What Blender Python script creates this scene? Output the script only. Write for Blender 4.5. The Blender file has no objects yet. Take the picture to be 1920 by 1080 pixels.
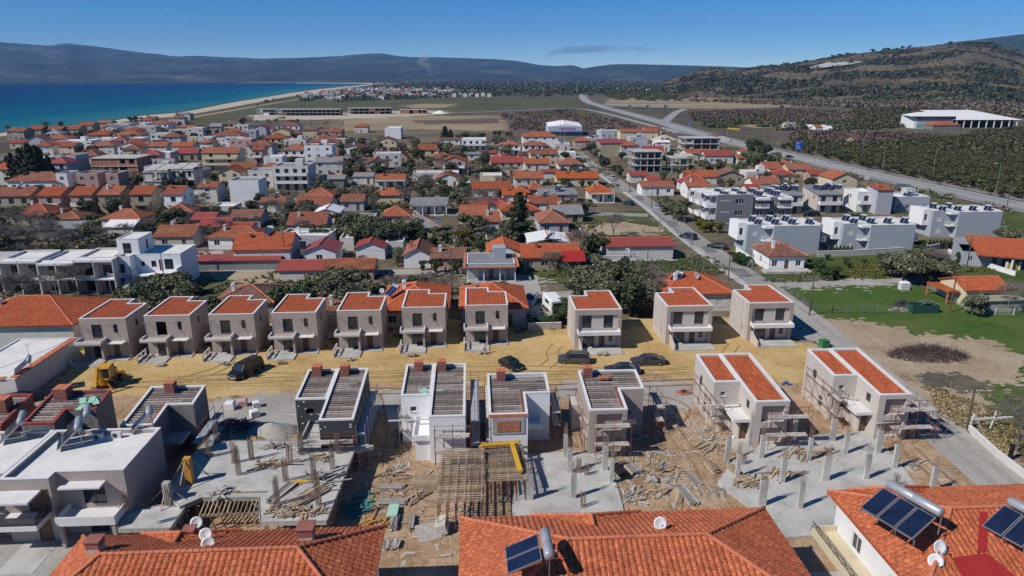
import bpy,math,random
import numpy as np
from mathutils import Vector,Matrix,noise as mnoise
R=math.radians
rnd=random.Random(7)
scene=bpy.context.scene
COL=scene.collection
# ---------------------------------------------------------------- camera, light, exposure
CAM_Z,FPX,PITCH=38.0,1300.0,R(16.86)
cam=bpy.data.cameras.new('camera');cam.sensor_width=36;cam.lens=36*FPX/1920
cam.clip_start=0.5;cam.clip_end=60000
camo=bpy.data.objects.new('camera',cam);COL.objects.link(camo)
camo.location=(0,0,CAM_Z);camo.rotation_euler=(R(90)-PITCH,0,0)
scene.camera=camo
SUN_EL=R(43);SUN_AZ=R(61)
sd=Vector((math.sin(SUN_AZ)*math.cos(SUN_EL),math.cos(SUN_AZ)*math.cos(SUN_EL),-math.sin(SUN_EL)))
sun=bpy.data.lights.new('sun','SUN');sun.energy=4.3;sun.angle=R(0.5);sun.color=(1,.95,.88)
suno=bpy.data.objects.new('sun',sun);COL.objects.link(suno);suno.rotation_euler=sd.to_track_quat('-Z','Y').to_euler()
suno.location=(-60,-20,90)
world=bpy.data.worlds.new('World');scene.world=world;world.use_nodes=True
wn=world.node_tree;wn.nodes.clear()
sky=wn.nodes.new('ShaderNodeTexSky');sky.sky_type='NISHITA';sky.sun_disc=False
sky.sun_elevation=SUN_EL;sky.sun_rotation=SUN_AZ+math.pi
sky.altitude=4500;sky.air_density=1.0;sky.dust_density=0.0;sky.ozone_density=3.2
bg=wn.nodes.new('ShaderNodeBackground');bg.inputs[1].default_value=0.088
wo=wn.nodes.new('ShaderNodeOutputWorld')
hs=wn.nodes.new('ShaderNodeHueSaturation');hs.inputs['Saturation'].default_value=1.42;wn.links.new(sky.outputs[0],hs.inputs['Color']);wn.links.new(hs.outputs[0],bg.inputs[0]);wn.links.new(bg.outputs[0],wo.inputs[0])
scene.view_settings.view_transform='Standard';scene.view_settings.look='None'
scene.view_settings.exposure=0.16;scene.view_settings.gamma=1.0
scene.render.engine='CYCLES'
scene.cycles.volume_bounces=0;scene.cycles.max_bounces=6;scene.cycles.transparent_max_bounces=8
try:
    scene.cycles.volume_max_steps=64
except Exception:pass
def G(px,py,z=0.0):
    """world point at height z seen at pixel px,py of the 1920x1080 photograph"""
    cx=(px-960)/FPX;cy=(540-py)/FPX
    dx,dy,dz=cx,math.cos(PITCH)+cy*math.sin(PITCH),-math.sin(PITCH)+cy*math.cos(PITCH)
    t=(z-CAM_Z)/dz
    return Vector((dx*t,dy*t,z))
def P(w):
    """pixel of a world point"""
    x,y,z=w[0],w[1],w[2]-CAM_Z
    d=y*math.cos(PITCH)-z*math.sin(PITCH);u=y*math.sin(PITCH)+z*math.cos(PITCH)
    return(960+FPX*x/d,540-FPX*u/d)
def MPP(px,py,z=0.0):
    """metres per pixel there"""
    w=G(px,py,z)
    return(w.y*math.cos(PITCH)+(CAM_Z-z)*math.sin(PITCH))/FPX
GR=R(3.2)
# ---------------------------------------------------------------- materials
_M={}
def _nt(name):
    m=bpy.data.materials.new(name);m.use_nodes=True
    nt=m.node_tree;b=nt.nodes['Principled BSDF']
    return m,nt,b
def node(nt,t,**k):
    n=nt.nodes.new(t)
    for a,v in k.items():
        if a in n.inputs.keys():n.inputs[a].default_value=v
        else:setattr(n,a,v)
    return n
def ramp(nt,src,stops):
    r=nt.nodes.new('ShaderNodeValToRGB');e=r.color_ramp.elements
    while len(e)<len(stops):e.new(0.5)
    for i,(p,c)in enumerate(stops):
        e[i].position=p;e[i].color=(*c,1)if len(c)==3 else c
    nt.links.new(src,r.inputs[0]);return r.outputs[0]
def mixc(nt,f,a,b,mode='MIX'):
    m=nt.nodes.new('ShaderNodeMix');m.data_type='RGBA';m.blend_type=mode
    for s,v in((m.inputs[0],f),(m.inputs[6],a),(m.inputs[7],b)):
        if hasattr(v,'default_value')or hasattr(v,'is_linked'):nt.links.new(v,s)
        elif isinstance(v,(int,float)):s.default_value=v
        else:s.default_value=(*v,1)
    return m.outputs[2]
def coords(nt,kind='Object',scale=(1,1,1),rot=0):
    tc=nt.nodes.new('ShaderNodeTexCoord');mp=nt.nodes.new('ShaderNodeMapping')
    mp.inputs['Scale'].default_value=scale;mp.inputs['Rotation'].default_value=(0,0,rot)
    if kind=='World':
        g=nt.nodes.new('ShaderNodeNewGeometry');nt.links.new(g.outputs['Position'],mp.inputs[0])
    else:nt.links.new(tc.outputs[kind],mp.inputs[0])
    return mp.outputs[0]
def noi(nt,co,s,det=3,ro=0.55,out=0):
    n=nt.nodes.new('ShaderNodeTexNoise');n.inputs['Scale'].default_value=s
    n.inputs['Detail'].default_value=det;n.inputs['Roughness'].default_value=ro
    nt.links.new(co,n.inputs['Vector']);return n.outputs[out]
def mth(nt,op,a,b=None):
    m=nt.nodes.new('ShaderNodeMath');m.operation=op
    for i,v in enumerate((a,b)):
        if v is None:continue
        if isinstance(v,(int,float)):m.inputs[i].default_value=v
        else:nt.links.new(v,m.inputs[i])
    return m.outputs[0]
def bump(nt,b,h,s=0.3,d=0.05):
    n=nt.nodes.new('ShaderNodeBump');n.inputs['Strength'].default_value=s;n.inputs['Distance'].default_value=d
    nt.links.new(h,n.inputs['Height']);nt.links.new(n.outputs[0],b.inputs['Normal'])
def shade(c,k):return tuple(max(0,min(1,x*k))for x in c)
def mat(name,c,rough=0.85,var=0.12,sc=0.6,kind='World',metal=0.0,grime=0.0,rnd_obj=0.0,bmp=0.0,spec=None,fine=8):
    """painted / plastered / plain surface with mottling"""
    if name in _M:return _M[name]
    m,nt,b=_nt(name)
    co=coords(nt,kind)
    n1=noi(nt,co,sc,4);n2=noi(nt,co,sc*fine,3)
    mixn=mth(nt,'ADD',mth(nt,'MULTIPLY',n1,.65),mth(nt,'MULTIPLY',n2,.35))
    col=ramp(nt,mixn,[(0.32,shade(c,1-var*1.6)),(0.5,c),(0.68,shade(c,1+var))])
    if grime:
        g=ramp(nt,noi(nt,coords(nt,kind,(1,1,.25)),.9,5,.65),[(0.45,(0,0,0)),(0.75,(1,1,1))])
        col=mixc(nt,mth(nt,'MULTIPLY',g,grime),col,shade(c,.45))
    if rnd_obj:
        oi=nt.nodes.new('ShaderNodeObjectInfo')
        hv=nt.nodes.new('ShaderNodeHueSaturation')
        nt.links.new(mth(nt,'ADD',mth(nt,'MULTIPLY',oi.outputs['Random'],rnd_obj),1-rnd_obj/2),hv.inputs['Value'])
        nt.links.new(col,hv.inputs['Color']);col=hv.outputs[0]
    nt.links.new(col,b.inputs['Base Color']);b.inputs['Roughness'].default_value=rough;b.inputs['Metallic'].default_value=metal
    if spec is not None:b.inputs['Specular IOR Level'].default_value=spec
    if bmp:bump(nt,b,n2,bmp,.05)
    _M[name]=m;return m
def mat_ground(name,stops,sc=.12,sc2=1.2,bmp=.5,rough=.95,sc3=None,w2=.4):
    """earth, grass, gravel: a colour ramp over two noises in world space"""
    if name in _M:return _M[name]
    m,nt,b=_nt(name)
    co=coords(nt,'World')
    a=noi(nt,co,sc,6,.62);c=noi(nt,co,sc2,5,.7)
    f=mth(nt,'ADD',mth(nt,'MULTIPLY',a,1-w2),mth(nt,'MULTIPLY',c,w2))
    col=ramp(nt,f,stops)
    v=ramp(nt,noi(nt,co,sc2*5,3,.7),[(0.3,(.78,.78,.78)),(.7,(1.18,1.18,1.18))])
    col=mixc(nt,1.0,col,v,'MULTIPLY')
    nt.links.new(col,b.inputs['Base Color']);b.inputs['Roughness'].default_value=rough
    b.inputs['Specular IOR Level'].default_value=.15
    if bmp:bump(nt,b,c,bmp,.15)
    _M[name]=m;return m
def mat_tile(name,c,pitch=.42,row=.40,dirt=.35,wave=True,rnd_obj=0.0):
    """clay tiles by the face's own metres (UV): u along the eave, v down the slope"""
    if name in _M:return _M[name]
    m,nt,b=_nt(name)
    uv=coords(nt,'UV');br=nt.nodes.new('ShaderNodeTexBrick')
    nt.links.new(uv,br.inputs['Vector']);br.offset=0.0;br.squash=1
    br.inputs['Scale'].default_value=1;br.inputs['Brick Width'].default_value=pitch;br.inputs['Row Height'].default_value=row
    br.inputs['Mortar Size'].default_value=.025;br.inputs['Bias'].default_value=0
    br.inputs['Color1'].default_value=(*shade(c,.80),1);br.inputs['Color2'].default_value=(*shade(c,1.2),1)
    br.inputs['Mortar'].default_value=(*shade(c,.42),1)
    w=coords(nt,'World')
    n=ramp(nt,noi(nt,w,.55,5,.65),[(.38,shade((.55,.42,.36),1)),(.62,(1,1,1))])
    col=mixc(nt,dirt,br.outputs['Color'],mixc(nt,1.0,br.outputs['Color'],n,'MULTIPLY'))
    if rnd_obj:
        oi=nt.nodes.new('ShaderNodeObjectInfo');hv=nt.nodes.new('ShaderNodeHueSaturation')
        nt.links.new(mth(nt,'ADD',mth(nt,'MULTIPLY',oi.outputs['Random'],rnd_obj),1-rnd_obj*.6),hv.inputs['Value'])
        nt.links.new(mth(nt,'ADD',mth(nt,'MULTIPLY',oi.outputs['Random'],.25),.8),hv.inputs['Saturation'])
        nt.links.new(col,hv.inputs['Color']);col=hv.outputs[0]
    nt.links.new(col,b.inputs['Base Color']);b.inputs['Roughness'].default_value=.8;b.inputs['Specular IOR Level'].default_value=.25
    if not wave:
        gi=nt.nodes.new('ShaderNodeNewGeometry');ri=ramp(nt,gi.outputs['Random Per Island'],[(0,(.84,.81,.79)),(.5,(1,1,1)),(1,(1.1,1.15,1.18))])
        nt.links.new(mixc(nt,1.0,col,ri,'MULTIPLY'),b.inputs['Base Color'])
    if wave:
        sx=nt.nodes.new('ShaderNodeSeparateXYZ');nt.links.new(uv,sx.inputs[0])
        s=mth(nt,'SINE',mth(nt,'MULTIPLY',sx.outputs[0],2*math.pi/pitch))
        fr=mth(nt,'FRACT',mth(nt,'MULTIPLY',sx.outputs[1],1/row))
        bump(nt,b,mth(nt,'ADD',s,mth(nt,'MULTIPLY',fr,.7)),.9,.06)
    _M[name]=m;return m
def mat_brick(name,c,mortar,bw=.33,rh=.2,ms=.012):
    if name in _M:return _M[name]
    m,nt,b=_nt(name)
    uv=coords(nt,'UV');br=nt.nodes.new('ShaderNodeTexBrick');nt.links.new(uv,br.inputs['Vector'])
    br.inputs['Scale'].default_value=1;br.inputs['Brick Width'].default_value=bw;br.inputs['Row Height'].default_value=rh
    br.inputs['Mortar Size'].default_value=ms
    br.inputs['Color1'].default_value=(*shade(c,.75),1);br.inputs['Color2'].default_value=(*shade(c,1.2),1)
    br.inputs['Mortar'].default_value=(*mortar,1)
    n=ramp(nt,noi(nt,coords(nt,'World'),.8,4),[(.3,(.75,.75,.75)),(.7,(1.1,1.1,1.1))])
    nt.links.new(mixc(nt,1.0,br.outputs['Color'],n,'MULTIPLY'),b.inputs['Base Color'])
    b.inputs['Roughness'].default_value=.9;bump(nt,b,br.outputs['Fac'],-.4,.02)
    _M[name]=m;return m
def mat_wood(name,c,sc=1.0):
    if name in _M:return _M[name]
    m,nt,b=_nt(name)
    co=coords(nt,'World');oi=nt.nodes.new('ShaderNodeNewGeometry')
    col=ramp(nt,oi.outputs['Random Per Island'],[(0,shade(c,.45)),(.5,c),(1,shade(c,1.45))])
    n=ramp(nt,noi(nt,co,3*sc,4),[(.3,(.72,.72,.72)),(.7,(1.15,1.15,1.15))])
    nt.links.new(mixc(nt,1.0,col,n,'MULTIPLY'),b.inputs['Base Color']);b.inputs['Roughness'].default_value=.85
    _M[name]=m;return m
def mat_leaf(name,c,c2,sc=.5,rnd_obj=.35):
    if name in _M:return _M[name]
    m,nt,b=_nt(name)
    g=nt.nodes.new('ShaderNodeNewGeometry')
    a=ramp(nt,g.outputs['Random Per Island'],[(0,shade(c,.6)),(.55,c),(1,c2)])
    n=ramp(nt,noi(nt,coords(nt,'Object'),sc,3),[(.35,(.62,.66,.6)),(.65,(1.25,1.2,1.15))])
    col=mixc(nt,1.0,a,n,'MULTIPLY')
    oi=nt.nodes.new('ShaderNodeObjectInfo');hv=nt.nodes.new('ShaderNodeHueSaturation')
    nt.links.new(mth(nt,'ADD',mth(nt,'MULTIPLY',oi.outputs['Random'],rnd_obj),1-rnd_obj/2),hv.inputs['Value'])
    nt.links.new(mth(nt,'ADD',mth(nt,'MULTIPLY',oi.outputs['Random'],.05),.475),hv.inputs['Hue'])
    nt.links.new(col,hv.inputs['Color'])
    nt.links.new(hv.outputs[0],b.inputs['Base Color']);b.inputs['Roughness'].default_value=.75
    b.inputs['Specular IOR Level'].default_value=.25
    _M[name]=m;return m
# ---------------------------------------------------------------- mesh builder
class MB:
    def __init__(s,mats=None):s.v=[];s.f=[];s.mi=[];s.cur=0;s.T=None;s.mats=mats or[]
    def m(s,i):s.cur=i;return s
    def add(s,vs,fs):
        o=len(s.v)
        if s.T is not None:vs=[tuple(s.T@Vector(p))for p in vs]
        s.v.extend(vs)
        for f in fs:s.f.append(tuple(i+o for i in f));s.mi.append(s.cur)
        return s
    def quad(s,a,b,c,d):return s.add([tuple(a),tuple(b),tuple(c),tuple(d)],[(0,1,2,3)])
    def poly(s,pts):return s.add([tuple(p)for p in pts],[tuple(range(len(pts)))])
    def box(s,x0,y0,z0,x1,y1,z1):
        if x0>x1:x0,x1=x1,x0
        if y0>y1:y0,y1=y1,y0
        if z0>z1:z0,z1=z1,z0
        v=[(x0,y0,z0),(x1,y0,z0),(x1,y1,z0),(x0,y1,z0),(x0,y0,z1),(x1,y0,z1),(x1,y1,z1),(x0,y1,z1)]
        return s.add(v,[(0,3,2,1),(4,5,6,7),(0,1,5,4),(1,2,6,5),(2,3,7,6),(3,0,4,7)])
    def bbox(s,x0,y0,z0,x1,y1,z1,c=.05):
        """box with chamfered top edges"""
        s.prism([(x0,y0),(x1,y0),(x1,y1),(x0,y1)],z0,z1-c)
        a=[(x0,y0),(x1,y0),(x1,y1),(x0,y1)];b=[(x0+c,y0+c),(x1-c,y0+c),(x1-c,y1-c),(x0+c,y1-c)]
        s.add([(*p,z1-c)for p in a]+[(*p,z1)for p in b],[(i,(i+1)%4,4+(i+1)%4,4+i)for i in range(4)]+[(4,5,6,7)])
        return s
    def prism(s,pts,z0,z1,bottom=True,top=True):
        n=len(pts);v=[(p[0],p[1],z0)for p in pts]+[(p[0],p[1],z1)for p in pts]
        f=[(i,(i+1)%n,n+(i+1)%n,n+i)for i in range(n)]
        if top:f.append(tuple(range(n,2*n)))
        if bottom:f.append(tuple(reversed(range(n))))
        return s.add(v,f)
    def beam(s,a,b,w,h=None):
        h=h or w;a=Vector(a);b=Vector(b);d=b-a
        if d.length<1e-6:return s
        d.normalize();up=Vector((0,0,1))if abs(d.z)<.95 else Vector((1,0,0))
        x=d.cross(up).normalized()*w/2;y=x.cross(d).normalized()*h/2
        v=[a-x-y,a+x-y,a+x+y,a-x+y,b-x-y,b+x-y,b+x+y,b-x+y]
        return s.add([tuple(p)for p in v],[(0,1,2,3),(7,6,5,4),(0,4,5,1),(1,5,6,2),(2,6,7,3),(3,7,4,0)])
    def tube(s,a,b,r,n=8,r2=None,cap=True):
        r2=r if r2 is None else r2;a=Vector(a);b=Vector(b);d=b-a
        if d.length<1e-6:return s
        d.normalize();up=Vector((0,0,1))if abs(d.z)<.95 else Vector((1,0,0))
        x=d.cross(up).normalized();y=x.cross(d).normalized();v=[]
        for c,rr in((a,r),(b,r2)):
            for i in range(n):
                t=2*math.pi*i/n;v.append(tuple(c+x*math.cos(t)*rr+y*math.sin(t)*rr))
        f=[(i,i+n,(i+1)%n+n,(i+1)%n)for i in range(n)]
        if cap:f+=[tuple(range(n)),tuple(reversed(range(n,2*n)))]
        return s.add(v,f)
    def lathe(s,c,prof,n=12):
        v=[];f=[]
        for(r,z)in prof:
            for i in range(n):
                t=2*math.pi*i/n;v.append((c[0]+r*math.cos(t),c[1]+r*math.sin(t),c[2]+z))
        for k in range(len(prof)-1):
            for i in range(n):
                j=(i+1)%n;f.append((k*n+i,k*n+j,(k+1)*n+j,(k+1)*n+i))
        return s.add(v,f)
    def mesh(s,name,mats,uv=True,smooth=False):
        me=bpy.data.meshes.new(name);me.from_pydata(s.v,[],s.f)
        mats=mats if isinstance(mats,(list,tuple))else[mats]
        for m in mats:me.materials.append(m)
        if len(mats)>1:me.polygons.foreach_set('material_index',s.mi)
        if smooth:me.polygons.foreach_set('use_smooth',[True]*len(s.f))
        if uv and s.f:
            V=s.v;out=[]
            for f in s.f:
                a=Vector(V[f[0]]);nrm=Vector((0,0,0))
                for i in range(1,len(f)-1):nrm+=(Vector(V[f[i]])-a).cross(Vector(V[f[i+1]])-a)
                if nrm.length<1e-9:out.extend([0.0,0.0]*len(f));continue
                nrm.normalize()
                if abs(nrm.z)>.999:t=Vector((1,0,0));w=Vector((0,1,0))
                else:t=Vector((0,0,1)).cross(nrm).normalized();w=nrm.cross(t)
                for i in f:
                    p=Vector(V[i]);out.append(p.dot(t));out.append(p.dot(w))
            l=me.uv_layers.new(name='UVMap');l.data.foreach_set('uv',out)
        me.update();return me
    def build(s,name,mats,parent=None,uv=True,smooth=False):
        return link(name,s.mesh(name,mats,uv,smooth),parent)
def link(name,me,parent=None,loc=None,rz=None,sc=None):
    o=bpy.data.objects.new(name,me);COL.objects.link(o)
    if parent is not None:o.parent=parent
    if loc is not None:o.location=loc
    if rz is not None:o.rotation_euler=(0,0,rz)
    if sc is not None:o.scale=sc if isinstance(sc,(tuple,list))else(sc,sc,sc)
    return o
def tag(o,label=None,cat=None,group=None,kind=None):
    for k,v in(('label',label),('category',cat),('group',group),('kind',kind)):
        if v:o[k]=v
    return o
def thing(name,label,cat,loc=(0,0,0),rz=0.0,group=None,sc=None):
    o=link(name,None,None,loc,rz,sc);return tag(o,label,cat,group)
def copy_tree(o,parent=None):
    c=o.copy();COL.objects.link(c)
    if parent is not None:c.parent=parent
    for ch in KIDS.get(o.name)or o.children:copy_tree(ch,c)
    return c
KIDS={}
def inset(pts,t):
    """offset a CCW polygon inwards by t"""
    n=len(pts);out=[]
    for i in range(n):
        p0,p1,p2=Vector(pts[i-1][:2]),Vector(pts[i][:2]),Vector(pts[(i+1)%n][:2])
        d1=(p1-p0).normalized();d2=(p2-p1).normalized()
        n1=Vector((-d1.y,d1.x));n2=Vector((-d2.y,d2.x))
        k=1+n1.dot(n2);out.append(tuple(p1+(n1+n2)*(t/max(k,.2))))
    return out
def ring(mb,outer,inner,z0,z1):
    n=len(outer)
    v=[(*p,z0)for p in outer]+[(*p,z1)for p in outer]+[(*p,z1)for p in inner]+[(*p,z0)for p in inner]
    f=[]
    for i in range(n):
        j=(i+1)%n
        f+=[(i,j,n+j,n+i),(n+i,n+j,2*n+j,2*n+i),(2*n+i,2*n+j,3*n+j,3*n+i),(3*n+i,3*n+j,j,i)]
    mb.add(v,f)
# ---------------------------------------------------------------- palette
C_beige=(.40,.35,.31)
M_stucco=mat('stucco beige',(.375,.315,.28),var=.06,sc=.35,grime=.10,rnd_obj=.06)
M_stucco_l=mat('stucco light',(.50,.45,.41),var=.05,grime=.08)
M_white=mat('white paint',(.70,.70,.70),var=.04,grime=.10)
M_white_new=mat('fresh white plaster',(.74,.74,.75),var=.03,grime=.06)
M_coping=mat('white coping',(.66,.65,.64),var=.06,sc=1.2,grime=.12)
M_conc=mat('concrete',(.36,.35,.33),var=.16,sc=.5,grime=.22,bmp=.2)
M_conc_l=mat('pale concrete',(.45,.44,.41),var=.24,sc=.45,grime=.42,bmp=.2,fine=11)
M_conc_d=mat('dark concrete',(.19,.185,.18),var=.2,sc=.7,grime=.2)
M_deck=mat('membrane white',(.68,.66,.63),var=.10,sc=.35,grime=.20)
M_glass=mat('window glass',(.020,.028,.036),rough=.08,var=.3,sc=.8,spec=.8)
M_frame_w=mat('white frame',(.6,.6,.6),rough=.5,var=.03)
M_frame_d=mat('dark frame',(.05,.052,.055),rough=.45,var=.05)
M_door_b=mat('brown door',(.13,.07,.04),rough=.6,var=.12)
M_open_shade=mat('painted opening shade',(.02,.02,.02),var=.2)
M_tile=mat_tile('clay tiles',(.36,.095,.042),rnd_obj=.35)
M_tile_o=mat_tile('orange tiles',(.45,.125,.048),rnd_obj=.35)
M_tile_n=mat_tile('new red tiles',(.50,.095,.035),pitch=.36,row=.38,dirt=.15)
M_tile_old=mat_tile('weathered tiles',(.33,.135,.08),dirt=.7,rnd_obj=.3)
M_tile_big=mat_tile('foreground tiles',(.44,.105,.042),pitch=.42,row=.40,dirt=.45,wave=False)
M_tile_c=mat('tile ridge caps',(.52,.165,.085),var=.2,sc=2,grime=.15)
M_tile_str=mat_tile('laid tiles',(.50,.125,.050),pitch=.30,row=.36,dirt=.25,wave=False)
M_redmetal=mat('red sheet roof',(.29,.06,.045),rough=.5,var=.1)
M_greyroof=mat('grey sheet roof',(.22,.225,.23),rough=.7,var=.15,grime=.3)
M_brick=mat_brick('hollow brick',(.42,.13,.06),(.30,.27,.24))
M_brick_r=mat_brick('red brick',(.33,.075,.05),(.25,.2,.17),bw=.25,rh=.09,ms=.012)
M_metal=mat('galvanised steel',(.42,.43,.44),rough=.4,var=.1,metal=.7)
M_steel_d=mat('dark steel',(.06,.06,.065),rough=.5,var=.15)
M_rust=mat('rusty scaffold',(.17,.055,.035),rough=.8,var=.3,sc=3)
M_rebar=mat('rebar',(.20,.14,.11),rough=.85,var=.3,sc=3)
M_wood=mat_wood('timber',(.36,.27,.18))
M_wood_g=mat_wood('grey timber',(.36,.335,.30))
M_wood_o=mat_wood('orange board',(.50,.24,.045))
M_batten=mat_wood('roof battens',(.34,.285,.25))
M_scrub=mat_leaf('hill scrub leaves',(.045,.052,.028),(.105,.105,.058))
M_reed=mat_leaf('dry reeds',(.24,.18,.10),(.40,.32,.20))
M_deckb=mat('roof boarding',(.10,.075,.065),var=.3,sc=2)
M_yellow=mat('yellow formwork',(.62,.36,.02),rough=.6,var=.12)
M_yellowp=mat('machine yellow',(.62,.30,.012),rough=.35,var=.12,grime=.2)
M_bluep=mat('solar panel glass',(.012,.02,.05),rough=.12,var=.25,sc=.8,spec=.7)
M_tank=mat('solar tank',(.36,.38,.41),rough=.45,var=.06,metal=.3)
M_dish=mat('dish white',(.72,.72,.72),rough=.45,var=.04)
M_khaki=mat('khaki wall',(.34,.30,.21),var=.08,grime=.15)
M_cream=mat('cream wall',(.58,.50,.34),var=.06,grime=.12)
M_pink=mat('pink wall',(.40,.27,.25),var=.08,grime=.15)
M_lilac=mat('lilac grey wall',(.40,.41,.46),var=.05,grime=.12)
M_bluegrey=mat('blue grey wall',(.33,.36,.40),var=.04,grime=.06)
M_slate=mat('slate grey wall',(.17,.175,.19),var=.06,grime=.08)
M_offw=mat('off white wall',(.58,.565,.53),var=.07,grime=.2)
M_trunk=mat('bark',(.10,.08,.065),var=.3,sc=4,kind='Object')
M_bare=mat('bare twigs',(.17,.145,.13),var=.3,sc=2,kind='Object',rnd_obj=.3)
M_olive=mat_leaf('olive leaves',(.115,.125,.070),(.25,.26,.175))
M_ever=mat_leaf('evergreen leaves',(.045,.064,.030),(.13,.155,.075))
M_shrub=mat_leaf('shrub leaves',(.04,.07,.025),(.10,.14,.05))
M_yshrub=mat_leaf('yellow green leaves',(.12,.12,.02),(.26,.23,.04))
M_orch=mat_leaf('orchard leaves',(.068,.078,.036),(.15,.152,.078))
M_palm=mat_leaf('palm leaves',(.045,.06,.02),(.12,.12,.05))
M_brush=mat_leaf('dry brush',(.105,.08,.064),(.21,.17,.135))
M_mint=mat('mint insulation boards',(.33,.58,.45),var=.06)
M_teal=mat('teal netting',(.06,.22,.20),var=.3,sc=2)
M_bluecl=mat('blue tarp',(.03,.10,.30),rough=.5,var=.2)
M_black=mat('black plastic',(.015,.015,.017),rough=.4,var=.2)
M_tyre=mat('tyre rubber',(.02,.02,.02),rough=.9,var=.2)
M_rim=mat('wheel rim',(.35,.35,.36),rough=.35,metal=.8,var=.1)
M_redlt=mat('red lamp glass',(.35,.02,.02),rough=.3,var=.1)
M_hl=mat('headlamp glass',(.55,.56,.58),rough=.15,var=.1)
M_plate=mat('number plate white',(.7,.7,.7),rough=.5,var=.03)
M_stone=mat('stone wall',(.33,.31,.28),var=.3,sc=1.5,grime=.2,bmp=.5)
M_red=mat('bright red paint',(.34,.022,.02),rough=.55,var=.1)
MG_base=mat_ground('open ground',[(.30,(.060,.058,.030)),(.46,(.125,.105,.065)),(.56,(.19,.155,.105)),(.72,(.10,.095,.05))],sc=.03,sc2=.45)
MG_plain=mat_ground('plain fields',[(.30,(.055,.052,.035)),(.45,(.085,.078,.05)),(.55,(.13,.11,.08)),(.70,(.06,.06,.035))],sc=.004,sc2=.03,bmp=.1)
MG_grass=mat_ground('short grass',[(.32,(.040,.060,.014)),(.48,(.062,.090,.020)),(.58,(.105,.108,.040)),(.68,(.18,.15,.085))],sc=.10,sc2=1.5)
MG_lush=mat_ground('lush grass',[(.32,(.034,.062,.012)),(.48,(.060,.108,.020)),(.58,(.090,.125,.032)),(.68,(.15,.135,.06))],sc=.12,sc2=1.5)
MG_sand=mat_ground('yellow sand fill',[(.30,(.30,.19,.075)),(.46,(.46,.315,.13)),(.58,(.56,.40,.19)),(.72,(.38,.28,.15))],sc=.16,sc2=1.6,bmp=.8)
MG_dirt=mat_ground('brown building dirt',[(.30,(.15,.092,.052)),(.44,(.30,.195,.115)),(.54,(.42,.29,.18)),(.68,(.48,.40,.31))],sc=.22,sc2=1.8,bmp=.8)
MG_gravel=mat_ground('grey gravel',[(.30,(.24,.22,.19)),(.5,(.36,.34,.31)),(.7,(.46,.44,.41))],sc=.12,sc2=2.5,bmp=.5)
MG_tan=mat_ground('tan bare earth',[(.30,(.22,.155,.095)),(.5,(.36,.28,.19)),(.7,(.46,.39,.30))],sc=.14,sc2=1.4,bmp=.5)
MG_mud=mat_ground('damp mud',[(.3,(.05,.045,.03)),(.5,(.115,.10,.07)),(.7,(.20,.17,.11))],sc=.2,sc2=1.2,rough=.6)
MG_straw=mat_ground('dry straw field',[(.3,(.20,.155,.09)),(.5,(.29,.225,.135)),(.7,(.37,.29,.18))],sc=.012,sc2=.15,bmp=.1)
MG_mauve=mat_ground('bare orchard floor',[(.3,(.085,.060,.052)),(.5,(.125,.092,.078)),(.7,(.17,.13,.10))],sc=.02,sc2=.3,bmp=.2)
MG_field=mat_ground('green winter field',[(.3,(.062,.066,.030)),(.5,(.088,.092,.045)),(.7,(.13,.12,.07))],sc=.008,sc2=.08,bmp=.1)
MG_beach=mat_ground('beach sand',[(.3,(.36,.30,.22)),(.5,(.46,.40,.31)),(.7,(.54,.48,.39))],sc=.02,sc2=.2,bmp=.1)
MG_road=mat_ground('old asphalt',[(.3,(.215,.21,.195)),(.5,(.28,.275,.26)),(.7,(.34,.33,.31))],sc=.06,sc2=2.0,bmp=.1,rough=.9)
MG_hway=mat_ground('motorway asphalt',[(.3,(.24,.24,.24)),(.5,(.30,.30,.30)),(.7,(.35,.35,.345))],sc=.015,sc2=.8,bmp=0,rough=.9)
MG_hill=mat_ground('hill scrub floor',[(.28,(.045,.048,.022)),(.44,(.085,.075,.042)),(.54,(.15,.12,.075)),(.62,(.10,.10,.045)),(.74,(.24,.19,.125))],sc=.006,sc2=.05,bmp=.3)
MG_mtn=mat_ground('far mountain',[(.30,(.008,.019,.013)),(.44,(.018,.038,.022)),(.54,(.042,.060,.036)),(.66,(.13,.13,.10))],sc=.0022,sc2=.014,bmp=.4)
def water():
    m,nt,b=_nt('sea water')
    g=nt.nodes.new('ShaderNodeAttribute');g.attribute_name='depth'
    co=coords(nt,'World',(1,.35,1))
    n=noi(nt,co,.004,4)
    f=mth(nt,'ADD',g.outputs['Fac'],mth(nt,'MULTIPLY',mth(nt,'SUBTRACT',n,.5),.22))
    col=ramp(nt,f,[(0.0,(.035,.16,.17)),(.07,(.004,.095,.145)),(.25,(.001,.048,.115)),(.7,(.0005,.024,.088)),(1,(.0005,.018,.07))])
    nt.links.new(col,b.inputs['Base Color']);b.inputs['Roughness'].default_value=.45;b.inputs['IOR'].default_value=1.33
    b.inputs['Specular IOR Level'].default_value=.12
    bump(nt,b,noi(nt,coords(nt,'World'),.35,4),.35,.3)
    return m
M_water=water()
M_line=mat('road paint',(.62,.62,.6),var=.12,sc=.6,grime=.3)
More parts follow.
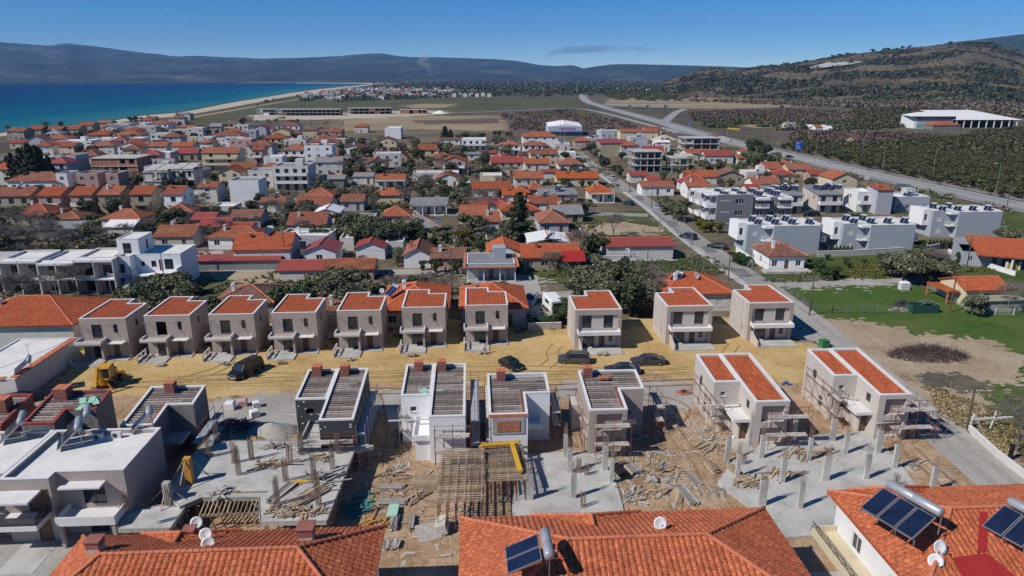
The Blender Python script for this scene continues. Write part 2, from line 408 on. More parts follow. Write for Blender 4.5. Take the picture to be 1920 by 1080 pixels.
# ---------------------------------------------------------------- ground, sea, hills, roads
g=MB();g.quad((-30000,-3000,0),(30000,-3000,0),(30000,30000,0),(-30000,30000,0))
tag(g.build('ground',MG_plain,uv=False),kind='structure')
_z=[0.0]
def zn(d=.002):_z[0]+=d;return _z[0]
def patch(name,pts,m,jag=.35,step=None,z=None,world=False):
    w=[Vector((p[0],p[1],0))if world else G(*p)for p in pts]
    out=[]
    for i in range(len(w)):
        a,b=w[i],w[(i+1)%len(w)];L=(b-a).length
        st=step or max(.5,((a+b)/2).length*.008);n=max(1,min(160,int(L/st)))
        nr=Vector((-(b-a).y,(b-a).x,0)).normalized()if L>0 else Vector()
        for k in range(n):
            p=a.lerp(b,k/n);d=p.length
            s=1/max(1.2,d*.02)
            j=(mnoise.noise(p*s)+.5*mnoise.noise(p*s*2.7)+.3*mnoise.noise(p*s*6))*jag*max(1.0,d*.02)
            if not jag:j=0
            out.append(p+nr*j)
    zz=zn()if z is None else z
    mb=MB();mb.poly([(p.x,p.y,zz)for p in out])
    if jag and z is None and jag>.11:
        r=random.Random(len(out)+int(out[0].x));n=len(out)
        for i in range(n):
            p=out[i];d=p.length;s=max(1.0,d*.014);nr=(out[(i+1)%n]-out[i-1]);nr=Vector((nr.y,-nr.x,0))
            if nr.length<1e-6:continue
            nr.normalize()
            for _ in range(5 if d<160 else 3):
                e=r.expovariate(1.1)*s*(1.2 if r.random()<.8 else-1);c=p+nr*e+Vector((r.uniform(-.5,.5),r.uniform(-.5,.5),0))*s;q=s*r.uniform(.10,.42)/(1+abs(e)/s*.5);st=r.uniform(1,2.4)
                mb.poly([(c.x+math.cos(a*.785)*q*st*r.uniform(.6,1.2),c.y+math.sin(a*.785)*q*r.uniform(.6,1.2),zz+.0002*r.randint(1,6))for a in range(8)])
    return tag(mb.build(name,m,uv=False),kind='structure')
def smooth_poly(w,it=2):
    for _ in range(it):
        q=[w[0]]
        for i in range(len(w)-1):
            q+=[w[i].lerp(w[i+1],.25),w[i].lerp(w[i+1],.75)]
        q.append(w[-1]);w=q
    return w
def ribbon(name,w,width,m,z=None,kind='structure',off=0.0,zs=None,thick=0):
    """a road along world points; width may be a list"""
    zz=zn()if z is None else z;L=[];Rr=[]
    for i,p in enumerate(w):
        a=w[max(0,i-1)];b=w[min(len(w)-1,i+1)];d=(b-a).normalized();n=Vector((-d.y,d.x,0))
        wd=width if not isinstance(width,list)else width[0]+(width[1]-width[0])*i/(len(w)-1)
        h=zz+(zs[i]if zs else 0)
        q=p+n*off;L.append((q.x+n.x*wd/2,q.y+n.y*wd/2,h));Rr.append((q.x-n.x*wd/2,q.y-n.y*wd/2,h))
    mb=MB()
    for i in range(len(w)-1):
        mb.quad(Rr[i],Rr[i+1],L[i+1],L[i])
        if thick:
            for(a,b)in((L[i],L[i+1]),(Rr[i+1],Rr[i])):
                mb.quad((a[0],a[1],a[2]-thick),(b[0],b[1],b[2]-thick),b,a)
            dn=lambda p:(p[0],p[1],p[2]-thick)
            mb.quad(dn(L[i]),dn(L[i+1]),dn(Rr[i+1]),dn(Rr[i]))
    return tag(mb.build(name,m,uv=False),kind=kind)
patch('field',[(-400,330),(700,216),(1300,244),(2100,420),(2600,760),(2300,1500),(-900,1500),(-900,560)],MG_base,z=.004)
_z[0]=.008
patch('field',[(610,193),(760,183),(1060,179),(1100,192),(1065,203),(900,209),(740,216),(640,214)],MG_field)
patch('field',[(762,199),(790,194.5),(858,195),(835,202),(778,203)],MG_straw)
patch('field',[(650,224),(830,217),(1010,216),(960,246),(780,242),(640,246)],MG_straw)
patch('field',[(775,226),(930,222),(935,231),(800,233)],MG_mauve)
patch('field',[(935,214),(1070,205),(1170,226),(1290,256),(1220,262),(960,250)],MG_mauve)
patch('grass_field',[(1000,212),(1080,206),(1130,215),(1060,219)],MG_field)
patch('field',[(1125,192),(1180,177),(1330,180),(1440,189),(1495,201),(1290,204),(1150,199)],MG_straw)
patch('field',[(1290,213),(1500,205),(1600,208),(1630,215),(1590,224),(1480,232),(1300,226)],MG_mauve)
patch('field',[(1370,231),(1560,228),(1640,226),(1560,238),(1420,240)],MG_straw)
patch('field',[(1430,246),(1600,244),(1750,252),(1830,262),(1640,276),(1470,268)],MG_mauve)
patch('field',[(1440,262),(1500,262),(1640,277),(1800,258),(2400,240),(2700,470),(1960,384),(1760,345),(1600,312),(1480,287)],MG_base)
patch('grass_field',[(320,222),(480,198),(600,178),(700,172),(610,196),(500,214),(330,240)],MG_field)
patch('beach',[(-500,305),(-100,266),(0,249.5),(60,240.5),(182,231.6),(258,217.6),(337,211),(443,191),(547,174),(600,167),(703,157),(703,158.5),(610,170),(560,178),
      (460,196),(400,207),(345,217),(262,224),(190,236),(60,247),(0,256),(-100,278),(-500,325)],MG_beach,jag=.1)
ribbon('coast_path',smooth_poly([G(*p)for p in((300,236),(345,222),(420,210),(480,199),(560,186),(640,176))]),8,MG_tan)
patch('building_ground',[(470,216),(640,212),(790,206),(860,212),(700,222),(480,226)],MG_beach,jag=.5)
SH=[(-900,368),(-500,303),(-100,264),(0,249.5),(60,240.5),(182,231.5),(258,217),(337,210),(443,190),(500,182),(547,173),(587,167),(640,161.5),(703,157)]
def sea():
    sw=[G(*p)for p in SH];dense=[]
    for i in range(len(sw)-1):
        for k in range(10):dense.append(sw[i].lerp(sw[i+1],k/10))
    dense.append(sw[-1]);dn=np.array([(p.x,p.y)for p in dense])
    xs=np.linspace(-900,703,110);shx=[p[0]for p in SH];shy=[p[1]for p in SH]
    NR=60;vs=[];dep=[]
    for x in xs:
        ys=float(np.interp(x,shx,shy));yf=155.2 if x<560 else 155.2+(x-560)*.0105
        Y0=G(x,ys).y;Y1=G(x,yf).y
        for k in range(NR+1):
            t=k/NR;Y=1/((1-t)/Y0+t/Y1);y=G(x,ys+(yf-ys)*t)
            p=y;d=float(np.min(np.hypot(dn[:,0]-p.x,dn[:,1]-p.y)))
            vs.append((p.x,p.y,.45));dep.append(min(1.0,d/1500))
    fs=[]
    for i in range(len(xs)-1):
        for k in range(NR):
            a=i*(NR+1)+k;fs.append((a,a+NR+1,a+NR+2,a+1))
    me=bpy.data.meshes.new('sea');me.from_pydata(vs,[],fs);me.materials.append(M_water)
    at=me.attributes.new('depth','FLOAT','POINT');at.data.foreach_set('value',dep)
    tag(link('sea',me),kind='structure')
sea()
patch('beach',[(-900,154.6),(545,153.4),(700,153),(735,155.5),(700,157.2),(560,156.3),(545,155.4),(-900,155.5)],MG_beach,jag=0,z=.6)
patch('lagoon',[(990,158.5),(1090,157.6),(1200,158),(1160,160),(1020,160.5)],M_water,jag=0,z=.5)
def interp(tab,x):return float(np.interp(x,[p[0]for p in tab],[p[1]for p in tab]))
def relief(name,crest,Yb,Yc,Yr,m,x0,x1,nx,ny,rough,seed=0,shp=1.3,edge=0):
    vs=[];fs=[]
    rows=[i/ny for i in range(ny+1)]
    for i in range(nx+1):
        px=x0+(x1-x0)*i/nx;cy=interp(crest,px);d=G(px,cy,0)-Vector((0,0,CAM_Z))if False else None
        yb=Yb(px)if callable(Yb)else Yb;yc=Yc(px)if callable(Yc)else Yc;yr=yc+Yr
        for t in rows:
            if t<=.7:s=t/.7;Y=yb+(yc-yb)*s;k=s**shp*(1-.0*s)
            else:s=(t-.7)/.3;Y=yc+(yr-yc)*s;k=(1-s)
            e=(540-cy)/FPX;r=(-math.sin(PITCH)+e*math.cos(PITCH))/(math.cos(PITCH)+e*math.sin(PITCH))
            hc=max(2,CAM_Z+yc*r)
            X=(px-960)/FPX*Y/(math.cos(PITCH))*(1)
            n=mnoise.fractal(Vector((X/rough[1]+seed,Y/rough[1],seed)),.9,2.0,6)
            n2=1-abs(mnoise.noise(Vector((X/rough[1]*1.7+seed,Y/rough[1]*.6,3+seed))))*2
            a=min(rough[0],hc*.24)*math.sin(min(1,t/.7)*math.pi)**.8 if t<.7 else rough[0]*.1
            z=hc*k+a*(n*.8+n2*.5-.3)+(rough[2]*n if .5<t<.8 else 0)
            vs.append((X,Y,max(-1.0,z)if 0<t<1 else-3.0))
    for i in range(nx):
        for k in range(ny):
            a=i*(ny+1)+k;fs.append((a,a+ny+1,a+ny+2,a+1))
    me=bpy.data.meshes.new(name);me.from_pydata(vs,[],fs);me.materials.append(m)
    me.polygons.foreach_set('use_smooth',[True]*len(fs));me.update()
    return tag(link(name,me),kind='structure')
RIDGE=[(-700,110),(-300,88),(-60,76),(0,73),(45,72),(90,78),(140,83),(175,86),(205,81),(260,87),(330,97),(390,104),(460,106),(520,109),
         (580,108),(640,106),(690,102),(740,101),(790,107),(860,108),(930,110),(965,113),(1000,120),(1040,124),(1062,122),(1085,129),(1110,135),(1250,150)]
RIDGE2=[(960,150),(1040,140),(1085,129),(1130,121),(1180,119.5),(1250,121),(1300,124),(1370,126),(1450,127),(1600,130),(1800,140)]
RIDGE3=[(1350,150),(1420,128),(1455,117),(1490,108),(1530,106),(1560,104),(1640,93),(1700,82),(1760,71),(1830,62),(1880,55),(1920,49),(2050,42),(2300,55),(2700,80)]
relief('mountains',RIDGE,5650,10500,2500,MG_mtn,-700,1250,260,60,(170,1100,6),3)
relief('mountains',RIDGE2,6500,8000,1500,MG_mtn,960,1800,120,40,(70,700,4),9)
relief('mountains',RIDGE3,3600,5600,2500,MG_mtn,1350,2700,180,50,(90,600,6),5)
HILL=[(1222,152),(1240,146),(1262,137),(1285,131),(1310,128),(1335,134),(1373,127),(1410,122),(1447,118),(1480,112),(1507,107),(1567,98),(1613,95),(1640,91),
        (1680,85),(1723,80.5),(1770,82),(1813,93),(1863,107),(1920,109),(2050,104),(2300,115),(2700,135)]
HB=lambda px:1500-min(1,max(0,(px-1230)/350))*400
relief('hill',HILL,HB,2300,900,MG_hill,1222,2700,240,90,(11,260,3),21,shp=1.0)
HILLO=bpy.data.objects['hill']
road_px=[(1087,286),(1104,304),(1159,342),(1218,381),(1255,410),(1292,440),(1352,483),(1405,520),(1470,562),(1530,612),(1590,664),(1660,722),(1772,815),(1885,908),(2010,1010),(2150,1120)]
road_w=smooth_poly([G(*p)for p in road_px])
patch('grass_field',[(1410,527),(1480,480),(1700,478),(1900,500),(2150,560),(2150,600),(1700,524),(1500,532)],MG_grass)
patch('grass_field',[(1462,540),(1700,532),(1800,560),(2100,585),(2300,900),(1960,830),(1760,770),(1620,690),(1560,600)],MG_lush,jag=.8)
patch('bare_earth',[(1525,598),(1640,606),(1700,626),(1860,640),(1920,668),(1900,720),(1800,735),(1830,800),(1925,880),(1900,905),(1780,800),(1600,668)],MG_tan,jag=1.2)
patch('bare_earth',[(1620,690),(1720,690),(1880,760),(1850,800),(1760,780)],MG_tan,jag=1.0)
patch('mud',[(1740,702),(1800,700),(1850,722),(1800,735),(1730,722)],MG_mud,jag=.9)
patch('grass_field',[(1855,745),(2000,720),(2200,900),(2000,900),(1850,800)],MG_grass,jag=.8)
patch('track',[(1420,531),(1560,528),(1690,522),(1760,528),(1700,531),(1560,536),(1440,540)],MG_gravel,jag=.3)
patch('grass_field',[(1560,365),(1640,372),(1760,378),(1900,398),(2100,440),(2000,470),(1900,440),(1880,402),(1600,400),(1500,380)],MG_grass,jag=.6)
patch('grass_field',[(-100,655),(130,648),(165,640),(150,672),(120,700),(60,680),(-100,690)],MG_lush)
patch('grass_field',[(360,560),(400,522),(480,515),(520,530),(440,552)],MG_grass)
patch('grass_field',[(1070,400),(1200,395),(1260,440),(1240,452),(1180,444),(1080,442)],MG_grass)
patch('bare_earth',[(1085,422),(1180,418),(1245,430),(1240,441),(1100,441)],MG_tan)
patch('grass_field',[(1190,488),(1330,480),(1370,510),(1300,520),(1000,520),(1010,508),(1120,505)],MG_grass)
patch('grass_field',[(700,382),(765,384),(762,402),(700,400)],MG_lush)
patch('grass_field',[(1010,512),(1085,508),(1085,530),(1020,530)],MG_grass)
patch('yard',[(870,500),(1010,520),(1020,560),(1060,575),(1050,600),(990,600),(900,560)],MG_gravel)
patch('yard',[(380,480),(530,500),(520,540),(400,520)],MG_tan)
patch('yard',[(240,480),(420,470),(420,490),(300,500)],MG_gravel)
ribbon('lane',smooth_poly([G(*p)for p in((300,404),(420,400),(560,403),(700,407),(840,402),(1010,398),(1215,404))]),5,MG_road)
ribbon('lane',smooth_poly([G(*p)for p in((360,500),(520,508),(700,512),(860,508))]),4,MG_gravel)
ribbon('lane',smooth_poly([G(*p)for p in((590,380),(620,340),(650,300),(660,262))]),6,MG_road)
ribbon('lane',smooth_poly([G(*p)for p in((0,346),(200,343),(420,352),(620,345),(900,322),(1120,318))]),6,MG_road)
ribbon('lane',smooth_poly([G(*p)for p in((200,300),(420,297),(640,280),(900,268),(1090,278))]),7,MG_road)
patch('dirt',[(-200,715),(130,700),(600,700),(1000,705),(1300,700),(1530,700),(1640,740),(1745,815),(1850,915),(2080,1130),(2200,1300),(-700,1300)],MG_dirt,jag=.4)
patch('sand',[(108,740),(128,705),(150,660),(250,630),(400,612),(560,604),(720,598),(880,600),(1000,604),(1060,607),(1200,598),(1260,600),(1375,596),(1430,640),(1500,642),(1570,664),(1540,712),
      (1470,722),(1400,706),(1300,706),(1220,700),(1100,712),(900,722),(700,720),(560,726),(440,744),(330,748),(230,738)],MG_sand,jag=.5)
patch('gravel_yard',[(1180,713),(1290,722),(1310,760),(1240,770),(1200,750),(1040,745),(1060,718)],MG_gravel,jag=.6)
patch('gravel_yard',[(400,752),(520,742),(600,740),(590,790),(540,810),(400,812),(380,790)],MG_gravel,jag=.6)
patch('gravel_yard',[(700,735),(760,738),(750,800),(700,760)],MG_gravel,jag=.5)
patch('gravel_yard',[(0,1010),(220,980),(220,1080),(60,1160),(-200,1160)],MG_gravel,jag=.1)
ribbon('road',road_w,[4.0,6.4],MG_gravel)
ribbon('road',road_w[:len(road_w)*8//15],[3.6,4.6],MG_road)
ribbon('pavement',[p for p in road_w[3:len(road_w)//2]],1.6,M_conc_l,off=-3.2)
patch('mud',[(1440,608),(1480,612),(1530,628),(1500,640)],MG_gravel)
hw=smooth_poly([G(*p)for p in((1180,163),(1123,167.5),(1098,173),(1090,181),(1100,191),(1135,202),(1180,214),(1240,230),(1300,249),(1360,264),(1430,281),(1500,298),(1570,314),(1650,332),(1730,349),(1810,366),(1890,383),(1970,400),(2200,450))])
ribbon('motorway',hw,15,MG_hway)
for off in(-6.9,6.9):ribbon('road_line',hw,.25,M_line,off=off)
for off in(-.25,.25):ribbon('road_line',hw,.18,M_line,off=off)
dash=MB();zz=zn()
for off in(-3.5,3.5):
    acc=0.0
    for i in range(12,len(hw)-1):
        a,b=hw[i],hw[i+1];L=(b-a).length;d=(b-a).normalized();n=Vector((-d.y,d.x,0));t=(12-acc%12)
        while t<L:
            p=a+d*t+n*off;q=p+d*3
            dash.quad(*[(v.x,v.y,zz)for v in(p-n*.08,q-n*.08,q+n*.08,p+n*.08)]);t+=12
        acc+=L
tag(dash.build('road_line',M_line,uv=False),kind='structure')
rampB=smooth_poly([G(*p)for p in((700,219),(800,214),(930,209),(1060,202.5),(1100,205),(1150,216),(1210,233),(1270,247),(1330,258))])
ribbon('road',rampB,7,MG_hway)
brp=[G(*p)for p in((1130,203),(1150,203.2),(1200,203.6),(1245,204),(1290,205),(1350,204),(1440,201),(1620,199),(1800,205))]
rampC=smooth_poly([G(*p)for p in((1285,204),(1268,210),(1256,220),(1243,231))])
ribbon('road',rampC,9,MG_hway)
ribbon('road',brp[5:],7,MG_hway)
hz=MB();hz.box(-14000,-400,-4.5,14000,13200,900)
mh=bpy.data.materials.new('haze');mh.use_nodes=True;hn=mh.node_tree;hn.nodes.clear()
pv=hn.nodes.new('ShaderNodeVolumePrincipled');pv.inputs['Color'].default_value=(.24,.47,1.0,1)
pv.inputs['Density'].default_value=HAZE=4.8e-5;pv.inputs['Anisotropy'].default_value=0.0
ho=hn.nodes.new('ShaderNodeOutputMaterial');hn.links.new(pv.outputs[0],ho.inputs['Volume'])
tag(hz.build('haze',mh,uv=False),kind='stuff')
# ---------------------------------------------------------------- building kit
def tri(pts3):
    return pts3
_winmesh={}
def win_meshes(w,h,style):
    k=(round(w,2),round(h,2),style)
    if k in _winmesh:return _winmesh[k]
    f=MB();p=MB();t=.07
    fm=M_frame_w if style in('w','s','W')else M_frame_d
    if style=='p':
        p.box(0.02,.1,0.01,w-.02,.15,h-.02);f.box(0,.06,0,t,.2,h);f.box(w-t,.06,0,w,.2,h);f.box(t,.06,h-t,w-t,.2,h)
        r=(f.mesh('door_frame',M_frame_d),p.mesh('door_leaf',M_door_b))
    elif style=='s':
        n=max(4,int(h/.12))
        for i in range(n):p.box(.03,.05,i*h/n+.01,w-.03,.09,(i+1)*h/n-.01)
        p.box(.03,.1,0.01,w-.03,.12,h-.01)
        f.box(0,.0,-.05,t,.12,h+.04);f.box(w-t,.0,-.05,w,.12,h+.04);f.box(t,0,h-.02,w-t,.12,h+.04);f.box(-.06,-.06,-.11,w+.06,.1,-.05)
        r=(f.mesh('window_frame',M_frame_w),p.mesh('shutter',M_frame_w))
    else:
        f.box(0,.09,0,t,.15,h);f.box(w-t,.09,0,w,.15,h);f.box(t,.09,0,w-t,.15,t);f.box(t,.09,h-t,w-t,.15,h)
        if w>.8:
            n=2 if w<2.2 else 3
            for i in range(1,n):f.box(w*i/n-t*.6,.08,t,w*i/n+t*.6,.15,h-t)
        if style=='W':f.box(-.08,-.07,-.06,w+.08,.0,-.001)
        p.quad((t*.5,.12,t*.5),(w-t*.5,.12,t*.5),(w-t*.5,.12,h-t*.5),(t*.5,.12,h-t*.5))
        r=(f.mesh('window_frame',fm),p.mesh('pane',M_glass))
    _winmesh[k]=r;return r
class Bld:
    """one building: blocks with real openings, roofs, windows; local x right, y away, z up"""
    def __init__(s,name,label,cat,loc,rz=GR,group=None,wall=None,detail=1,sc=None):
        s.root=thing(name,label,cat,loc,rz,group,sc);s.wall=wall or M_stucco;s.blocks=[];s.wmb={};s.detail=detail;s.parts={}
    def block(s,pts,z0,z1,wall=None,top=True,tops=None):
        if len(pts)==4 and not isinstance(pts[0],(tuple,list)):
            x0,y0,x1,y1=pts;pts=[(x0,y0),(x1,y0),(x1,y1),(x0,y1)]
        b=dict(pts=pts,z0=z0,z1=z1,wall=wall or s.wall,holes={},top=top,tops=tops);s.blocks.append(b);return b
    def win(s,b,e,u,z,w,h,style='d',depth=.16):
        """an opening in edge e of block b, u metres along it"""
        b['holes'].setdefault(e,[]).append((u,z,u+w,z+h,depth if style!='o' else .25,style))
        if style=='o':return
        p0=Vector((*b['pts'][e],0));p1=Vector((*b['pts'][(e+1)%len(b['pts'])],0));d=(p1-p0).normalized()
        pos=p0+d*u+Vector((0,0,z));a=math.atan2(d.y,d.x)
        fr,pn=win_meshes(w,h,style)
        isd=style=='p' or(h>1.75 and w>.7)
        o=link('door' if isd else 'window',fr,s.root,pos,a)
        q=link('pane' if style not in 'ps' else('door_leaf' if style=='p' else 'shutter'),pn,o)
    def row(s,b,e,zs,n,w,h,style='w',m=.8):
        p0=Vector(b['pts'][e]);p1=Vector(b['pts'][(e+1)%len(b['pts'])]);L=(p1-p0).length
        for z in(zs if isinstance(zs,(list,tuple))else[zs]):
            for i in range(n):
                c=m+(L-2*m)*(i+.5)/n;s.win(b,e,c-w/2,z,w,h,style)
    def part(s,name,m):
        k=(name,m.name if not isinstance(m,(list,tuple))else m[0].name)
        if k not in s.parts:s.parts[k]=(MB(),m)
        return s.parts[k][0]
    def one(s,name,m,fn,parent=None):
        mb=MB();fn(mb);return mb.build(name,m,parent or s.root)
    def flat(s,b,ph=.5,t=.2,deck=None,coping=None,proud=.03,dz=0.0,strips=False):
        """parapet, coping and deck on a block"""
        pts=b['pts'];b['ph']=ph;inn=inset(pts,t);z1=b['z1']
        mb=s.part('coping',coping or M_coping);o=inset(pts,-proud);i2=inset(pts,t+proud)
        ring(mb,o,i2,z1+ph,z1+ph+.08)
        w=s.part('parapet',b['wall']);ring(w,pts,inn,z1,z1+ph)
        b['top']=False
        dk=s.part('roof',deck or M_deck);dk.poly([(*p,z1+.05+dz)for p in inn])
        w2=s.part('wall',b['wall']);w2.poly([(*p,z1)for p in inset(pts,.05)])
        return inn
    def gable(s,x0,y0,x1,y1,z,h,m,axis='x',over=.35,wall=None,near=False,thick=.14):
        """pitched roof, ridge along axis, with gable walls"""
        wm=s.part('wall',wall or s.wall)
        rm=MB()
        if axis=='x':
            yc=(y0+y1)/2;X0,X1=x0-over,x1+over;k=h/((y1-y0)/2);Y0,Y1=y0-over,y1+over;zz=z-over*k
            wm.add([(x0,y0,z),(x0,y1,z),(x0,yc,z+h)],[(0,2,1)]);wm.add([(x1,y0,z),(x1,y1,z),(x1,yc,z+h)],[(0,1,2)])
            q=[[(X0,Y0,zz),(X1,Y0,zz),(X1,yc,z+h),(X0,yc,z+h)],[(X1,Y1,zz),(X0,Y1,zz),(X0,yc,z+h),(X1,yc,z+h)]]
            rid=[((X0,yc,z+h),(X1,yc,z+h))]
        else:
            xc=(x0+x1)/2;Y0,Y1=y0-over,y1+over;k=h/((x1-x0)/2);X0,X1=x0-over,x1+over;zz=z-over*k
            wm.add([(x0,y0,z),(x1,y0,z),(xc,y0,z+h)],[(0,1,2)]);wm.add([(x0,y1,z),(x1,y1,z),(xc,y1,z+h)],[(0,2,1)])
            q=[[(X0,Y1,zz),(X0,Y0,zz),(xc,Y0,z+h),(xc,Y1,z+h)],[(X1,Y0,zz),(X1,Y1,zz),(xc,Y1,z+h),(xc,Y0,z+h)]]
            rid=[((xc,Y0,z+h),(xc,Y1,z+h))]
        return s._roof(q,rid,m,near,thick)
    def hip(s,x0,y0,x1,y1,z,h,m,over=.45,near=False,thick=.14,run=None):
        X0,Y0,X1,Y1=x0-over,y0-over,x1+over,y1+over;w=X1-X0;d=Y1-Y0;zz=z-.12
        if w>=d:
            r=run if run is not None else d/2;a=(X0+r,(Y0+Y1)/2,z+h);b=(X1-r,(Y0+Y1)/2,z+h)
            A,B,C,D=(X0,Y0,zz),(X1,Y0,zz),(X1,Y1,zz),(X0,Y1,zz)
            if w-2*r<.2:b=a;q=[[A,B,a],[B,C,a],[C,D,a],[D,A,a]];rid=[(A,a),(B,a),(C,a),(D,a)]
            else:q=[[A,B,b,a],[B,C,b],[C,D,a,b],[D,A,a]];rid=[(a,b),(A,a),(D,a),(B,b),(C,b)]
        else:
            r=run if run is not None else w/2;a=((X0+X1)/2,Y0+r,z+h);b=((X0+X1)/2,Y1-r,z+h)
            A,B,C,D=(X0,Y0,zz),(X1,Y0,zz),(X1,Y1,zz),(X0,Y1,zz)
            q=[[A,B,a],[B,C,b,a],[C,D,b],[D,A,a,b]];rid=[(a,b),(A,a),(B,a),(D,b),(C,b)]
        return s._roof(q,rid,m,near,thick)
    def _roof(s,q,rid,m,near,thick):
        rm=MB()
        for f in q:
            rm.poly(f);g=[(p[0],p[1],p[2]-thick)for p in f];rm.poly(list(reversed(g)))
            rm.quad(g[0],g[1],f[1],f[0])
        for f in q:
            for i in range(1,len(f)):
                a,b=f[i],f[(i+1)%len(f)]
                if abs(a[2]-b[2])>.05 and not any((a in r and b in r)for r in rid):
                    rm.quad((a[0],a[1],a[2]-thick),(b[0],b[1],b[2]-thick),b,a)
        o=rm.build('roof',m,s.root)
        if near:
            tb=MB()
            for f in q:tile_strips(tb,f,near if near is not True else .3)
            tb.build('roof_tiles',M_tile_str if near is True else M_tile_str,o)
        cb=MB()
        for a,b in rid:
            A=Vector(a)+Vector((0,0,.04));B=Vector(b)+Vector((0,0,.04))
            if near:
                L=(B-A).length;n=max(2,int(L/.42))
                for i in range(n):
                    p=A.lerp(B,i/n);q2=A.lerp(B,(i+1.08)/n);cb.tube(p,q2,.13,8,.105,cap=True)
            else:cb.tube(A,B,.12,6)
        if s.detail:cb.build('ridge_caps',M_tile_c,o)
        return o
    def chimney(s,x,y,z,w=.6,d=.6,h=1.2,m=None):
        c=MB();c.box(x-w/2,y-d/2,z,x+w/2,y+d/2,z+h);c.box(x-w/2-.08,y-d/2-.08,z+h,x+w/2+.08,y+d/2+.08,z+h+.1)
        c.box(x-w/3,y-d/3,z+h+.1,x+w/3,y+d/3,z+h+.3);c.box(x-w/2-.02,y-d/2-.02,z+h+.3,x+w/2+.02,y+d/2+.02,z+h+.36)
        return c.build('chimney',m or M_white,s.root)
    def balcony(s,x0,y0,x1,y1,z,rail='wall',m=None,th=.2,rh=.9,sides=(1,1,1)):
        """slab standing out towards y0 (front) with a parapet or a railing"""
        b=MB();b.box(x0,y0,z-th,x1,y1,z)
        o=b.build('balcony',m or M_white,s.root)
        r=MB()
        if rail=='wall':
            t=.12
            if sides[0]:r.box(x0,y0,z,x0+t,y1,z+rh)
            if sides[2]:r.box(x1-t,y0,z,x1,y1,z+rh)
            if sides[1]:r.box(x0+(t if sides[0]else 0),y0,z,x1-(t if sides[2]else 0),y0+t,z+rh)
            r.build('balcony_parapet',m or M_white,o)
        elif rail:
            def run(a,b2):
                a=Vector(a);b2=Vector(b2);L=(b2-a).length;n=max(2,int(L/(.14 if s.detail>1 else .45)))
                r.beam(a+Vector((0,0,rh)),b2+Vector((0,0,rh)),.05);r.beam(a+Vector((0,0,.1)),b2+Vector((0,0,.1)),.03)
                for i in range(n+1):
                    p=a.lerp(b2,i/n);r.beam(p,p+Vector((0,0,rh)),.022)
            run((x0+.05,y0+.05,z),(x1-.05,y0+.05,z))
            if sides[0]:run((x0+.05,y0+.05,z),(x0+.05,y1,z))
            if sides[2]:run((x1-.05,y0+.05,z),(x1-.05,y1,z))
            r.build('railing',M_steel_d if rail=='dark' else M_frame_w,o)
        return o
    def done(s):
        for b in s.blocks:
            pts=b['pts'];n=len(pts);wm=s.part('wall',b['wall'])
            for e in range(n):
                p0=Vector((*pts[e],0));p1=Vector((*pts[(e+1)%n],0));d=(p1-p0);L=d.length;d.normalize();nr=Vector((-d.y,d.x,0))
                H=b['holes'].get(e,[])
                us=sorted(set([0.0,L]+[max(0,min(L,v))for h in H for v in(h[0],h[2])]))
                zs=sorted(set([b['z0'],b['z1']]+[v for h in H for v in(h[1],h[3])if b['z0']<v<b['z1']]))
                if not H:us=[0.0,L];zs=[b['z0'],b['z1']]
                pt=lambda u,z,k=0.0:tuple(p0+d*u+nr*k+Vector((0,0,z)))
                for i in range(len(us)-1):
                    for j in range(len(zs)-1):
                        if us[i+1]-us[i]<1e-5 or zs[j+1]-zs[j]<1e-5:continue
                        cu=(us[i]+us[i+1])/2;cz=(zs[j]+zs[j+1])/2
                        if any(h[0]<cu<h[2]and h[1]<cz<h[3]for h in H):continue
                        wm.quad(pt(us[i],zs[j]),pt(us[i+1],zs[j]),pt(us[i+1],zs[j+1]),pt(us[i],zs[j+1]))
                for(u0,z0,u1,z1,dp,st)in H:
                    wm.quad(pt(u0,z0),pt(u0,z0,dp),pt(u0,z1,dp),pt(u0,z1));wm.quad(pt(u1,z0,dp),pt(u1,z0),pt(u1,z1),pt(u1,z1,dp))
                    wm.quad(pt(u0,z1),pt(u0,z1,dp),pt(u1,z1,dp),pt(u1,z1));wm.quad(pt(u0,z0,dp),pt(u0,z0),pt(u1,z0),pt(u1,z0,dp))
            if b['top']:wm.poly([(*p,b['z1'])for p in pts])
        for(name,_),(mb,m)in s.parts.items():
            if mb.v:mb.build(name,m,s.root)
        return s.root
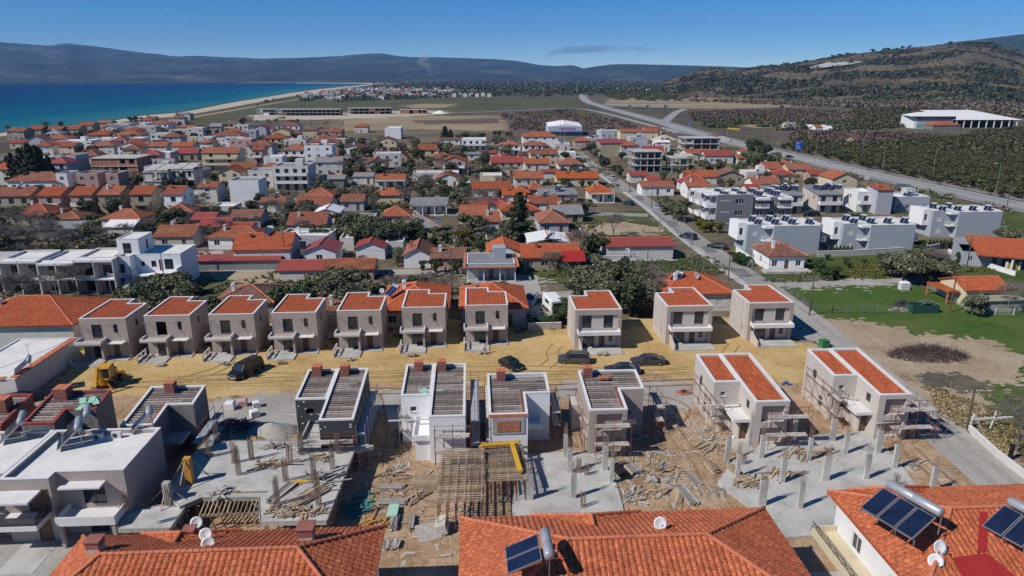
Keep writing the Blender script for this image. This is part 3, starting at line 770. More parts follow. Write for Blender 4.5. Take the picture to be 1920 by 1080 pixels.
def tile_strips(mb,f,pitch=.36,row=.38,rise=.055,seg=4,lift=.03):
    """arched tile courses laid over a planar convex roof face"""
    P3=[Vector(p)for p in f];n=(P3[1]-P3[0]).cross(P3[2]-P3[0]).normalized()
    if n.z<0:n=-n
    t=Vector((0,0,1)).cross(n)
    if t.length<1e-4:t=Vector((1,0,0))
    t.normalize();w=n.cross(t).normalized()
    if w.z<0:w=-w
    o=P3[0];U=[(p-o).dot(t)for p in P3];V=[(p-o).dot(w)for p in P3];N=len(P3)
    def vrange(u):
        vs=[]
        for i in range(N):
            a,b=(U[i],V[i]),(U[(i+1)%N],V[(i+1)%N])
            if(a[0]-u)*(b[0]-u)<=0 and abs(a[0]-b[0])>1e-9:vs.append(a[1]+(b[1]-a[1])*(u-a[0])/(b[0]-a[0]))
        return(min(vs),max(vs))if len(vs)>1 else None
    u=min(U)+pitch/2;vmin=min(V)
    while u<max(U):
        r=vrange(u)
        if r and r[1]-r[0]>.1:
            v0,v1=r;k0=int((v0-vmin)/row);v=v0
            k=k0
            while v<v1-.02:
                ve=min(v1,vmin+(k+1)*row)
                if ve-v>.03:
                    vs=[]
                    jit=rnd.uniform(-.006,.006)
                    for(vv,ex)in((v,.022),(ve,0.0)):
                        for i in range(seg+1):
                            a=i/seg;x=(a-.5)*pitch;hh=math.sin(a*math.pi)*rise
                            p=o+t*(u+x+jit)+w*vv+n*(lift+hh+ex);vs.append(tuple(p))
                    fs=[(i,i+1,seg+2+i,seg+1+i)for i in range(seg)]
                    lo=[tuple(Vector(q)-n*(.022+0*1))for q in vs[:seg+1]]
                    base=len(vs);vs+=lo;fs+=[(base+i,base+i+1,i+1,i)for i in range(seg)]
                    mb.add(vs,fs)
                v=ve;k+=1
        u+=pitch
# ---------------------------------------------------------------- trees
def np_mesh(name,V,F,m,smooth=False):
    me=bpy.data.meshes.new(name);V=np.asarray(V,dtype=np.float32);F=np.asarray(F,dtype=np.int32);k=F.shape[1]
    me.vertices.add(len(V));me.vertices.foreach_set('co',V.ravel());me.loops.add(F.size);me.loops.foreach_set('vertex_index',F.ravel())
    me.polygons.add(len(F));me.polygons.foreach_set('loop_start',np.arange(0,F.size,k,dtype=np.int32))
    try:me.polygons.foreach_set('loop_total',np.full(len(F),k,dtype=np.int32))
    except Exception:pass
    me.materials.append(m);me.update(calc_edges=True);me.validate()
    return me
def leaf_cloud(rs,centers,radii,n,size,flat=.8,asp=1.0):
    """many leaf-sized quads spread through ellipsoidal clumps"""
    C=np.asarray(centers);Rr=np.asarray(radii);vol=Rr**2;pr=vol/vol.sum()
    idx=rs.choice(len(C),n,p=pr);d=rs.normal(size=(n,3));d/=np.linalg.norm(d,axis=1)[:,None]
    rr=rs.uniform(.45,1.0,n)**.6;p=C[idx]+d*(Rr[idx]*rr)[:,None]*np.array([1,1,flat])
    a=rs.normal(size=(n,3))+d*1.0;a/=np.linalg.norm(a,axis=1)[:,None]
    b=rs.normal(size=(n,3));u=np.cross(a,b);u/=np.linalg.norm(u,axis=1)[:,None];v=np.cross(a,u)
    s=size*rs.uniform(.6,1.35,n)[:,None];u*=s;v*=s*asp
    V=np.stack([p-u-v,p+u-v*.6,p+u*.7+v,p-u*.8+v*.9],1).reshape(-1,3)
    return V,np.arange(4*n).reshape(-1,4)
def limbs(seed,h,spread,n,r0,twig=0,depth=2):
    r=random.Random(seed);mb=MB();tips=[]
    def grow(p,d,L,rad,k):
        q=p+d*L;mb.tube(p,q,rad,6 if rad>.08 else 4,rad*.62,cap=False)
        if k==0:tips.append(q);return
        m=r.randint(2,3)if k>1 else(3 if twig else 2)
        for i in range(m):
            e=(d+Vector((r.uniform(-1,1),r.uniform(-1,1),r.uniform(-.15,.7)))*spread).normalized()
            grow(q,e,L*r.uniform(.6,.85),rad*.6,k-1)
    for i in range(n):
        e=Vector((math.cos(6.28*i/n+r.random())*spread*.5,math.sin(6.28*i/n+r.random())*spread*.5,1)).normalized()
        grow(Vector((0,0,h*.22))if n>1 else Vector((0,0,0)),e,h*.28,r0*.7,depth)
    mb.tube((0,0,-.3),(0,0,h*.25),r0*1.2,8,r0*.85,cap=False)
    return mb,tips
TREE={}
def make_tree(kind,seed):
    rs=np.random.RandomState(seed);r=random.Random(seed)
    if kind=='bare':
        mb,tips=limbs(seed,6,.75,3,.12,1,4);tm=mb.mesh('trunk',M_bare,uv=False)
        c=MB()
        for t in tips:
            for _ in range(3):
                q=t+Vector((r.uniform(-1,1),r.uniform(-1,1),r.uniform(-.2,1)))*.8;c.tube(t,q,.022,3,.008,cap=False)
                for _ in range(2):c.tube(t.lerp(q,.5),q+Vector((r.uniform(-1,1),r.uniform(-1,1),r.uniform(-.2,1)))*.4,.014,3,.006,cap=False)
        return tm,c.mesh('crown',M_bare,uv=False)
    if kind in('olive','shrub','broad','yshrub','orchard'):
        h=5.0;mb,tips=limbs(seed,h,.8,3,.15 if kind!='shrub' else .08,0,2)
        cs=[];rd=[]
        for t in tips:cs.append((t.x*1.05,t.y*1.05,t.z*.95));rd.append(r.uniform(.55,1.0))
        for _ in range(9):
            a=r.uniform(0,6.28);q=r.uniform(.3,1.75);z=r.uniform(1.5,4.6)if kind not in('shrub','yshrub')else r.uniform(.5,3.2)
            cs.append((math.cos(a)*q*(1.1-abs(z-3)/4),math.sin(a)*q*(1.1-abs(z-3)/4),z));rd.append(r.uniform(.45,1.05))
        n,sz=(2600,.13)if kind!='orchard' else(700,.2)
        m={'olive':M_olive,'shrub':M_shrub,'broad':M_ever,'yshrub':M_yshrub,'orchard':M_orch}[kind]
        V,F=leaf_cloud(rs,cs,rd,n,sz,.85)
        return mb.mesh('trunk',M_trunk,uv=False),np_mesh('crown',V,F,m)
    if kind=='pine':
        mb=MB();mb.tube((0,0,-.3),(0,0,9.2),.28,8,.05);cs=[];rd=[]
        for k in range(46):
            z=1.6+8.2*k/46;R0=2.6*(1-k/48)**.8*(1+.25*math.sin(k*1.7));a=k*2.4+r.random();q=R0*r.uniform(.4,.95)
            cs.append((math.cos(a)*q,math.sin(a)*q,z-.15*q));rd.append(.35+.55*(1-k/50)*r.uniform(.7,1.2))
            if k%3==0:mb.tube((0,0,z-.2),(math.cos(a)*q,math.sin(a)*q,z),.06,4,.02,cap=False)
        V,F=leaf_cloud(rs,cs,rd,5200,.12,.6,1.6);return mb.mesh('trunk',M_trunk,uv=False),np_mesh('crown',V,F,M_ever)
    if kind=='cypress':
        mb=MB();mb.tube((0,0,-.3),(0,0,5.6),.12,6,.03);cs=[];rd=[]
        for k in range(26):
            z=.5+5.3*k/26;a=k*2.2;q=.22*math.sin(math.pi*min(1,k/26+.12));cs.append((math.cos(a)*q,math.sin(a)*q,z));rd.append(.62*math.sin(math.pi*min(.97,(k/26)*.8+.2))+.05)
        V,F=leaf_cloud(rs,cs,rd,2000,.09,1.2,1.5);return mb.mesh('trunk',M_trunk,uv=False),np_mesh('crown',V,F,M_ever)
    if kind=='palm':
        mb=MB();mb.tube((0,0,-.3),(.1,0,4.6),.22,8,.17);mb.tube((.1,0,4.3),(.1,0,4.9),.3,8,.2);c=MB()
        for k in range(34):
            a=k*2.4;el=r.uniform(-.35,1.2);p=Vector((.1,0,4.75));d=Vector((math.cos(a)*math.cos(el),math.sin(a)*math.cos(el),math.sin(el)))
            L=2.3;pr=p
            for s_ in range(5):
                q=pr+d*L/5;d=(d+Vector((0,0,-.23))).normalized();sd_=d.cross(Vector((0,0,1))).normalized()
                for j in range(3):
                    b=pr.lerp(q,j/3)
                    for sg in(-1,1):
                        e=b+sd_*sg*.42*(1-.13*s_)+d*.22+Vector((0,0,-.12));c.add([tuple(b),tuple(b+d*.09),tuple(e)],[(0,1,2)])
                c.beam(pr,q,.03);pr=q
        return mb.mesh('trunk',M_trunk,uv=False),c.mesh('crown',M_palm,uv=False)
for k,n in(('olive',4),('shrub',3),('broad',3),('yshrub',1),('pine',2),('cypress',1),('bare',4),('palm',2),('orchard',3)):
    TREE[k]=[make_tree(k,100+i*7+len(k))for i in range(n)]
BASEH=dict(olive=5.2,shrub=4.2,broad=5.2,yshrub=4.2,pine=10.2,cypress=6.2,bare=6.5,palm=5.6,orchard=5.2)
TNAME=dict(olive='olive_tree',shrub='shrub',broad='evergreen_tree',yshrub='shrub',pine='conifer_tree',cypress='cypress_tree',bare='bare_tree',palm='palm_tree',orchard='orchard_tree')
AUTO=[]
def tree(kind,loc,h,wide=1.0,label=None,group=None,auto=None):
    v=rnd.choice(TREE[kind]);k=h/BASEH[kind]
    t=thing(TNAME[kind],label,'shrub' if 'shrub' in kind else 'tree',(loc[0],loc[1],0),rnd.uniform(0,6.28),group,(k*wide,k*wide,k))
    link('trunk',v[0],t);link('crown',v[1],t)
    if not label:AUTO.append((t,auto or kind,Vector((loc[0],loc[1],0))))
    return t
# ---------------------------------------------------------------- roof and street kit
_hm={}
def heater(loc,rz,n=2,label=None,group=None,sc=1.0,h=.9,tilt=38,side=False):
    """roof solar water heater: collectors on a rack with a tank along the top"""
    t=thing('solar_water_heater',label,'water heater',loc,rz,group,sc)
    if('p',n,tilt,side)not in _hm:
        ps=[];a=R(tilt)
        for i in range(n):
            m=MB();m.T=Matrix.Translation((-(n*1.06)/2+i*1.06,0,.15))@Matrix.Rotation(a,4,'X')
            m.box(0,0,0,1.0,1.95,.08);fr=m
            g_=MB();g_.T=m.T;g_.box(.05,.05,.081,.95,1.9,.09);ps.append((fr.mesh('collector',M_metal),g_.mesh('glass',M_bluep)))
        tk=MB();y=math.cos(a)*1.95+.15;z=.15+math.sin(a)*1.95+.22;L=max(1.3,n*1.0)
        prof=[(0,-.02),(.2,0),(.27,.08),(.27,L-.08),(.2,L),(0,L+.02)]
        tk.T=Matrix.Translation((-L/2,y,z))@Matrix.Rotation(R(90),4,'Y');tk.lathe((0,0,0),prof,14)
        st=MB()
        for x in(-L*.36,L*.36):
            st.beam((x,y,z-.25),(x,y+.12,0),.05);st.beam((x,y-.1,z-.3),(x,.05,.1),.05);st.beam((x,y,.15),(x,.3,.1),.04)
        st.beam((-L*.36,y+.1,.5),(L*.36,y,z-.3),.03)
        _hm[('p',n,tilt,side)]=(ps,tk.mesh('tank',M_tank,smooth=True),st.mesh('rack',M_metal))
    ps,tk,st=_hm[('p',n,tilt,side)]
    for a_,b_ in ps:c=link('collector',a_,t);link('glass',b_,c)
    link('tank',tk,t);link('rack',st,t)
    if not label:AUTO.append((t,'heater',Vector(loc)))
    return t
def dish(loc,rz,label,sc=1.0,group=None,pole=.6):
    t=thing('satellite_dish',label,'satellite dish',loc,rz,group,sc)
    if 'dish' not in _hm:
        m=MB();m.T=Matrix.Translation((0,-.1,0))@Matrix.Rotation(R(62),4,'X')
        prof=[(0.001,.0),(.15,.012),(.3,.05),(.42,.1),(.425,.115),(.3,.065),(.15,.027),(.001,.015)];m.lathe((0,0,0),prof,24)
        a=MB();a.T=m.T;a.beam((0,-.38,.1),(0,-.05,.5),.025);a.box(-.04,-.1,.48,.04,0,.58)
        p=MB();p.tube((0,0,-1.0),(0,0,0.05),.025,8);p.beam((0,0,0),(0,-.1,0),.05);p.box(-.1,-.1,-1.0,.1,.1,-.96)
        _hm['dish']=(m.mesh('reflector',M_dish,smooth=True),a.mesh('feed_arm',M_metal),p.mesh('mast',M_metal))
    for nm,me in zip(('reflector','feed_arm','mast'),_hm['dish']):link(nm,me,t)
    return t
def ac_unit(parent,loc,rz=0,top=False):
    if 'ac' not in _hm:
        m=MB();m.box(-.42,-.16,0,.42,.16,.6);f=MB();f.T=Matrix.Translation((-.1,-.165,.3))@Matrix.Rotation(R(90),4,'X');f.lathe((0,0,0),[(.01,.01),(.22,.01),(.24,.0)],16)
        _hm['ac']=(m.mesh('air_conditioner',M_frame_w),f.mesh('fan_grille',M_steel_d))
    o=link('air_conditioner',_hm['ac'][0],parent,loc,rz);link('fan_grille',_hm['ac'][1],o);return o
def utility_pole(px,py,h,label,m=None,arms=True,r=.14,lean=0):
    w=G(px,py);t=thing('utility_pole',label,'pole',w,GR)
    p=MB();p.tube((0,0,-.3),(lean*h,0,h),r,8,r*.65);p.build('post',m or M_trunk,t)
    if arms:
        a=MB();a.beam((-.9+lean*h,0,h-.5),(.9+lean*h,0,h-.5),.09);a.build('crossarm',m or M_trunk,t)
        i=MB()
        for x in(-.8,-.3,.3,.8):i.lathe((x+lean*h,0,h-.46),[(0,0),(.05,.02),(.03,.07),(.05,.1),(0,.15)],6)
        i.build('insulator',M_dish,t)
    return t
def wire(name,a,b,sag,label,r=.02,group=None,n=14,m=None):
    mb=MB();a=Vector(a);b=Vector(b);pr=a
    for i in range(1,n+1):
        t=i/n;q=a.lerp(b,t)-Vector((0,0,sag*4*t*(1-t)));mb.tube(pr,q,r,4,cap=False);pr=q
    return tag(mb.build(name,m or M_black,uv=False),label,'cable',group)
_lamp={}
def street_lamp(px,py,ytop,label,side=-1,group='lamps along the motorway'):
    w=G(px,py);e=(540-ytop)/FPX;rr=(-math.sin(PITCH)+e*math.cos(PITCH))/(math.cos(PITCH)+e*math.sin(PITCH));h=CAM_Z+w.y*rr
    t=thing('street_lamp',label,'street lamp',w,R(10),group)
    if not _lamp:
        p=MB();p.tube((0,0,-.3),(0,0,1),.085,8,.05)
        _lamp['p']=p.mesh('post',M_metal)
        a=MB();a.tube((0,0,0),(1.6,0,.35),.045,6);_lamp['a']=a.mesh('arm',M_metal)
        l=MB();l.box(1.5,-.16,.28,2.3,.16,.42);l.box(1.6,-.12,.24,2.2,.12,.28);_lamp['l']=l.mesh('lamp_head',M_coping)
    link('post',_lamp['p'],t,(0,0,0),0,(1.3,1.3,h));link('arm',_lamp['a'],t,(0,0,h),0,(side,1,1));link('lamp_head',_lamp['l'],t,(0,0,h),0,(side,1,1))
    return t
# ---------------------------------------------------------------- the new housing rows
def toL(w,rz=GR):c,s=math.cos(rz),math.sin(rz);return Vector((w[0]*c+w[1]*s,-w[0]*s+w[1]*c,w[2]if len(w)>2 else 0))
def toW(l,rz=GR):c,s=math.cos(rz),math.sin(rz);return Vector((l[0]*c-l[1]*s,l[0]*s+l[1]*c,l[2]if len(l)>2 else 0))
LM=[]
def landmark(w,phrase):LM.append((Vector((w[0],w[1],0)),phrase))
def house_A(fl,label,group,doors=True,parap=True,open_up=False):
    o=G(*fl,6.0);W,D1,D2=6.3,9.0,6.8;B=Bld('terraced_house' if False else 'new_house',label,'house',(o.x,o.y,0),GR,group,M_stucco,2)
    b=B.block([(0,0),(W,0),(W,D2),(3.6,D2),(3.6,D1),(0,D1)],-.2,5.62,top=False)
    B.win(b,0,1.5,3.05,1.4,2.05,'o' if open_up else 'd');B.win(b,0,4.5,3.85,.55,1.25,'d')
    B.win(b,0,1.3,.2,1.9,2.15,'d');B.win(b,0,4.05,.2,.85,2.1,'p')
    B.win(b,1,2.6,3.9,.7,1.0,'d')
    inn=B.flat(b,.33,.2,deck=M_stucco)
    tb=MB()
    for f in([(.22,.22),(W-.22,.22),(W-.22,D2-.22),(.22,D2-.22)],[(.22,D2-.22),(3.38,D2-.22),(3.38,D1-.22),(.22,D1-.22)]):
        tile_strips(tb,[(x,y,5.78)for x,y in f],.34,.38)
    tb.build('roof_tiles',M_tile_str,B.root)
    m=MB();m.box(-.25,-1.75,2.6,3.35,-.003,2.82);bal=m.build('balcony',M_stucco,B.root)
    r=MB();ph=.42 if parap else .3
    r.box(-.25,-1.75,2.82,-.1,-.003,2.82+ph);r.box(3.2,-1.75,2.82,3.35,-.003,2.82+ph);r.box(-.1,-1.75,2.82,3.2,-1.6,2.82+ph*.8)
    r.build('balcony_parapet',M_coping,bal)
    w_=MB();w_.box(3.0,-1.35,-.1,3.3,-.003,2.595);w_.build('wing_wall',M_stucco,B.root)
    c=MB();c.box(3.55,-.95,2.5,5.9,-.003,2.6);c.beam((5.75,-.9,2.66),(5.75,0,3.0),.05);c.build('canopy',M_coping,B.root)
    t=MB();t.box(-.1,-3.3,-.2,3.45,-.004,.26);t.box(3.45,-1.2,-.2,W,-.004,.22);t.build('terrace',M_conc_l,B.root)
    lw=MB();lw.box(-.3,-3.35,-.2,-.105,-.5,.55);lw.box(-.3,-3.35,.55,-.105,-3.15,1.15);lw.box(-.3,-1.9,.55,-.105,-1.7,1.15);lw.box(-.3,-.7,.55,-.105,-.5,1.15);lw.box(-.3,-3.35,1.15,-.105,-.5,1.25);lw.build('low_wall',M_stucco_l,B.root)
    rd=MB()
    rd.beam((.5,0,5.15),(.05,-1.0,5.35),.05);rd.beam((.05,-1.0,5.35),(.3,0,4.7),.04)
    rd.beam((3.9,0,5.2),(3.3,-1.0,5.15),.05);rd.beam((3.3,-1.0,5.15),(4.3,0,4.95),.04);rd.beam((.1,-.02,2.9),(.1,-.02,5.2),.045)
    rd.build('bracket',M_stucco_l,B.root)
    B.done();landmark(o,'x');return B
labA=['new beige house at the left end of the front row, behind the yellow digger','new beige house second from the left in the front row, open upstairs window','new beige house third from the left, behind the black van',
        'new beige house fourth from the left in the front row, beside the black van','new beige house fifth from the left, in front of the brick boundary wall','new beige house in front of the wide hipped roof with solar heater',
        'new beige house in front of the square hipped roof, timbers on its porch']
gA='new beige houses in the front row'
for i,fl in enumerate([(147,598),(269,592.5),(390,590),(508,587),(631,583),(753,577),(872,573)]):
    house_A(fl,labA[i],gA,parap=i%2==0,open_up=(i==1))
def house_B(fl,label,group):
    o=G(*fl,6.0);W,D1,D2=6.8,6.7,9.2;B=Bld('new_house',label,'house',(o.x,o.y,0),GR,group,M_stucco_l,2)
    b=B.block([(0,0),(W,0),(W,D2),(2.7,D2),(2.7,D1),(0,D1)],-.2,5.62,wall=M_stucco_l)
    B.win(b,0,1.05,3.1,1.4,2.0,'d');B.win(b,0,4.2,3.1,1.4,2.0,'d');B.win(b,0,1.2,.2,1.7,2.15,'d');B.win(b,0,3.6,.2,.85,2.1,'p');B.win(b,0,5.0,1.0,.6,1.25,'d')
    B.win(b,5,4.8,1.2,.8,.9,'d')
    B.flat(b,.33,.2,deck=M_stucco)
    tb=MB()
    for f in([(.22,.22),(W-.22,.22),(W-.22,D1-.22),(.22,D1-.22)],[(2.92,D1-.22),(W-.22,D1-.22),(W-.22,D2-.22),(2.92,D2-.22)]):
        tile_strips(tb,[(x,y,5.78)for x,y in f],.34,.38)
    tb.build('roof_tiles',M_tile_str,B.root)
    p=MB();p.box(0,-.28,-.2,.5,-.003,5.95);p.box(W-.6,-.28,-.2,W,-.003,5.95);p.box(.5,-.28,5.2,W-.6,-.003,5.95);p.build('front_frame',M_stucco,B.root)
    q=MB();q.box(-.15,.4,-.2,-.003,1.2,5.9);q.box(-.15,2.0,-.2,-.003,D1,5.9);q.build('side_panel',M_stucco_l,B.root)
    m=MB();m.box(.3,-1.75,2.6,W-.35,-.285,2.85);bal=m.build('balcony',M_coping,B.root)
    r=MB();r.box(.3,-1.75,2.85,.45,-.285,3.2);r.box(W-.5,-1.75,2.85,W-.35,-.285,3.2);r.box(.45,-1.75,2.85,W-.5,-1.6,3.12);r.build('balcony_parapet',M_coping,bal)
    t=MB();t.box(.9,-3.0,-.2,W-.1,-.285,.26);t.build('terrace',M_conc_l,B.root)
    lw=MB();lw.add([(.55,-3.0,-.2),(.55,-.29,-.2),(.75,-3.0,-.2),(.75,-.29,-.2),(.55,-3.0,.9),(.55,-.29,1.7),(.75,-3.0,.9),(.75,-.29,1.7)],[(0,1,5,4),(2,6,7,3),(4,5,7,6),(0,4,6,2),(1,3,7,5)]);lw.build('low_wall',M_stucco_l,B.root)
    rd=MB()
    for x in(.35,3.4,6.35):rd.beam((x+.25,-.28,4.9),(x-.15,-1.2,5.3),.05)
    rd.build('bracket',M_stucco,B.root)
    B.done();return B
gB='new beige houses with the wide balcony'
house_B((1078.6,580.8),'new beige house with wide balcony behind the two parked cars, orchard tree mass behind',gB)
house_B((1251,574),'new beige house with wide balcony, middle of the three on the right',gB)
house_B((1405,568),'new beige house with wide balcony at the right end, beside the gravel road',gB)
def ringz(mb,outer,inner,z0,z1):
    n=len(outer);v=[(*p,z0(p))for p in outer]+[(*p,z1(p))for p in outer]+[(*p,z1(p))for p in inner]+[(*p,z0(p))for p in inner];f=[]
    for i in range(n):
        j=(i+1)%n;f+=[(i,j,n+j,n+i),(n+i,n+j,2*n+j,2*n+i),(2*n+i,2*n+j,3*n+j,3*n+i),(3*n+i,3*n+j,j,i)]
    mb.add(v,f)
def slope_block(B,pts,zf,zlow,wall,roof='battens',coping=None,rects=None,cop=True,t=.22,pz=.32):
    """walls up to the sloping top zf(p), parapet ring, sunken roof"""
    b=B.block(pts,-.2,zlow,wall=wall,top=False)
    w=B.part('wall',wall);n=len(pts)
    for i in range(n):
        a,c=pts[i],pts[(i+1)%n];w.quad((*a,zlow),(*c,zlow),(*c,zf(c)),(*a,zf(a)))
    inn=inset(pts,t)
    ringz(B.part('parapet',coping or M_coping),inset(pts,-.02),inset(pts,t+.02),lambda p:zf(p)-.12 if cop else zf(p)-.03,lambda p:zf(p)+.05)
    pi=B.part('parapet_inside',wall)
    for i in range(n):
        a,c=inn[(i+1)%n],inn[i];pi.quad((*a,zf(a)-pz-.05),(*c,zf(c)-pz-.05),(*c,zf(c)-.03),(*a,zf(a)-.03))
    rects=rects or[inn]
    for k,rc in enumerate(rects):
        dk=B.part('roof_deck',M_deckb if roof=='battens' else M_stucco);dk.poly([(*p,zf(p)-pz-.002*k)for p in rc])
        if roof=='tiles':
            tb=MB();tile_strips(tb,[(*p,zf(p)-pz+.03)for p in rc],.31,.36);tb.build('roof_tiles',M_tile_str,B.root)
        else:
            bt=MB();x0=min(p[0]for p in rc)+.03;x1=max(p[0]for p in rc)-.03;y0=min(p[1]for p in rc);y1=max(p[1]for p in rc);y=y0+.2
            while y<y1-.1:
                z=zf((0,y))-pz;xa=x0
                while xa<x1-.05:
                    xb=min(x1,xa+rnd.uniform(1.5,4));bt.box(xa,y+rnd.uniform(-.015,.015),z+.03,xb-.01,y+.15,z+.17);xa=xb
                y+=.45
            bt.build('roof_battens',M_batten,B.root);jb=B.part('roof_joists',M_wood_g);x=x0+.3
            while x<x1:jb.add([(x,y0,zf((x,y0))-pz+.005),(x+.08,y0,zf((x,y0))-pz+.005),(x+.08,y1,zf((x,y1))-pz+.005),(x,y1,zf((x,y1))-pz+.005)],[(0,1,2,3)]);x+=.7
    return b
def stack(B,x,y,z,s=.95,h=1.25):
    c=MB();n=6
    for k in range(n):
        e=.0 if k%2 else .02;c.box(x-s/2-e,y-s/2-e,z+k*h/n,x+s/2+e,y+s/2+e,z+(k+.86)*h/n)
    c.box(x-s/2+.02,y-s/2+.02,z,x+s/2-.02,y+s/2-.02,z+h*.98)
    o=c.build('chimney',M_brick_r,B.root)
    t=MB();t.box(x-s/2-.03,y-s/2-.03,z+h,x-.02,y+s/2+.03,z+h+.07);t.box(x+.02,y-s/2-.03,z+h,x+s/2+.03,y+s/2+.03,z+h+.07);t.build('chimney_cap',M_tile_c,o)
def mat_patched():
    m,nt,b=_nt('insulated wall with glue spots')
    co=coords(nt,'UV',(1.0,1.6,1));v=nt.nodes.new('ShaderNodeTexVoronoi');v.inputs['Scale'].default_value=1.3;nt.links.new(co,v.inputs['Vector'])
    n=noi(nt,coords(nt,'UV'),3.0,4)
    f=mth(nt,'LESS_THAN',mth(nt,'ADD',v.outputs['Distance'],mth(nt,'MULTIPLY',n,.35)),.36)
    nt.links.new(mixc(nt,f,(.045,.048,.055),(.6,.6,.6)),b.inputs['Base Color']);b.inputs['Roughness'].default_value=.8
    return m
M_patch=mat_patched()
HF,HB_=5.3,6.15
def frame_of(LF,LR,RF,RR,BL,BR):
    A,Bm,C,D=(toL(G(*p,HF))for p in(LF,LR,RF,RR));E,F=(toL(G(*p,HB_))for p in(BL,BR))
    x0=(A.x+E.x)/2;x2=(D.x+F.x)/2;x1=(Bm.x+C.x)/2;yL=(A.y+Bm.y)/2;yR=(C.y+D.y)/2;yb=(E.y+F.y)/2
    return x0,x1,x2,yL,yR,yb
def two_strip(px,label,group,wall,roof,name='unfinished_house',**k):
    x0,x1,x2,yL,yR,yb=frame_of(*px);o=toW((x0,yR,0));B=Bld(name,label,'house',o,GR,group,wall,2)
    w1,w2=x1-x0,x2-x0;dl=yL-yR;D=yb-yR;B.dim=(w1,w2,dl,D)
    zf=lambda p:HF+(HB_-HF)*(p[1])/D
    zl=lambda p:zf(p)+.02
    b1=slope_block(B,[(0,dl),(w1-.1,dl),(w1-.1,D),(0,D)],zf,5.2,wall,roof)
    b2=slope_block(B,[(w1-.1,0),(w2,0),(w2,D),(w1-.1,D)],zl,5.1,wall,roof)
    B.b1,B.b2=b1,b2
    return B
def notch(px,label,group,wall,roof,name='unfinished_house',**k):
    """left part comes further forward than the right part"""
    x0,x1,x2,yL,yR,yb=frame_of(*px);o=toW((x0,yL,0));B=Bld(name,label,'house',o,GR,group,wall,2)
    w1,w2=x1-x0,x2-x0;dr=yR-yL;D=yb-yL;B.dim=(w1,w2,dr,D)
    zf=lambda p:HF+(HB_-HF)*(p[1])/D
    pts=[(0,0),(w1,0),(w1,dr),(w2,dr),(w2,D),(0,D)];t=.22
    B.b1=slope_block(B,pts,zf,5.1,wall,roof,rects=[[(t,t),(w1-t,t),(w1-t,dr+t),(t,dr+t)],[(t,dr+t),(w2-t,dr+t),(w2-t,D-t),(t,D-t)]],**k)
    rl=B.part('red_batten',M_redmetal);z=lambda y:zf((0,y))-.1
    rl.add([(w1-.5,.3,z(.3)),(w1-.35,.3,z(.3)),(w1-.35,dr+.35,z(dr+.35)),(w1-.5,dr+.35,z(dr+.35))],[(0,1,2,3)])
    rl.add([(w1-.5,dr+.36,z(dr)),(w2-.3,dr+.36,z(dr)),(w2-.3,dr+.5,z(dr)),(w1-.5,dr+.5,z(dr))],[(0,1,2,3)]);rl.box(.3,.27,z(0)-.15,w1-.51,.45,z(0)-.02)
    return B
def porch(B,x0,x1,y0,y1,z=2.7,m=None,tank=False):
    """flat roofed entrance in the corner with a door"""
    b=B.block([(x0+.9,y0+.9),(x1,y0+.9),(x1,y1-.005),(x0+.9,y1-.005)],-.2,z-.24,wall=m or B.wall);B.win(b,0,.2,.1,.9,2.1,'p')
    c=MB();c.box(x0,y0,z-.22,x1-.005,y1-.005,z);c.box(x0,y0,z,x0+.12,y1-.005,z+.14);c.box(x0+.12,y0,z,x1-.005,y0+.12,z+.14);c.build('porch_roof',M_coping,B.root)
    s=MB();s.box(x0-.2,y0-1.6,-.2,x1-.01,y0+.9,.14);s.build('terrace',M_conc_l,B.root)
g3='unfinished white parapet houses in the middle row'
for px,lab in(((((1339.4,721.3),(1393,720.4),(1416.3,753.7),(1479,752.8),(1305,664.8),(1409,662))),'beige house with two orange tiled roof strips, left of the tiled pair, scaffolded left wall'),
                ((((1564.3,709.4),(1614.3,708.5),(1647.6,741),(1707.8,740),(1514.3,655.7),(1609.6,652))),'beige house with two orange tiled roof strips, right of the pair, beside the gravel road')):
    B=two_strip(px,lab,'beige houses with orange roof strips',M_stucco_l,'tiles',name='new_house');w1,w2,dl,D=B.dim
    B.win(B.b1,0,w1*.25,3.9,.65,.55,'W');B.win(B.b1,0,w1*.42,1.6,.8,.8,'W')
    B.win(B.b1,3,2.0,3.2,.9,1.3,'d');B.win(B.b1,3,D*.35,.8,.9,1.2,'d')
    B.win(B.b2,3,D-dl+.6 if False else D-dl*.55,3.6,.9,1.0,'d')
    for z0 in(.35,2.9):B.b2['holes'].setdefault(0,[]).append((.75,z0,w2-w1-.35,z0+1.9,.5,'o'))
    pp=MB()
    for z0 in(.35,2.9):pp.quad((w1+.6,.45,z0),(w2-.4,.45,z0),(w2-.4,.45,z0+1.9),(w1+.6,.45,z0+1.9))
    pp.build('balcony_back',M_stucco,B.root)
    porch(B,w1-2.0,w1-.12,dl*.15,dl,2.8);B.done()
B=two_strip(((752,747.4),(809,745),(807.4,781.8),(873.4,780),(761.7,685),(872.6,680.6)),'white plastered house with two open batten roof strips and mint boards on top',g3,M_white_new,'battens');w1,w2,dl,D=B.dim
B.win(B.b1,0,w1*.28,3.7,.7,.6,'W')
stack(B,1.5,D-1.0,5.75);stack(B,w1+.8,D-1.0,5.75)
m=MB();m.box(w1-1.9,0.2,2.5,w1-.12,dl-.01,2.7);m.box(w1-1.9,.2,2.7,w1-1.75,dl-.01,3.1);m.box(w1-1.75,.2,2.7,w1-.12,.35,3.1);m.box(w1-1.6,.5,-.2,w1-.12,dl-.01,2.5);m.build('balcony',M_white_new,B.root)
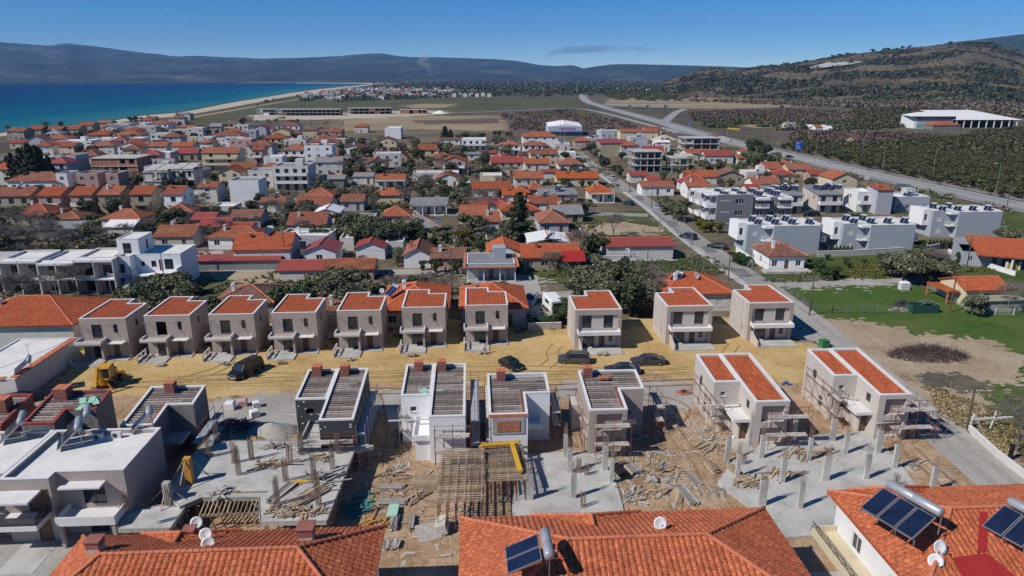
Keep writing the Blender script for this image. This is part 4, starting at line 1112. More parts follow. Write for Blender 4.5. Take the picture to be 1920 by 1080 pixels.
r=MB();r.box(1.7,dl+.8,5.35,2.6,dl+1.3,5.42);r.T=Matrix.Translation((2.3,dl+1.2,5.5))@Matrix.Rotation(.7,4,'Z');r.box(-.3,-.7,0,.1,.6,.06);r.box(.25,-.5,.02,.55,.7,.08);r.T=Matrix.Translation((4.0,dl+1.3,5.45));r.box(-.3,-.3,0,.4,.3,.06)
r.build('insulation_board',M_mint,B.root);B.done()
B=two_strip(((553,754.4),(611.5,752),(603.5,787),(664,787),(578,694.6),(690,689.4)),'house with black and white spotted insulation walls and two batten roof strips',g3,M_patch,'battens');w1,w2,dl,D=B.dim
stack(B,1.2,D-.9,5.75);stack(B,w1+.9,D-.9,5.75);B.win(B.b1,0,w1*.3,3.9,.8,.6,'o');B.win(B.b1,0,.9,.3,1.6,2.1,'o');B.win(B.b2,0,.8,.5,2.8,2.1,'o')
m=MB();m.box(w1-2.2,.8,2.5,w1-.12,dl-.01,2.7);m.box(w1-2.2,.8,2.7,w1-2.05,dl-.01,3.1);m.build('balcony',M_conc_l,B.root);B.done()
B=notch(((915.5,776.6),(988.4,776.6),(986,743),(1030.4,743),(914.6,702),(1024,698)),'white house with red brick panel on its front and L shaped batten roof',g3,M_white_new,'battens');w1,w2,dr,D=B.dim
stack(B,1.5,D-1.0,5.75)
m=MB();m.box(.35,-.09,3.1,w1-.35,-.003,5.0);m.build('concrete_front',M_conc,B.root);m=MB();m.box(.8,-.15,3.4,w1-.8,-.093,4.6);m.build('brick_panel',M_brick,B.root)
m=MB();m.box(-.05,-.1,5.05,w1+.05,.2,5.3);m.build('roof_edge_beam',M_tile_c,B.root)
m=MB();m.box(w1+.003,dr-1.9,2.4,w1+1.7,dr-.003,2.55);m.box(w1+.003,dr-1.9,2.55,w1+1.55,dr-1.75,2.95);m.box(w1+1.55,dr-1.9,2.55,w1+1.7,dr-.003,2.95);m.build('balcony',M_white_new,B.root)
B.win(B.b1,1,.7,.1,.9,2.1,'o');B.done()
B=notch(((1104,770),(1173.4,766.6),(1165,735.6),(1208,734.7),(1086,696.4),(1190.8,691.8)),'grey beige house with L shaped batten roof and tile bundles by the brick chimney',g3,M_stucco,'battens');w1,w2,dr,D=B.dim
stack(B,.9,D-.9,5.75)
for z0 in(.35,2.9):B.b1['holes'].setdefault(0,[]).append((.8,z0,w1-.5,z0+1.9,.5,'o'))
m=MB()
for z0 in(.35,2.9):m.quad((.8,.45,z0),(w1-.5,.45,z0),(w1-.5,.45,z0+1.9),(.8,.45,z0+1.9))
m.build('balcony_back',M_stucco,B.root)
m=MB()
for i in range(9):m.box(2.0+.28*(i%5),D-1.9-.34*(i//5),6.0,2.23+.28*(i%5),D-1.62-.34*(i//5),6.22)
m.build('tile_bundle',M_tile_c,B.root)
m=MB();m.box(w1+.003,dr-1.9,2.4,w1+1.5,dr-.003,2.55);m.box(w1+.003,dr-1.9,2.55,w1+1.35,dr-1.75,2.95);m.box(w1+1.35,dr-1.9,2.55,w1+1.5,dr-.003,2.95);m.build('balcony',M_coping,B.root)
m=MB();m.box(-1.0,D-2.6,-.2,-.003,D-.3,3.2);m.build('side_annex',M_stucco_l,B.root);B.done()
B=notch(((230,797),(290,798),(312,765),(360,765),(280,725),(388,722)),'grey unplastered house with white parapet, batten roof and wrapped brick chimney',g3,M_conc_d,'battens');w1,w2,dr,D=B.dim
stack(B,2.4,D-.8,5.7);B.win(B.b1,2,.5,.4,1.6,2.0,'o');B.win(B.b1,3,2,.8,1.4,1.8,'o')
m=MB();m.box(w1+.003,dr-2.6,2.5,w2-.6,dr-.003,2.72);m.box(w1+.003,dr-2.6,2.72,w2-.6,dr-2.45,2.9);m.build('balcony',M_conc_l,B.root);B.done()
B=notch(((40,795),(107,793),(120,773),(178,773),(95,737),(213,728)),'dark concrete house with red brick parapet and pale green boards on its batten roof',g3,M_conc_d,'battens',coping=M_redmetal);w1,w2,dr,D=B.dim
stack(B,1.6,D-.9,5.7,1.3,1.3)
r=MB()
for(x,y,a)in((4.2,D-2.2,.5),(5.0,D-2.0,.3),(5.6,D-2.5,.6),(4.8,D-3.6,.1)):r.T=Matrix.Translation((x,y,6.0))@Matrix.Rotation(a,4,'Z')@Matrix.Rotation(-.06,4,'X');r.box(-.3,-.9,0,.3,.9,.05)
r.build('insulation_board',M_mint,B.root);B.done()
B=notch(((-62,802),(0,801),(6,798),(30,798),(-30,742),(36,738)),'red brick shell of a house cut off by the left edge of the photo',g3,M_brick_r,'battens',coping=M_redmetal);w1,w2,dr,D=B.dim
stack(B,w2-1.4,D-2.5,5.6,1.2,1.3);B.done()
# ---------------------------------------------------------------- flat roofed white house, bottom left
fr=toL(G(232,880,6.2));bk=toL(G(300,801,6.2));X1=(fr.x+bk.x)/2;YF,YB=fr.y,bk.y
B=Bld('flat_roofed_house','lilac grey house with large white flat roof and glass railed balcony','house',toW((X1,YF,0)),GR,None,M_stucco,2)
D=YB-YF;b=B.block([(-9.6,-1.0),(-5.6,-1.0),(-5.6,0),(0,0),(0,D),(-9.6,D)],-.3,5.7)
B.win(b,2,1.9,3.0,1.9,2.1,'d');B.win(b,0,2.0,3.0,1.8,2.1,'p');B.win(b,0,2.3,.1,1.2,2.1,'p');B.win(b,2,2.0,.1,1.6,2.0,'d')
B.flat(b,.42,.25,deck=M_deck)
m=MB();m.box(-10.2,-2.9,4.9,-6.4,-1.004,5.08);m.box(-5.0,-1.1,5.05,-1.6,-.004,5.2);m.build('canopy',M_coping,B.root)
m=MB();m.box(-10.1,-3.0,2.5,-6.0,-1.004,2.95);bal=m.build('balcony',M_coping,B.root)
m=MB();m.box(-10.05,-2.95,2.95,-6.05,-2.92,3.75);m.box(-10.05,-2.9,2.95,-10.02,-1.1,3.75);m.box(-6.08,-2.9,2.95,-6.05,-1.1,3.75)
mg=bpy.data.materials.new('tinted glass');mg.use_nodes=True;_b=mg.node_tree.nodes['Principled BSDF'];_b.inputs['Base Color'].default_value=(.10,.10,.12,1);_b.inputs['Transmission Weight'].default_value=.6;_b.inputs['Roughness'].default_value=.05
m.build('glass_railing',mg,bal)
m=MB();m.box(-5.0,-2.2,2.3,-.2,-.004,2.55);bal=m.build('balcony',M_coping,B.root)
m=MB();m.box(-5.0,-2.2,2.55,-4.85,-.004,3.1);m.box(-.35,-2.2,2.55,-.2,-.004,3.1);m.box(-4.85,-2.2,2.55,-.35,-2.05,3.1);m.build('balcony_parapet',M_coping,bal)
m=MB();m.box(-4.9,-2.1,-.2,-4.6,-1.8,2.3);m.box(-.6,-2.1,-.2,-.3,-1.8,2.3);m.build('pillar',M_stucco,B.root)
m=MB();m.box(-8.5,-5.2,-.2,-5.6,-1.1,.12);m.build('terrace',M_conc_l,B.root)
ac_unit(B.root,(-3.6,D-1.0,5.76));ac_unit(B.root,(-5.2,D-1.2,5.76))
B.done()
B=Bld('flat_roofed_house','flat white roofed twin house at the left edge, beyond the glass railed balcony','house',toW((X1-9.75,YF,0)),GR,None,M_stucco,2)
b=B.block([(-9.6,-1.8),(-5,-1.8),(-5,0),(0,0),(0,D),(-9.6,D)],-.3,5.7);B.win(b,2,2.0,3.0,1.9,2.1,'d');B.win(b,2,2.0,.2,1.9,2.1,'d');B.flat(b,.42,.25,deck=M_deck)
m=MB();m.box(-4.2,-1.5,4.6,-.8,-.004,4.8);m.build('canopy',M_coping,B.root);m=MB();m.box(-4.6,-2.4,2.4,-.3,-.004,2.7);m.box(-4.6,-2.4,2.7,-.3,-2.25,3.3);m.build('balcony',M_coping,B.root)
B.done()
zr=5.76
for(px,py,a,n,lab)in((110,838,1,2,'nearest silver solar water heater on the white flat roof, casting a long shadow'),(128,812,1,2,'silver solar water heater behind another one on the white flat roof'),
                            (245,812,1,1,'single solar water heater near the right edge of the white flat roof'),(4,826,1,2,'solar water heater on the twin white roof at the left edge')):
    w=G(px,py,zr);heater(w,GR+R(-65),n,lab,'heaters on the white flat roof',1.15,tilt=42)
# ---------------------------------------------------------------- big foreground tiled roofs
def big_roof(name,label,bl,br,z,rise,depth,runL,dorm=None,over=0):
    L=toL(G(*bl,z));Rr=toL(G(*br,z));w=Rr.x-L.x;yb=(L.y+Rr.y)/2;o=toW((L.x,yb-depth,0))
    B=Bld(name,label,'house',o,GR,None,M_white,2);
    b=B.block((.6,.6,w-.6,depth-.6),-.3,z-.15);B.row(b,2,[3.4],5,1.4,1.3,'w');B.row(b,3,[.6,3.2],2,1.3,1.4,'w');B.row(b,1,[.6,3.2],2,1.3,1.4,'w')
    A,Bq,C,Dd=(0,0,z),(w,0,z),(w,depth,z),(0,depth,z);r1,r2=runL;h=z+rise;yc=depth/2;a=(r1,yc,h);e=(w-r2,yc,h)
    q=[[A,Bq,e,a],[Bq,C,e],[C,Dd,a,e],[Dd,A,a]];rid=[(a,e),(A,a),(Dd,a),(Bq,e),(C,e)]
    rm=MB()
    for f in q:
        rm.poly([(p[0],p[1],p[2]-.03)for p in f]);g_=[(p[0],p[1],p[2]-.22)for p in f];rm.poly(list(reversed(g_)));rm.quad(g_[0],g_[1],(f[0][0],f[0][1],f[0][2]-.03),(f[1][0],f[1][1],f[1][2]-.03)[:3])if False else None
    for(p,s_)in((A,Bq),(Bq,C),(C,Dd),(Dd,A)):rm.quad((p[0],p[1],z-.22),(s_[0],s_[1],z-.22),(s_[0],s_[1],z-.03),(p[0],p[1],z-.03))
    roof=rm.build('roof',M_tile_big,B.root);tb=MB();caps=MB()
    for f in q:tile_strips(tb,f,.40,.42,.075,5,.0)
    def cap(a_,b_):
        nonlocal caps
        P0,P1=Vector(a_)+Vector((0,0,.09)),Vector(b_)+Vector((0,0,.09));n=max(2,int((P1-P0).length/.42))
        for i in range(n):caps.tube(P0.lerp(P1,(i-.06)/n),P0.lerp(P1,(i+1.04)/n),.115,8,.15,cap=True)
    for a_,b_ in rid:cap(a_,b_)
    for(xc,hw,dz,len_)in(dorm or[]):
        k=rise/(depth/2);yb2=depth+.3;zr_=z+dz;hwk=dz/(dz/hw)
        ye=depth-(zr_-z)/k;p1=(xc-hw,depth+.02,z+.02);p2=(xc+hw,depth+.02,z+.02);r0=(xc,depth-hw*.5,zr_);r9=(xc,ye,zr_)
        q1=[p1,r0,r9];q2=[p2,r9,r0]
        for f in([p2,p1,r0],[p1,(xc-.01,ye,zr_),r0],[p2,r0,(xc+.01,ye,zr_)]):
            fb=MB();fb.poly(f);
            rm2=fb.build('dormer_roof',M_tile_big,B.root);
        tt=MB();tile_strips(tt,[p2,p1,r0],.40,.42,.07,4,.0)
        s1=[p1,r0,r9];tt2=tt;tile_strips(tt2,s1,.40,.42,.07,4,.0);tile_strips(tt2,[p2,r9,r0],.40,.42,.07,4,.0);tt2.build('dormer_tiles',M_tile_str2,B.root)
        main=caps;caps=MB();cap(r0,r9);cap(p1,r0);cap(p2,r0);caps.build('dormer_caps',M_tile_c,B.root);caps=main
    tb.build('roof_tiles',M_tile_str2,roof);caps.build('ridge_caps',M_tile_c,roof)
    B.L=L;B.w=w;B.yb=yb;B.zr=h;B.depth=depth;B.rise=rise;B.z=z;return B
M_tile_str2=mat_tile('foreground clay tiles',(.52,.150,.066),pitch=.40,row=.42,dirt=.4,wave=False)
RB=big_roof('tiled_house','large hipped roof of ribbed clay tiles at the bottom centre of the photo',(863,974),(1432,951),6.0,2.45,12.5,(7.4,6.8),[(9.6,4.2,1.35,2)]);RB.done()
RA=big_roof('tiled_house','large ribbed clay tile roof at the bottom left with chimneys and dishes',(158,1004),(722,989),6.0,2.3,10.5,(4.2,5.0),[(7.8,3.6,1.3,2)])
def onroof(B,x,y):
    return B.z+B.rise*(1-abs(y-B.depth/2)/(B.depth/2))
for(x,y,w_,h_)in((3.3,6.4,.8,1.3),(16.9,7.4,1.0,1.5),(16.6,1.6,.7,.9),(8.2,9.2,.7,1.1)):
    c=MB();z=onroof(RA,x,y)-.4;c.box(x-w_/2,y-w_/2,z,x+w_/2,y+w_/2,z+h_*.65);c.build('chimney',M_conc_l,RA.root)
    c=MB();c.box(x-w_/2-.03,y-w_/2-.03,z+h_*.65,x+w_/2+.03,y+w_/2+.03,z+h_);c.box(x-w_/2-.1,y-w_/2-.1,z+h_,x+w_/2+.1,y+w_/2+.1,z+h_+.08);c.build('chimney_top',M_brick_r,RA.root)
RA.done()
RC=big_roof('tiled_house','orange tiled house with solar collectors at the bottom right of the photo',(1550,919),(2240,900),6.0,2.4,12.5,(5.6,6.0),[(5.0,3.4,1.25,2)])
m=MB()
for(y0,y1,z)in((2.0,11.5,3.0),):
    m.box(-1.5,y0,z-.2,.55,y1,z);m.box(-1.5,y0,z,-1.35,y1,z+.5);m.box(-1.5,y1-.15,z,.55,y1,z+.5)
m.build('balcony',M_cream,RC.root)
r=MB()
r.beam((-1.42,2,3.95),(-1.42,11.5,3.95),.05)
for i in range(48):r.beam((-1.42,2+i*.2,3.5),(-1.42,2+i*.2,3.95),.02)
for i in range(8):r.beam((-1.42,2+i*1.2,3.5),(-1.42,3.0+i*1.2,3.92),.025)
r.build('railing',M_steel_d,RC.root)
m=MB();m.box(-4.2,-1,-.2,.5,10.2,.12);m.build('yard_slab',M_conc_l,RC.root);m=MB();m.box(-4.4,-1,-.2,-4.21,10.4,1.1);m.build('yard_wall',M_cream,RC.root);
RC.done()
def putroof(B,px,py,dz=0):
    """point of the tiled roof seen at a pixel"""
    for k in range(60):
        z=B.z+B.rise*(1-k/60);w=toL(G(px,py,z));x=w.x-B.L.x;y=w.y-(B.yb-B.depth)
        zz=B.z+B.rise*max(0,min(1,1-abs(y-B.depth/2)/(B.depth/2)))
        if zz>=z-.03:break
    return G(px,py,z)+Vector((0,0,dz))
for nm,cs in(('red_sheet',((1786,1048),(1850,1040),(1915,1092),(1812,1100))),('red_flashing',((1836,962),(1850,962),(1850,1036),(1832,1040)))):
    q=[putroof(RC,x,y,.13)-RC.root.location for x,y in cs];q=[toL(v)for v in q];mb=MB();mb.poly([tuple(v)for v in reversed(q)]);mb.poly([(v.x,v.y,v.z-.06)for v in q]);mb.build(nm,M_red,RC.root)
dish(putroof(RA,372,998,.55)+Vector((0,0,.35)),R(20),'white satellite dish above the left end of the dish cluster',1.05)
dish(putroof(RA,388,1010,.45),R(15),'lower white satellite dish in front of the mast on the left tiled roof',1.05)
dish(putroof(RA,391,1022,.2),R(25),'white satellite dish nearest the camera on the left tiled roof',1.1)
dish(putroof(RB,1236,990,.45),R(5),'lone white satellite dish on the central tiled roof',1.15)
dish(putroof(RC,1757,1030,.25),R(10),'upper satellite dish beside the row of three solar collectors',1.2)
dish(putroof(RC,1752,1052,.1),R(-15),'lower satellite dish beside the row of three solar collectors',1.2)
def roof_heater(B,px,py,n,label,rz,tilt=24,sc=1.15):
    t=thing('solar_water_heater',label,'water heater',putroof(B,px,py,.15),rz,None,sc);a=R(tilt)
    for i in range(n):
        mm=MB();mm.T=Matrix.Rotation(a,4,'X');mm.T=Matrix.Translation((i*1.08,0,.05))@Matrix.Rotation(a,4,'X');mm.box(0,0,0,1.02,1.95,.09);c=mm.build('collector',M_metal,t)
        gg=MB();gg.T=mm.T;gg.box(.05,.05,.091,.97,1.9,.1);gg.build('glass',M_bluep,c)
    y=math.cos(a)*1.95+.36;z=.05+math.sin(a)*1.95+.25;L=n*1.08
    k=MB();k.T=Matrix.Translation((0,y,z))@Matrix.Rotation(R(90),4,'Y');k.lathe((0,0,0),[(0,-.03),(.2,0),(.28,.08),(.28,L*.5-.03),(.265,L*.5),(.28,L*.5+.03),(.28,L-.08),(.2,L),(0,L+.03)],18);k.build('tank',M_tank,t,smooth=True)
    s=MB()
    for i in range(n+1):s.beam((i*L/n,y,z-.26),(i*L/n,y,-.25),.05);s.beam((i*L/n,.1,.06),(i*L/n,.1,-.25),.05)
    s.build('rack',M_metal,t);return t
roof_heater(RC,1612,958,3,'solar heater with three dark collectors and long tank on the right roof',R(-64),sc=1.25)
roof_heater(RC,1840,992,3,'solar heater with dark collectors running off the right edge of the photo',R(-64),sc=1.25)
roof_heater(RB,948,1034,2,'solar heater with two collectors on the central tiled roof',R(-86),sc=1.2)
# ---------------------------------------------------------------- the town
FOOT=[]
GT={'house':'houses of the town'}
WM=dict(w=M_offw,W=M_white,n=M_white_new,c=M_cream,k=M_khaki,p=M_pink,l=M_lilac,b=M_bluegrey,s=M_slate,g=M_conc_l,e=M_stucco_l,G=M_greyroof,B=M_brick,d=M_conc_d)
RMt=dict(t=M_tile,o=M_tile_o,r=M_redmetal,a=M_tile_old,g=M_greyroof,w=M_deck,W=M_white,s=M_greyroof)
WN=dict(w='off-white',W='white',n='bright white',c='cream',k='khaki',p='pinkish',l='lilac grey',b='blue-grey',s='slate',g='concrete grey',e='beige',G='grey',B='brick',d='dark grey')
RN=dict(t='clay-tiled',o='orange-tiled',r='red-roofed',a='weathered-tiled',g='grey-roofed',w='pale flat-roofed',W='white-roofed',s='dark-roofed')
def T(x0,x1,by,h,d,roof,rh,wall,rm,label=None,lm=None,win='auto',rz=0.0,cat=None,name=None,bal=0,over=.35,near=False,group=None,chim=0,fl=None,porch=0,ph=.5):
    a=G(x0,by);b=G(x1,by);w=(b-a).length*math.cos(GR);r=GR+R(rz)
    det=2 if by>430 else(1 if by>300 else 0)
    fl=fl or(1 if h<4.6 else 2 if h<7.4 else 3 if h<10.4 else 4)
    nm=name or{'flat':'flat_roofed_house'}.get(roof,'shed' if(h<2.7 and win is None)else 'tiled_house' if rm in 'toa' else 'house')
    B=Bld(nm,label,cat or('shed' if nm=='shed' else 'house'),(a.x,a.y,0),r,group,WM[wall],det)
    c=B.block((0,0,w,d),-.3,h)
    if win=='auto' or isinstance(win,int):
        n=win if isinstance(win,int)else max(1,min(5,int(w/3.2)));ww=min(1.3,w/n*.45)
        for f in range(fl):
            z=.95+f*(h/fl);hh=min(1.25,h/fl-1.5)
            if bal and f>=0 and w>4:
                for i in range(n):
                    cx=w*(i+.5)/n;B.win(c,0,cx-ww*.55,z-.8 if f else .15,ww*1.1,min(2.05,h/fl-.6),'d')
            else:
                for i in range(n):
                    cx=w*(i+.5)/n
                    if f==0 and i==n//2 and n>1:B.win(c,0,cx-.45,.12,.9,min(2.05,h-.5),'p')
                    else:B.win(c,0,cx-ww/2,z,ww,hh,'w' if rnd.random()<.7 else 's')
            if by>250:
                m_=max(1,int(d/4.5));e=1 if x0<960 else 3
                for i in range(m_):B.win(c,e,d*(i+.5)/m_-.5,z,1.0,hh,'w' if rnd.random()<.6 else 's')
    if bal:
        for f in range(1,fl):B.balcony(.3,-1.3,w-.3,-.003,f*(h/fl),'wall' if bal==1 else 'rail',M_white if wall not in 'ck' else WM[wall],rh=.85)
        if bal==1 and roof!='flat':pass
    if porch:
        p=MB();p.box(0,-2.2,h-.25,w,-.004,h-.1);p.build('porch_roof',RMt[rm]if rm not in 'toa' else M_conc_l,B.root)
        q=MB();n=max(2,int(w/3));pts=[w*i/n for i in range(n+1)]
        for x in pts:q.box(min(w-.2,x),-2.15,-.2,min(w-.2,x)+.2,-1.95,h-.255)
        q.build('porch_posts',M_white,B.root)
        s_=MB();s_.box(-.1,-2.4,-.2,w+.1,-.005,.15);s_.build('terrace',M_conc_l,B.root)
    if roof=='flat':
        B.flat(c,ph,.2,deck=RMt.get(rm,M_deck),coping=M_coping if wall not in 'gd' else M_conc_l)
        if w>9 and by>280 and rnd.random()<.4:B.one('stair_housing',WM[wall],lambda m:m.box(w*.55,d*.45,h+.06,w*.55+2.6,d*.45+3,h+2.3))
    elif roof in('gx','gy'):B.gable(0,0,w,d,h,rh,RMt[rm],'x' if roof=='gx' else 'y',over,near=near)
    elif roof=='hip':B.hip(0,0,w,d,h,rh,RMt[rm],over+.1,near=near)
    elif roof=='mono':
        q=MB();q.box(-over,-over,0,w+over,d+over,.16);o=over
        v=[(-o,-o,h),(w+o,-o,h),(w+o,d+o,h+rh),(-o,d+o,h+rh)]
        q=MB();q.poly(v);q.poly([(p[0],p[1],p[2]-.16)for p in reversed(v)])
        for i in range(4):a_,b_=v[i],v[(i+1)%4];q.quad((a_[0],a_[1],a_[2]-.16),(b_[0],b_[1],b_[2]-.16),b_,a_)
        wm=B.part('wall',WM[wall]);hh=rh*.93
        wm.poly([(0,0,h),(0,d,h),(0,d,h+hh)]);wm.poly([(w,d,h),(w,0,h),(w,d,h+hh)]);wm.quad((w,d,h),(0,d,h),(0,d,h+hh),(w,d,h+hh))
        ro=q.build('roof',RMt[rm],B.root)
        if near:
            tb=MB();tile_strips(tb,v);tb.build('roof_tiles',M_tile_str,ro)
    if chim:B.chimney(w*.3,d*.55,h+rh*.55,h=1.2)
    if by>262 and det<2 or by>430:
        an=MB();ax,ay,az=w*.7,d*.5,h+(rh if roof!='flat' else 0)-.1
        if rnd.random()<.55:an.tube((ax,ay,az),(ax,ay,az+2.2),.03,4);[an.beam((ax-.5+.1*k,ay,az+2.1-.25*k),(ax+.5-.1*k,ay,az+2.1-.25*k),.03)for k in range(3)];an.build('antenna',M_metal,B.root)
        if not chim and roof!='flat' and rm in 'toa' and rnd.random()<.5:B.chimney(w*.25,d*.35,h+rh*.4,.55,.55,1.3,rnd.choice((M_white,M_brick,M_offw)))
        if rnd.random()<.3 and w>6 and roof in('flat','gx','mono')and win is not None:heater(B.root.location+Vector(tuple(Matrix.Rotation(r,3,'Z')@Vector((w*.5,d*.42,h+(0.1 if roof=='flat' else rh*.85))))),r+R(rnd.uniform(-70,-30)),1 if rnd.random()<.5 else 2,None,'solar heaters on the town roofs',.95)
    root=B.done();cen=root.location+Vector((math.cos(r)*w/2-math.sin(r)*d/2,math.sin(r)*w/2+math.cos(r)*d/2,0))
    FOOT.append((cen.x,cen.y,w/2,d/2))
    if lm:LM.append((cen,lm))
    if not label:AUTO.append((root,'%s %s %s'%(WN[wall],RN[rm],cat or('shed' if nm=='shed' else 'house')),cen))
    B.w,B.d,B.h,B.cen=w,d,h,cen
    return B
# --- near zone
b=T(-75,137,657,3.8,12,'hip',2.5,'w','o','long white house with wide orange roof and a broken roof corner at the left edge','the wide orange roof at the left',win=None,near=True)
m=MB();m.box(b.w-5.5,1.5,4.6,b.w-2.2,1.7,6.4);m.T=Matrix.Translation((b.w-4.5,2,5.2))@Matrix.Rotation(R(35),4,'Z');m.box(-1,0,0,1,2.5,.1);m=None
b=T(-90,33,757,2.9,14,'flat',0,'w','w','low white flat roofed house with red tiled edges in front of the digger','the low flat house at the left',win=None,ph=.12)
rt=MB()
for k in range(9):rt.box(b.w-.75,.2+1.5*k,3.05,b.w+.12,1.6+1.5*k,3.2)
for k in range(12):rt.box(b.w-1.2-1.5*(k+1),-.15,3.05,b.w-1.25-1.5*k,.6,3.18)
rt.build('tile_edging',M_tile_c,b.root)
heater(G(28,700,3.1),GR+R(-60),2,'old solar water heater on the low flat roof in front of the digger',None,1.0)
for x0,x1,hh,dd,wl,lb in((-70,8,5.4,9,'w','grey-white unfinished flats at the left edge behind bare trees'),(9,78,6.0,8,'w','white unfinished house with projecting fin walls, left of two'),(79,146,5.6,10,'W','white unfinished house with deep shaded balconies, right of two'),(147,219,6.2,9,'e','beige and white unfinished house touching the cubic white house')):
    a=G(x0,553);w=(G(x1,553)-a).length;B=Bld('unfinished_terrace_house',lb,'house',a,GR,'unfinished white terrace houses',WM[wl],2);b=B.block((0,1.7,w,dd),-.3,hh)
    for z in(.2,3.1):
        for k in range(2):B.win(b,0,w*(.12+.48*k),z,w*.27,2.1,'d' if k else 'o')
    B.flat(b,.4,.2,deck=M_deck if x0%2 else M_conc_l);m=MB();m.box(.2,0,2.7,w-.2,1.695,2.95);m.box(.2,0,hh-.1,w-.2,1.695,hh+.3);m.build('balcony_slabs',M_white,B.root);m=MB()
    for x in(0,w*.48,w-.2):m.box(x,.0,-.3,x+.19,1.69,hh+.32)
    m.build('fin_walls',M_offw,B.root);m=MB();m.box(.3,.02,2.96,w*.47,.12,3.6);m.build('balcony_parapet',M_white,B.root);B.done();FOOT.append((a.x+w/2,a.y+5,w/2,6))
landmark(G(80,540),'the unfinished white terrace')
o=G(220,545);B=Bld('cubic_white_house','bright white cubic house with outside stair, bluish shaded side','house',(o.x,o.y,0),GR,None,M_white_new,2)
bl=B.block((0,0,3.2,8),-.2,6.2);B.win(bl,0,.6,.3,1.4,2.1,'d');B.win(bl,0,.7,3.4,1.4,1.7,'d');B.flat(bl,.3,.2)
bt=B.block((.3,2.0,4.2,8),6.27,9.2);B.win(bt,0,1.0,6.6,1.5,2.0,'d');B.win(bt,1,3.0,6.6,.8,2,'p');B.flat(bt,.15,.15)
br_=B.block((3.205,1.8,11.6,9.5),-.2,6.1);B.win(br_,0,1.0,4.2,.7,.9,'d');B.win(br_,0,2.9,4.0,.9,1.2,'d');B.win(br_,0,5.3,3.5,1.6,2.0,'d');B.win(br_,0,4.3,3.3,.7,2.1,'p');B.win(br_,0,1.2,.3,1.5,2.1,'d');B.win(br_,0,5,.3,1.8,2,'d');B.flat(br_,.35,.2)
m=MB();m.box(3.205,-.4,2.75,11.6,1.797,2.98);m.box(11.45,-.4,2.98,11.6,1.797,4.2);m.box(3.3,-.4,2.98,3.45,1.79,3.7);m.build('balcony',M_white_new,B.root)
m=MB();m.box(-.9,-.9,2.75,1.6,-.004,2.98);m.box(-.9,-.9,2.98,-.75,-.004,3.8);m.box(-.75,-.9,2.98,1.6,-.75,3.6);m.build('balcony',M_white_new,B.root)
m=MB()
for i in range(15):m.box(2.1,-3.6+i*.24,-.1,3.1,-3.36+i*.24,.2*i+.05)
m.build('stairs',M_conc_l,B.root)
m=MB();m.box(3.3,-.35,-.2,3.5,-.15,2.745);m.box(11.3,-.35,-.2,11.5,-.15,2.745);m.box(-.85,-.85,-.2,-.65,-.65,2.745);m.build('pillar',M_white_new,B.root)
B.done();FOOT.append((o.x+6,o.y+5,6,6));landmark((o.x+6,o.y+5),'the cubic white house')
b=T(716,838,617,3.1,13,'hip',2.3,'c','o','wide hipped orange roof with a solar heater behind the sixth beige house','the wide hipped roof',near=True,win=3,porch=0,chim=1)
heater(G(727,556,4.2),GR+R(-55),2,'solar water heater on the left slope of the wide hipped orange roof',None,.95)
dish(G(716,545,4.0),R(20),'small white satellite dish at the left edge of the wide hipped roof')
b=T(866,986,614,3.3,11,'hip',2.4,'b','o','blue-grey house with hipped orange roof behind the seventh beige house','the blue-grey hipped house',near=True,win=2)
b=T(1241,1372,585,3.3,10,'hip',2.2,'w','o','orange hipped house with heater and dish behind the right beige houses','the hipped house beside the gravel road',near=True,win=3)
heater(G(1262,528,4.3),GR+R(-60),2,'solar water heater tilted on the left of the hipped roof by the gravel road',None,.9)
dish(G(1305,517,5.4),R(35),'white satellite dish standing above the hipped roof by the gravel road',1.3)
T(590,708,607,2.3,5,'mono',.7,'w','a','low wall-like shed with weathered brick red tiles behind the fourth beige house',win=None,name='shed',cat='shed')
T(404,512,592,2.4,9,'hip',1.6,'G','a','old cottage with sagging grey thatch-like roof behind the third beige house','the sagging grey cottage roof',win=None)
T(441,545,502,4.0,9,'gx',2.4,'w','o','tall orange gabled house above a long red lean-to roof','the tall orange gabled house',near=True,win=3)
T(372,522,508,2.2,3,'mono',.5,'G','r','long low open shed with red edge in front of the tall orange gabled house',win=None,name='shed',cat='shed')
T(523,610,528,2.4,7,'gx',1.0,'w','r','faded red corrugated roof shed behind the big olive trees','the faded red sheds',win=None,name='shed',cat='shed')
T(611,700,527,2.5,6.5,'gx',1.1,'p','a','orange weathered long roof right of the faded red sheds',win=None)
T(570,630,497,3.0,8,'gy',1.3,'n','r','small house with bright white gable and flat red roof','the small white gable',win=1)
T(668,722,487,2.8,8,'gy',1.2,'W','r','white gabled cottage with bright red metal roof','the red metal cottage',win=None)
T(758,808,503,2.9,9,'gy',1.5,'W','o','white gabled cottage with orange roof and black heater tubes','the cottage with black heater tubes',win=None)
T(810,872,506,2.6,7,'gx',1.1,'p','a','long weathered red tiled roof right of the white gabled cottage',win=None)
b=T(876,966,525,3.1,9,'flat',0,'b','g','blue-grey bungalow with grey flat roof edged in orange tiles and front columns','the grey flat roofed bungalow',win=3,porch=1,ph=.1,name='bungalow')
rt=MB();rt.box(-.4,-2.7,3.1,b.w+.3,-2.2,3.28);rt.box(-.7,-2.6,3.12,-.21,8.8,3.4);rt.box(b.w+.21,-2.2,3.12,b.w+.7,8.8,3.4);rt.build('tile_edging',M_tile_c,b.root)
T(915,976,500,3.2,8,'gy',1.5,'W','o','orange gabled house with white front behind the grey flat roofed bungalow','the orange gable by the bungalow',near=True,win=None)
b=T(980,1089,508,2.9,9,'gx',1.7,'k','o','long orange roofed bungalow with brown porch and bright red right end','the long orange bungalow',near=True,win=4)
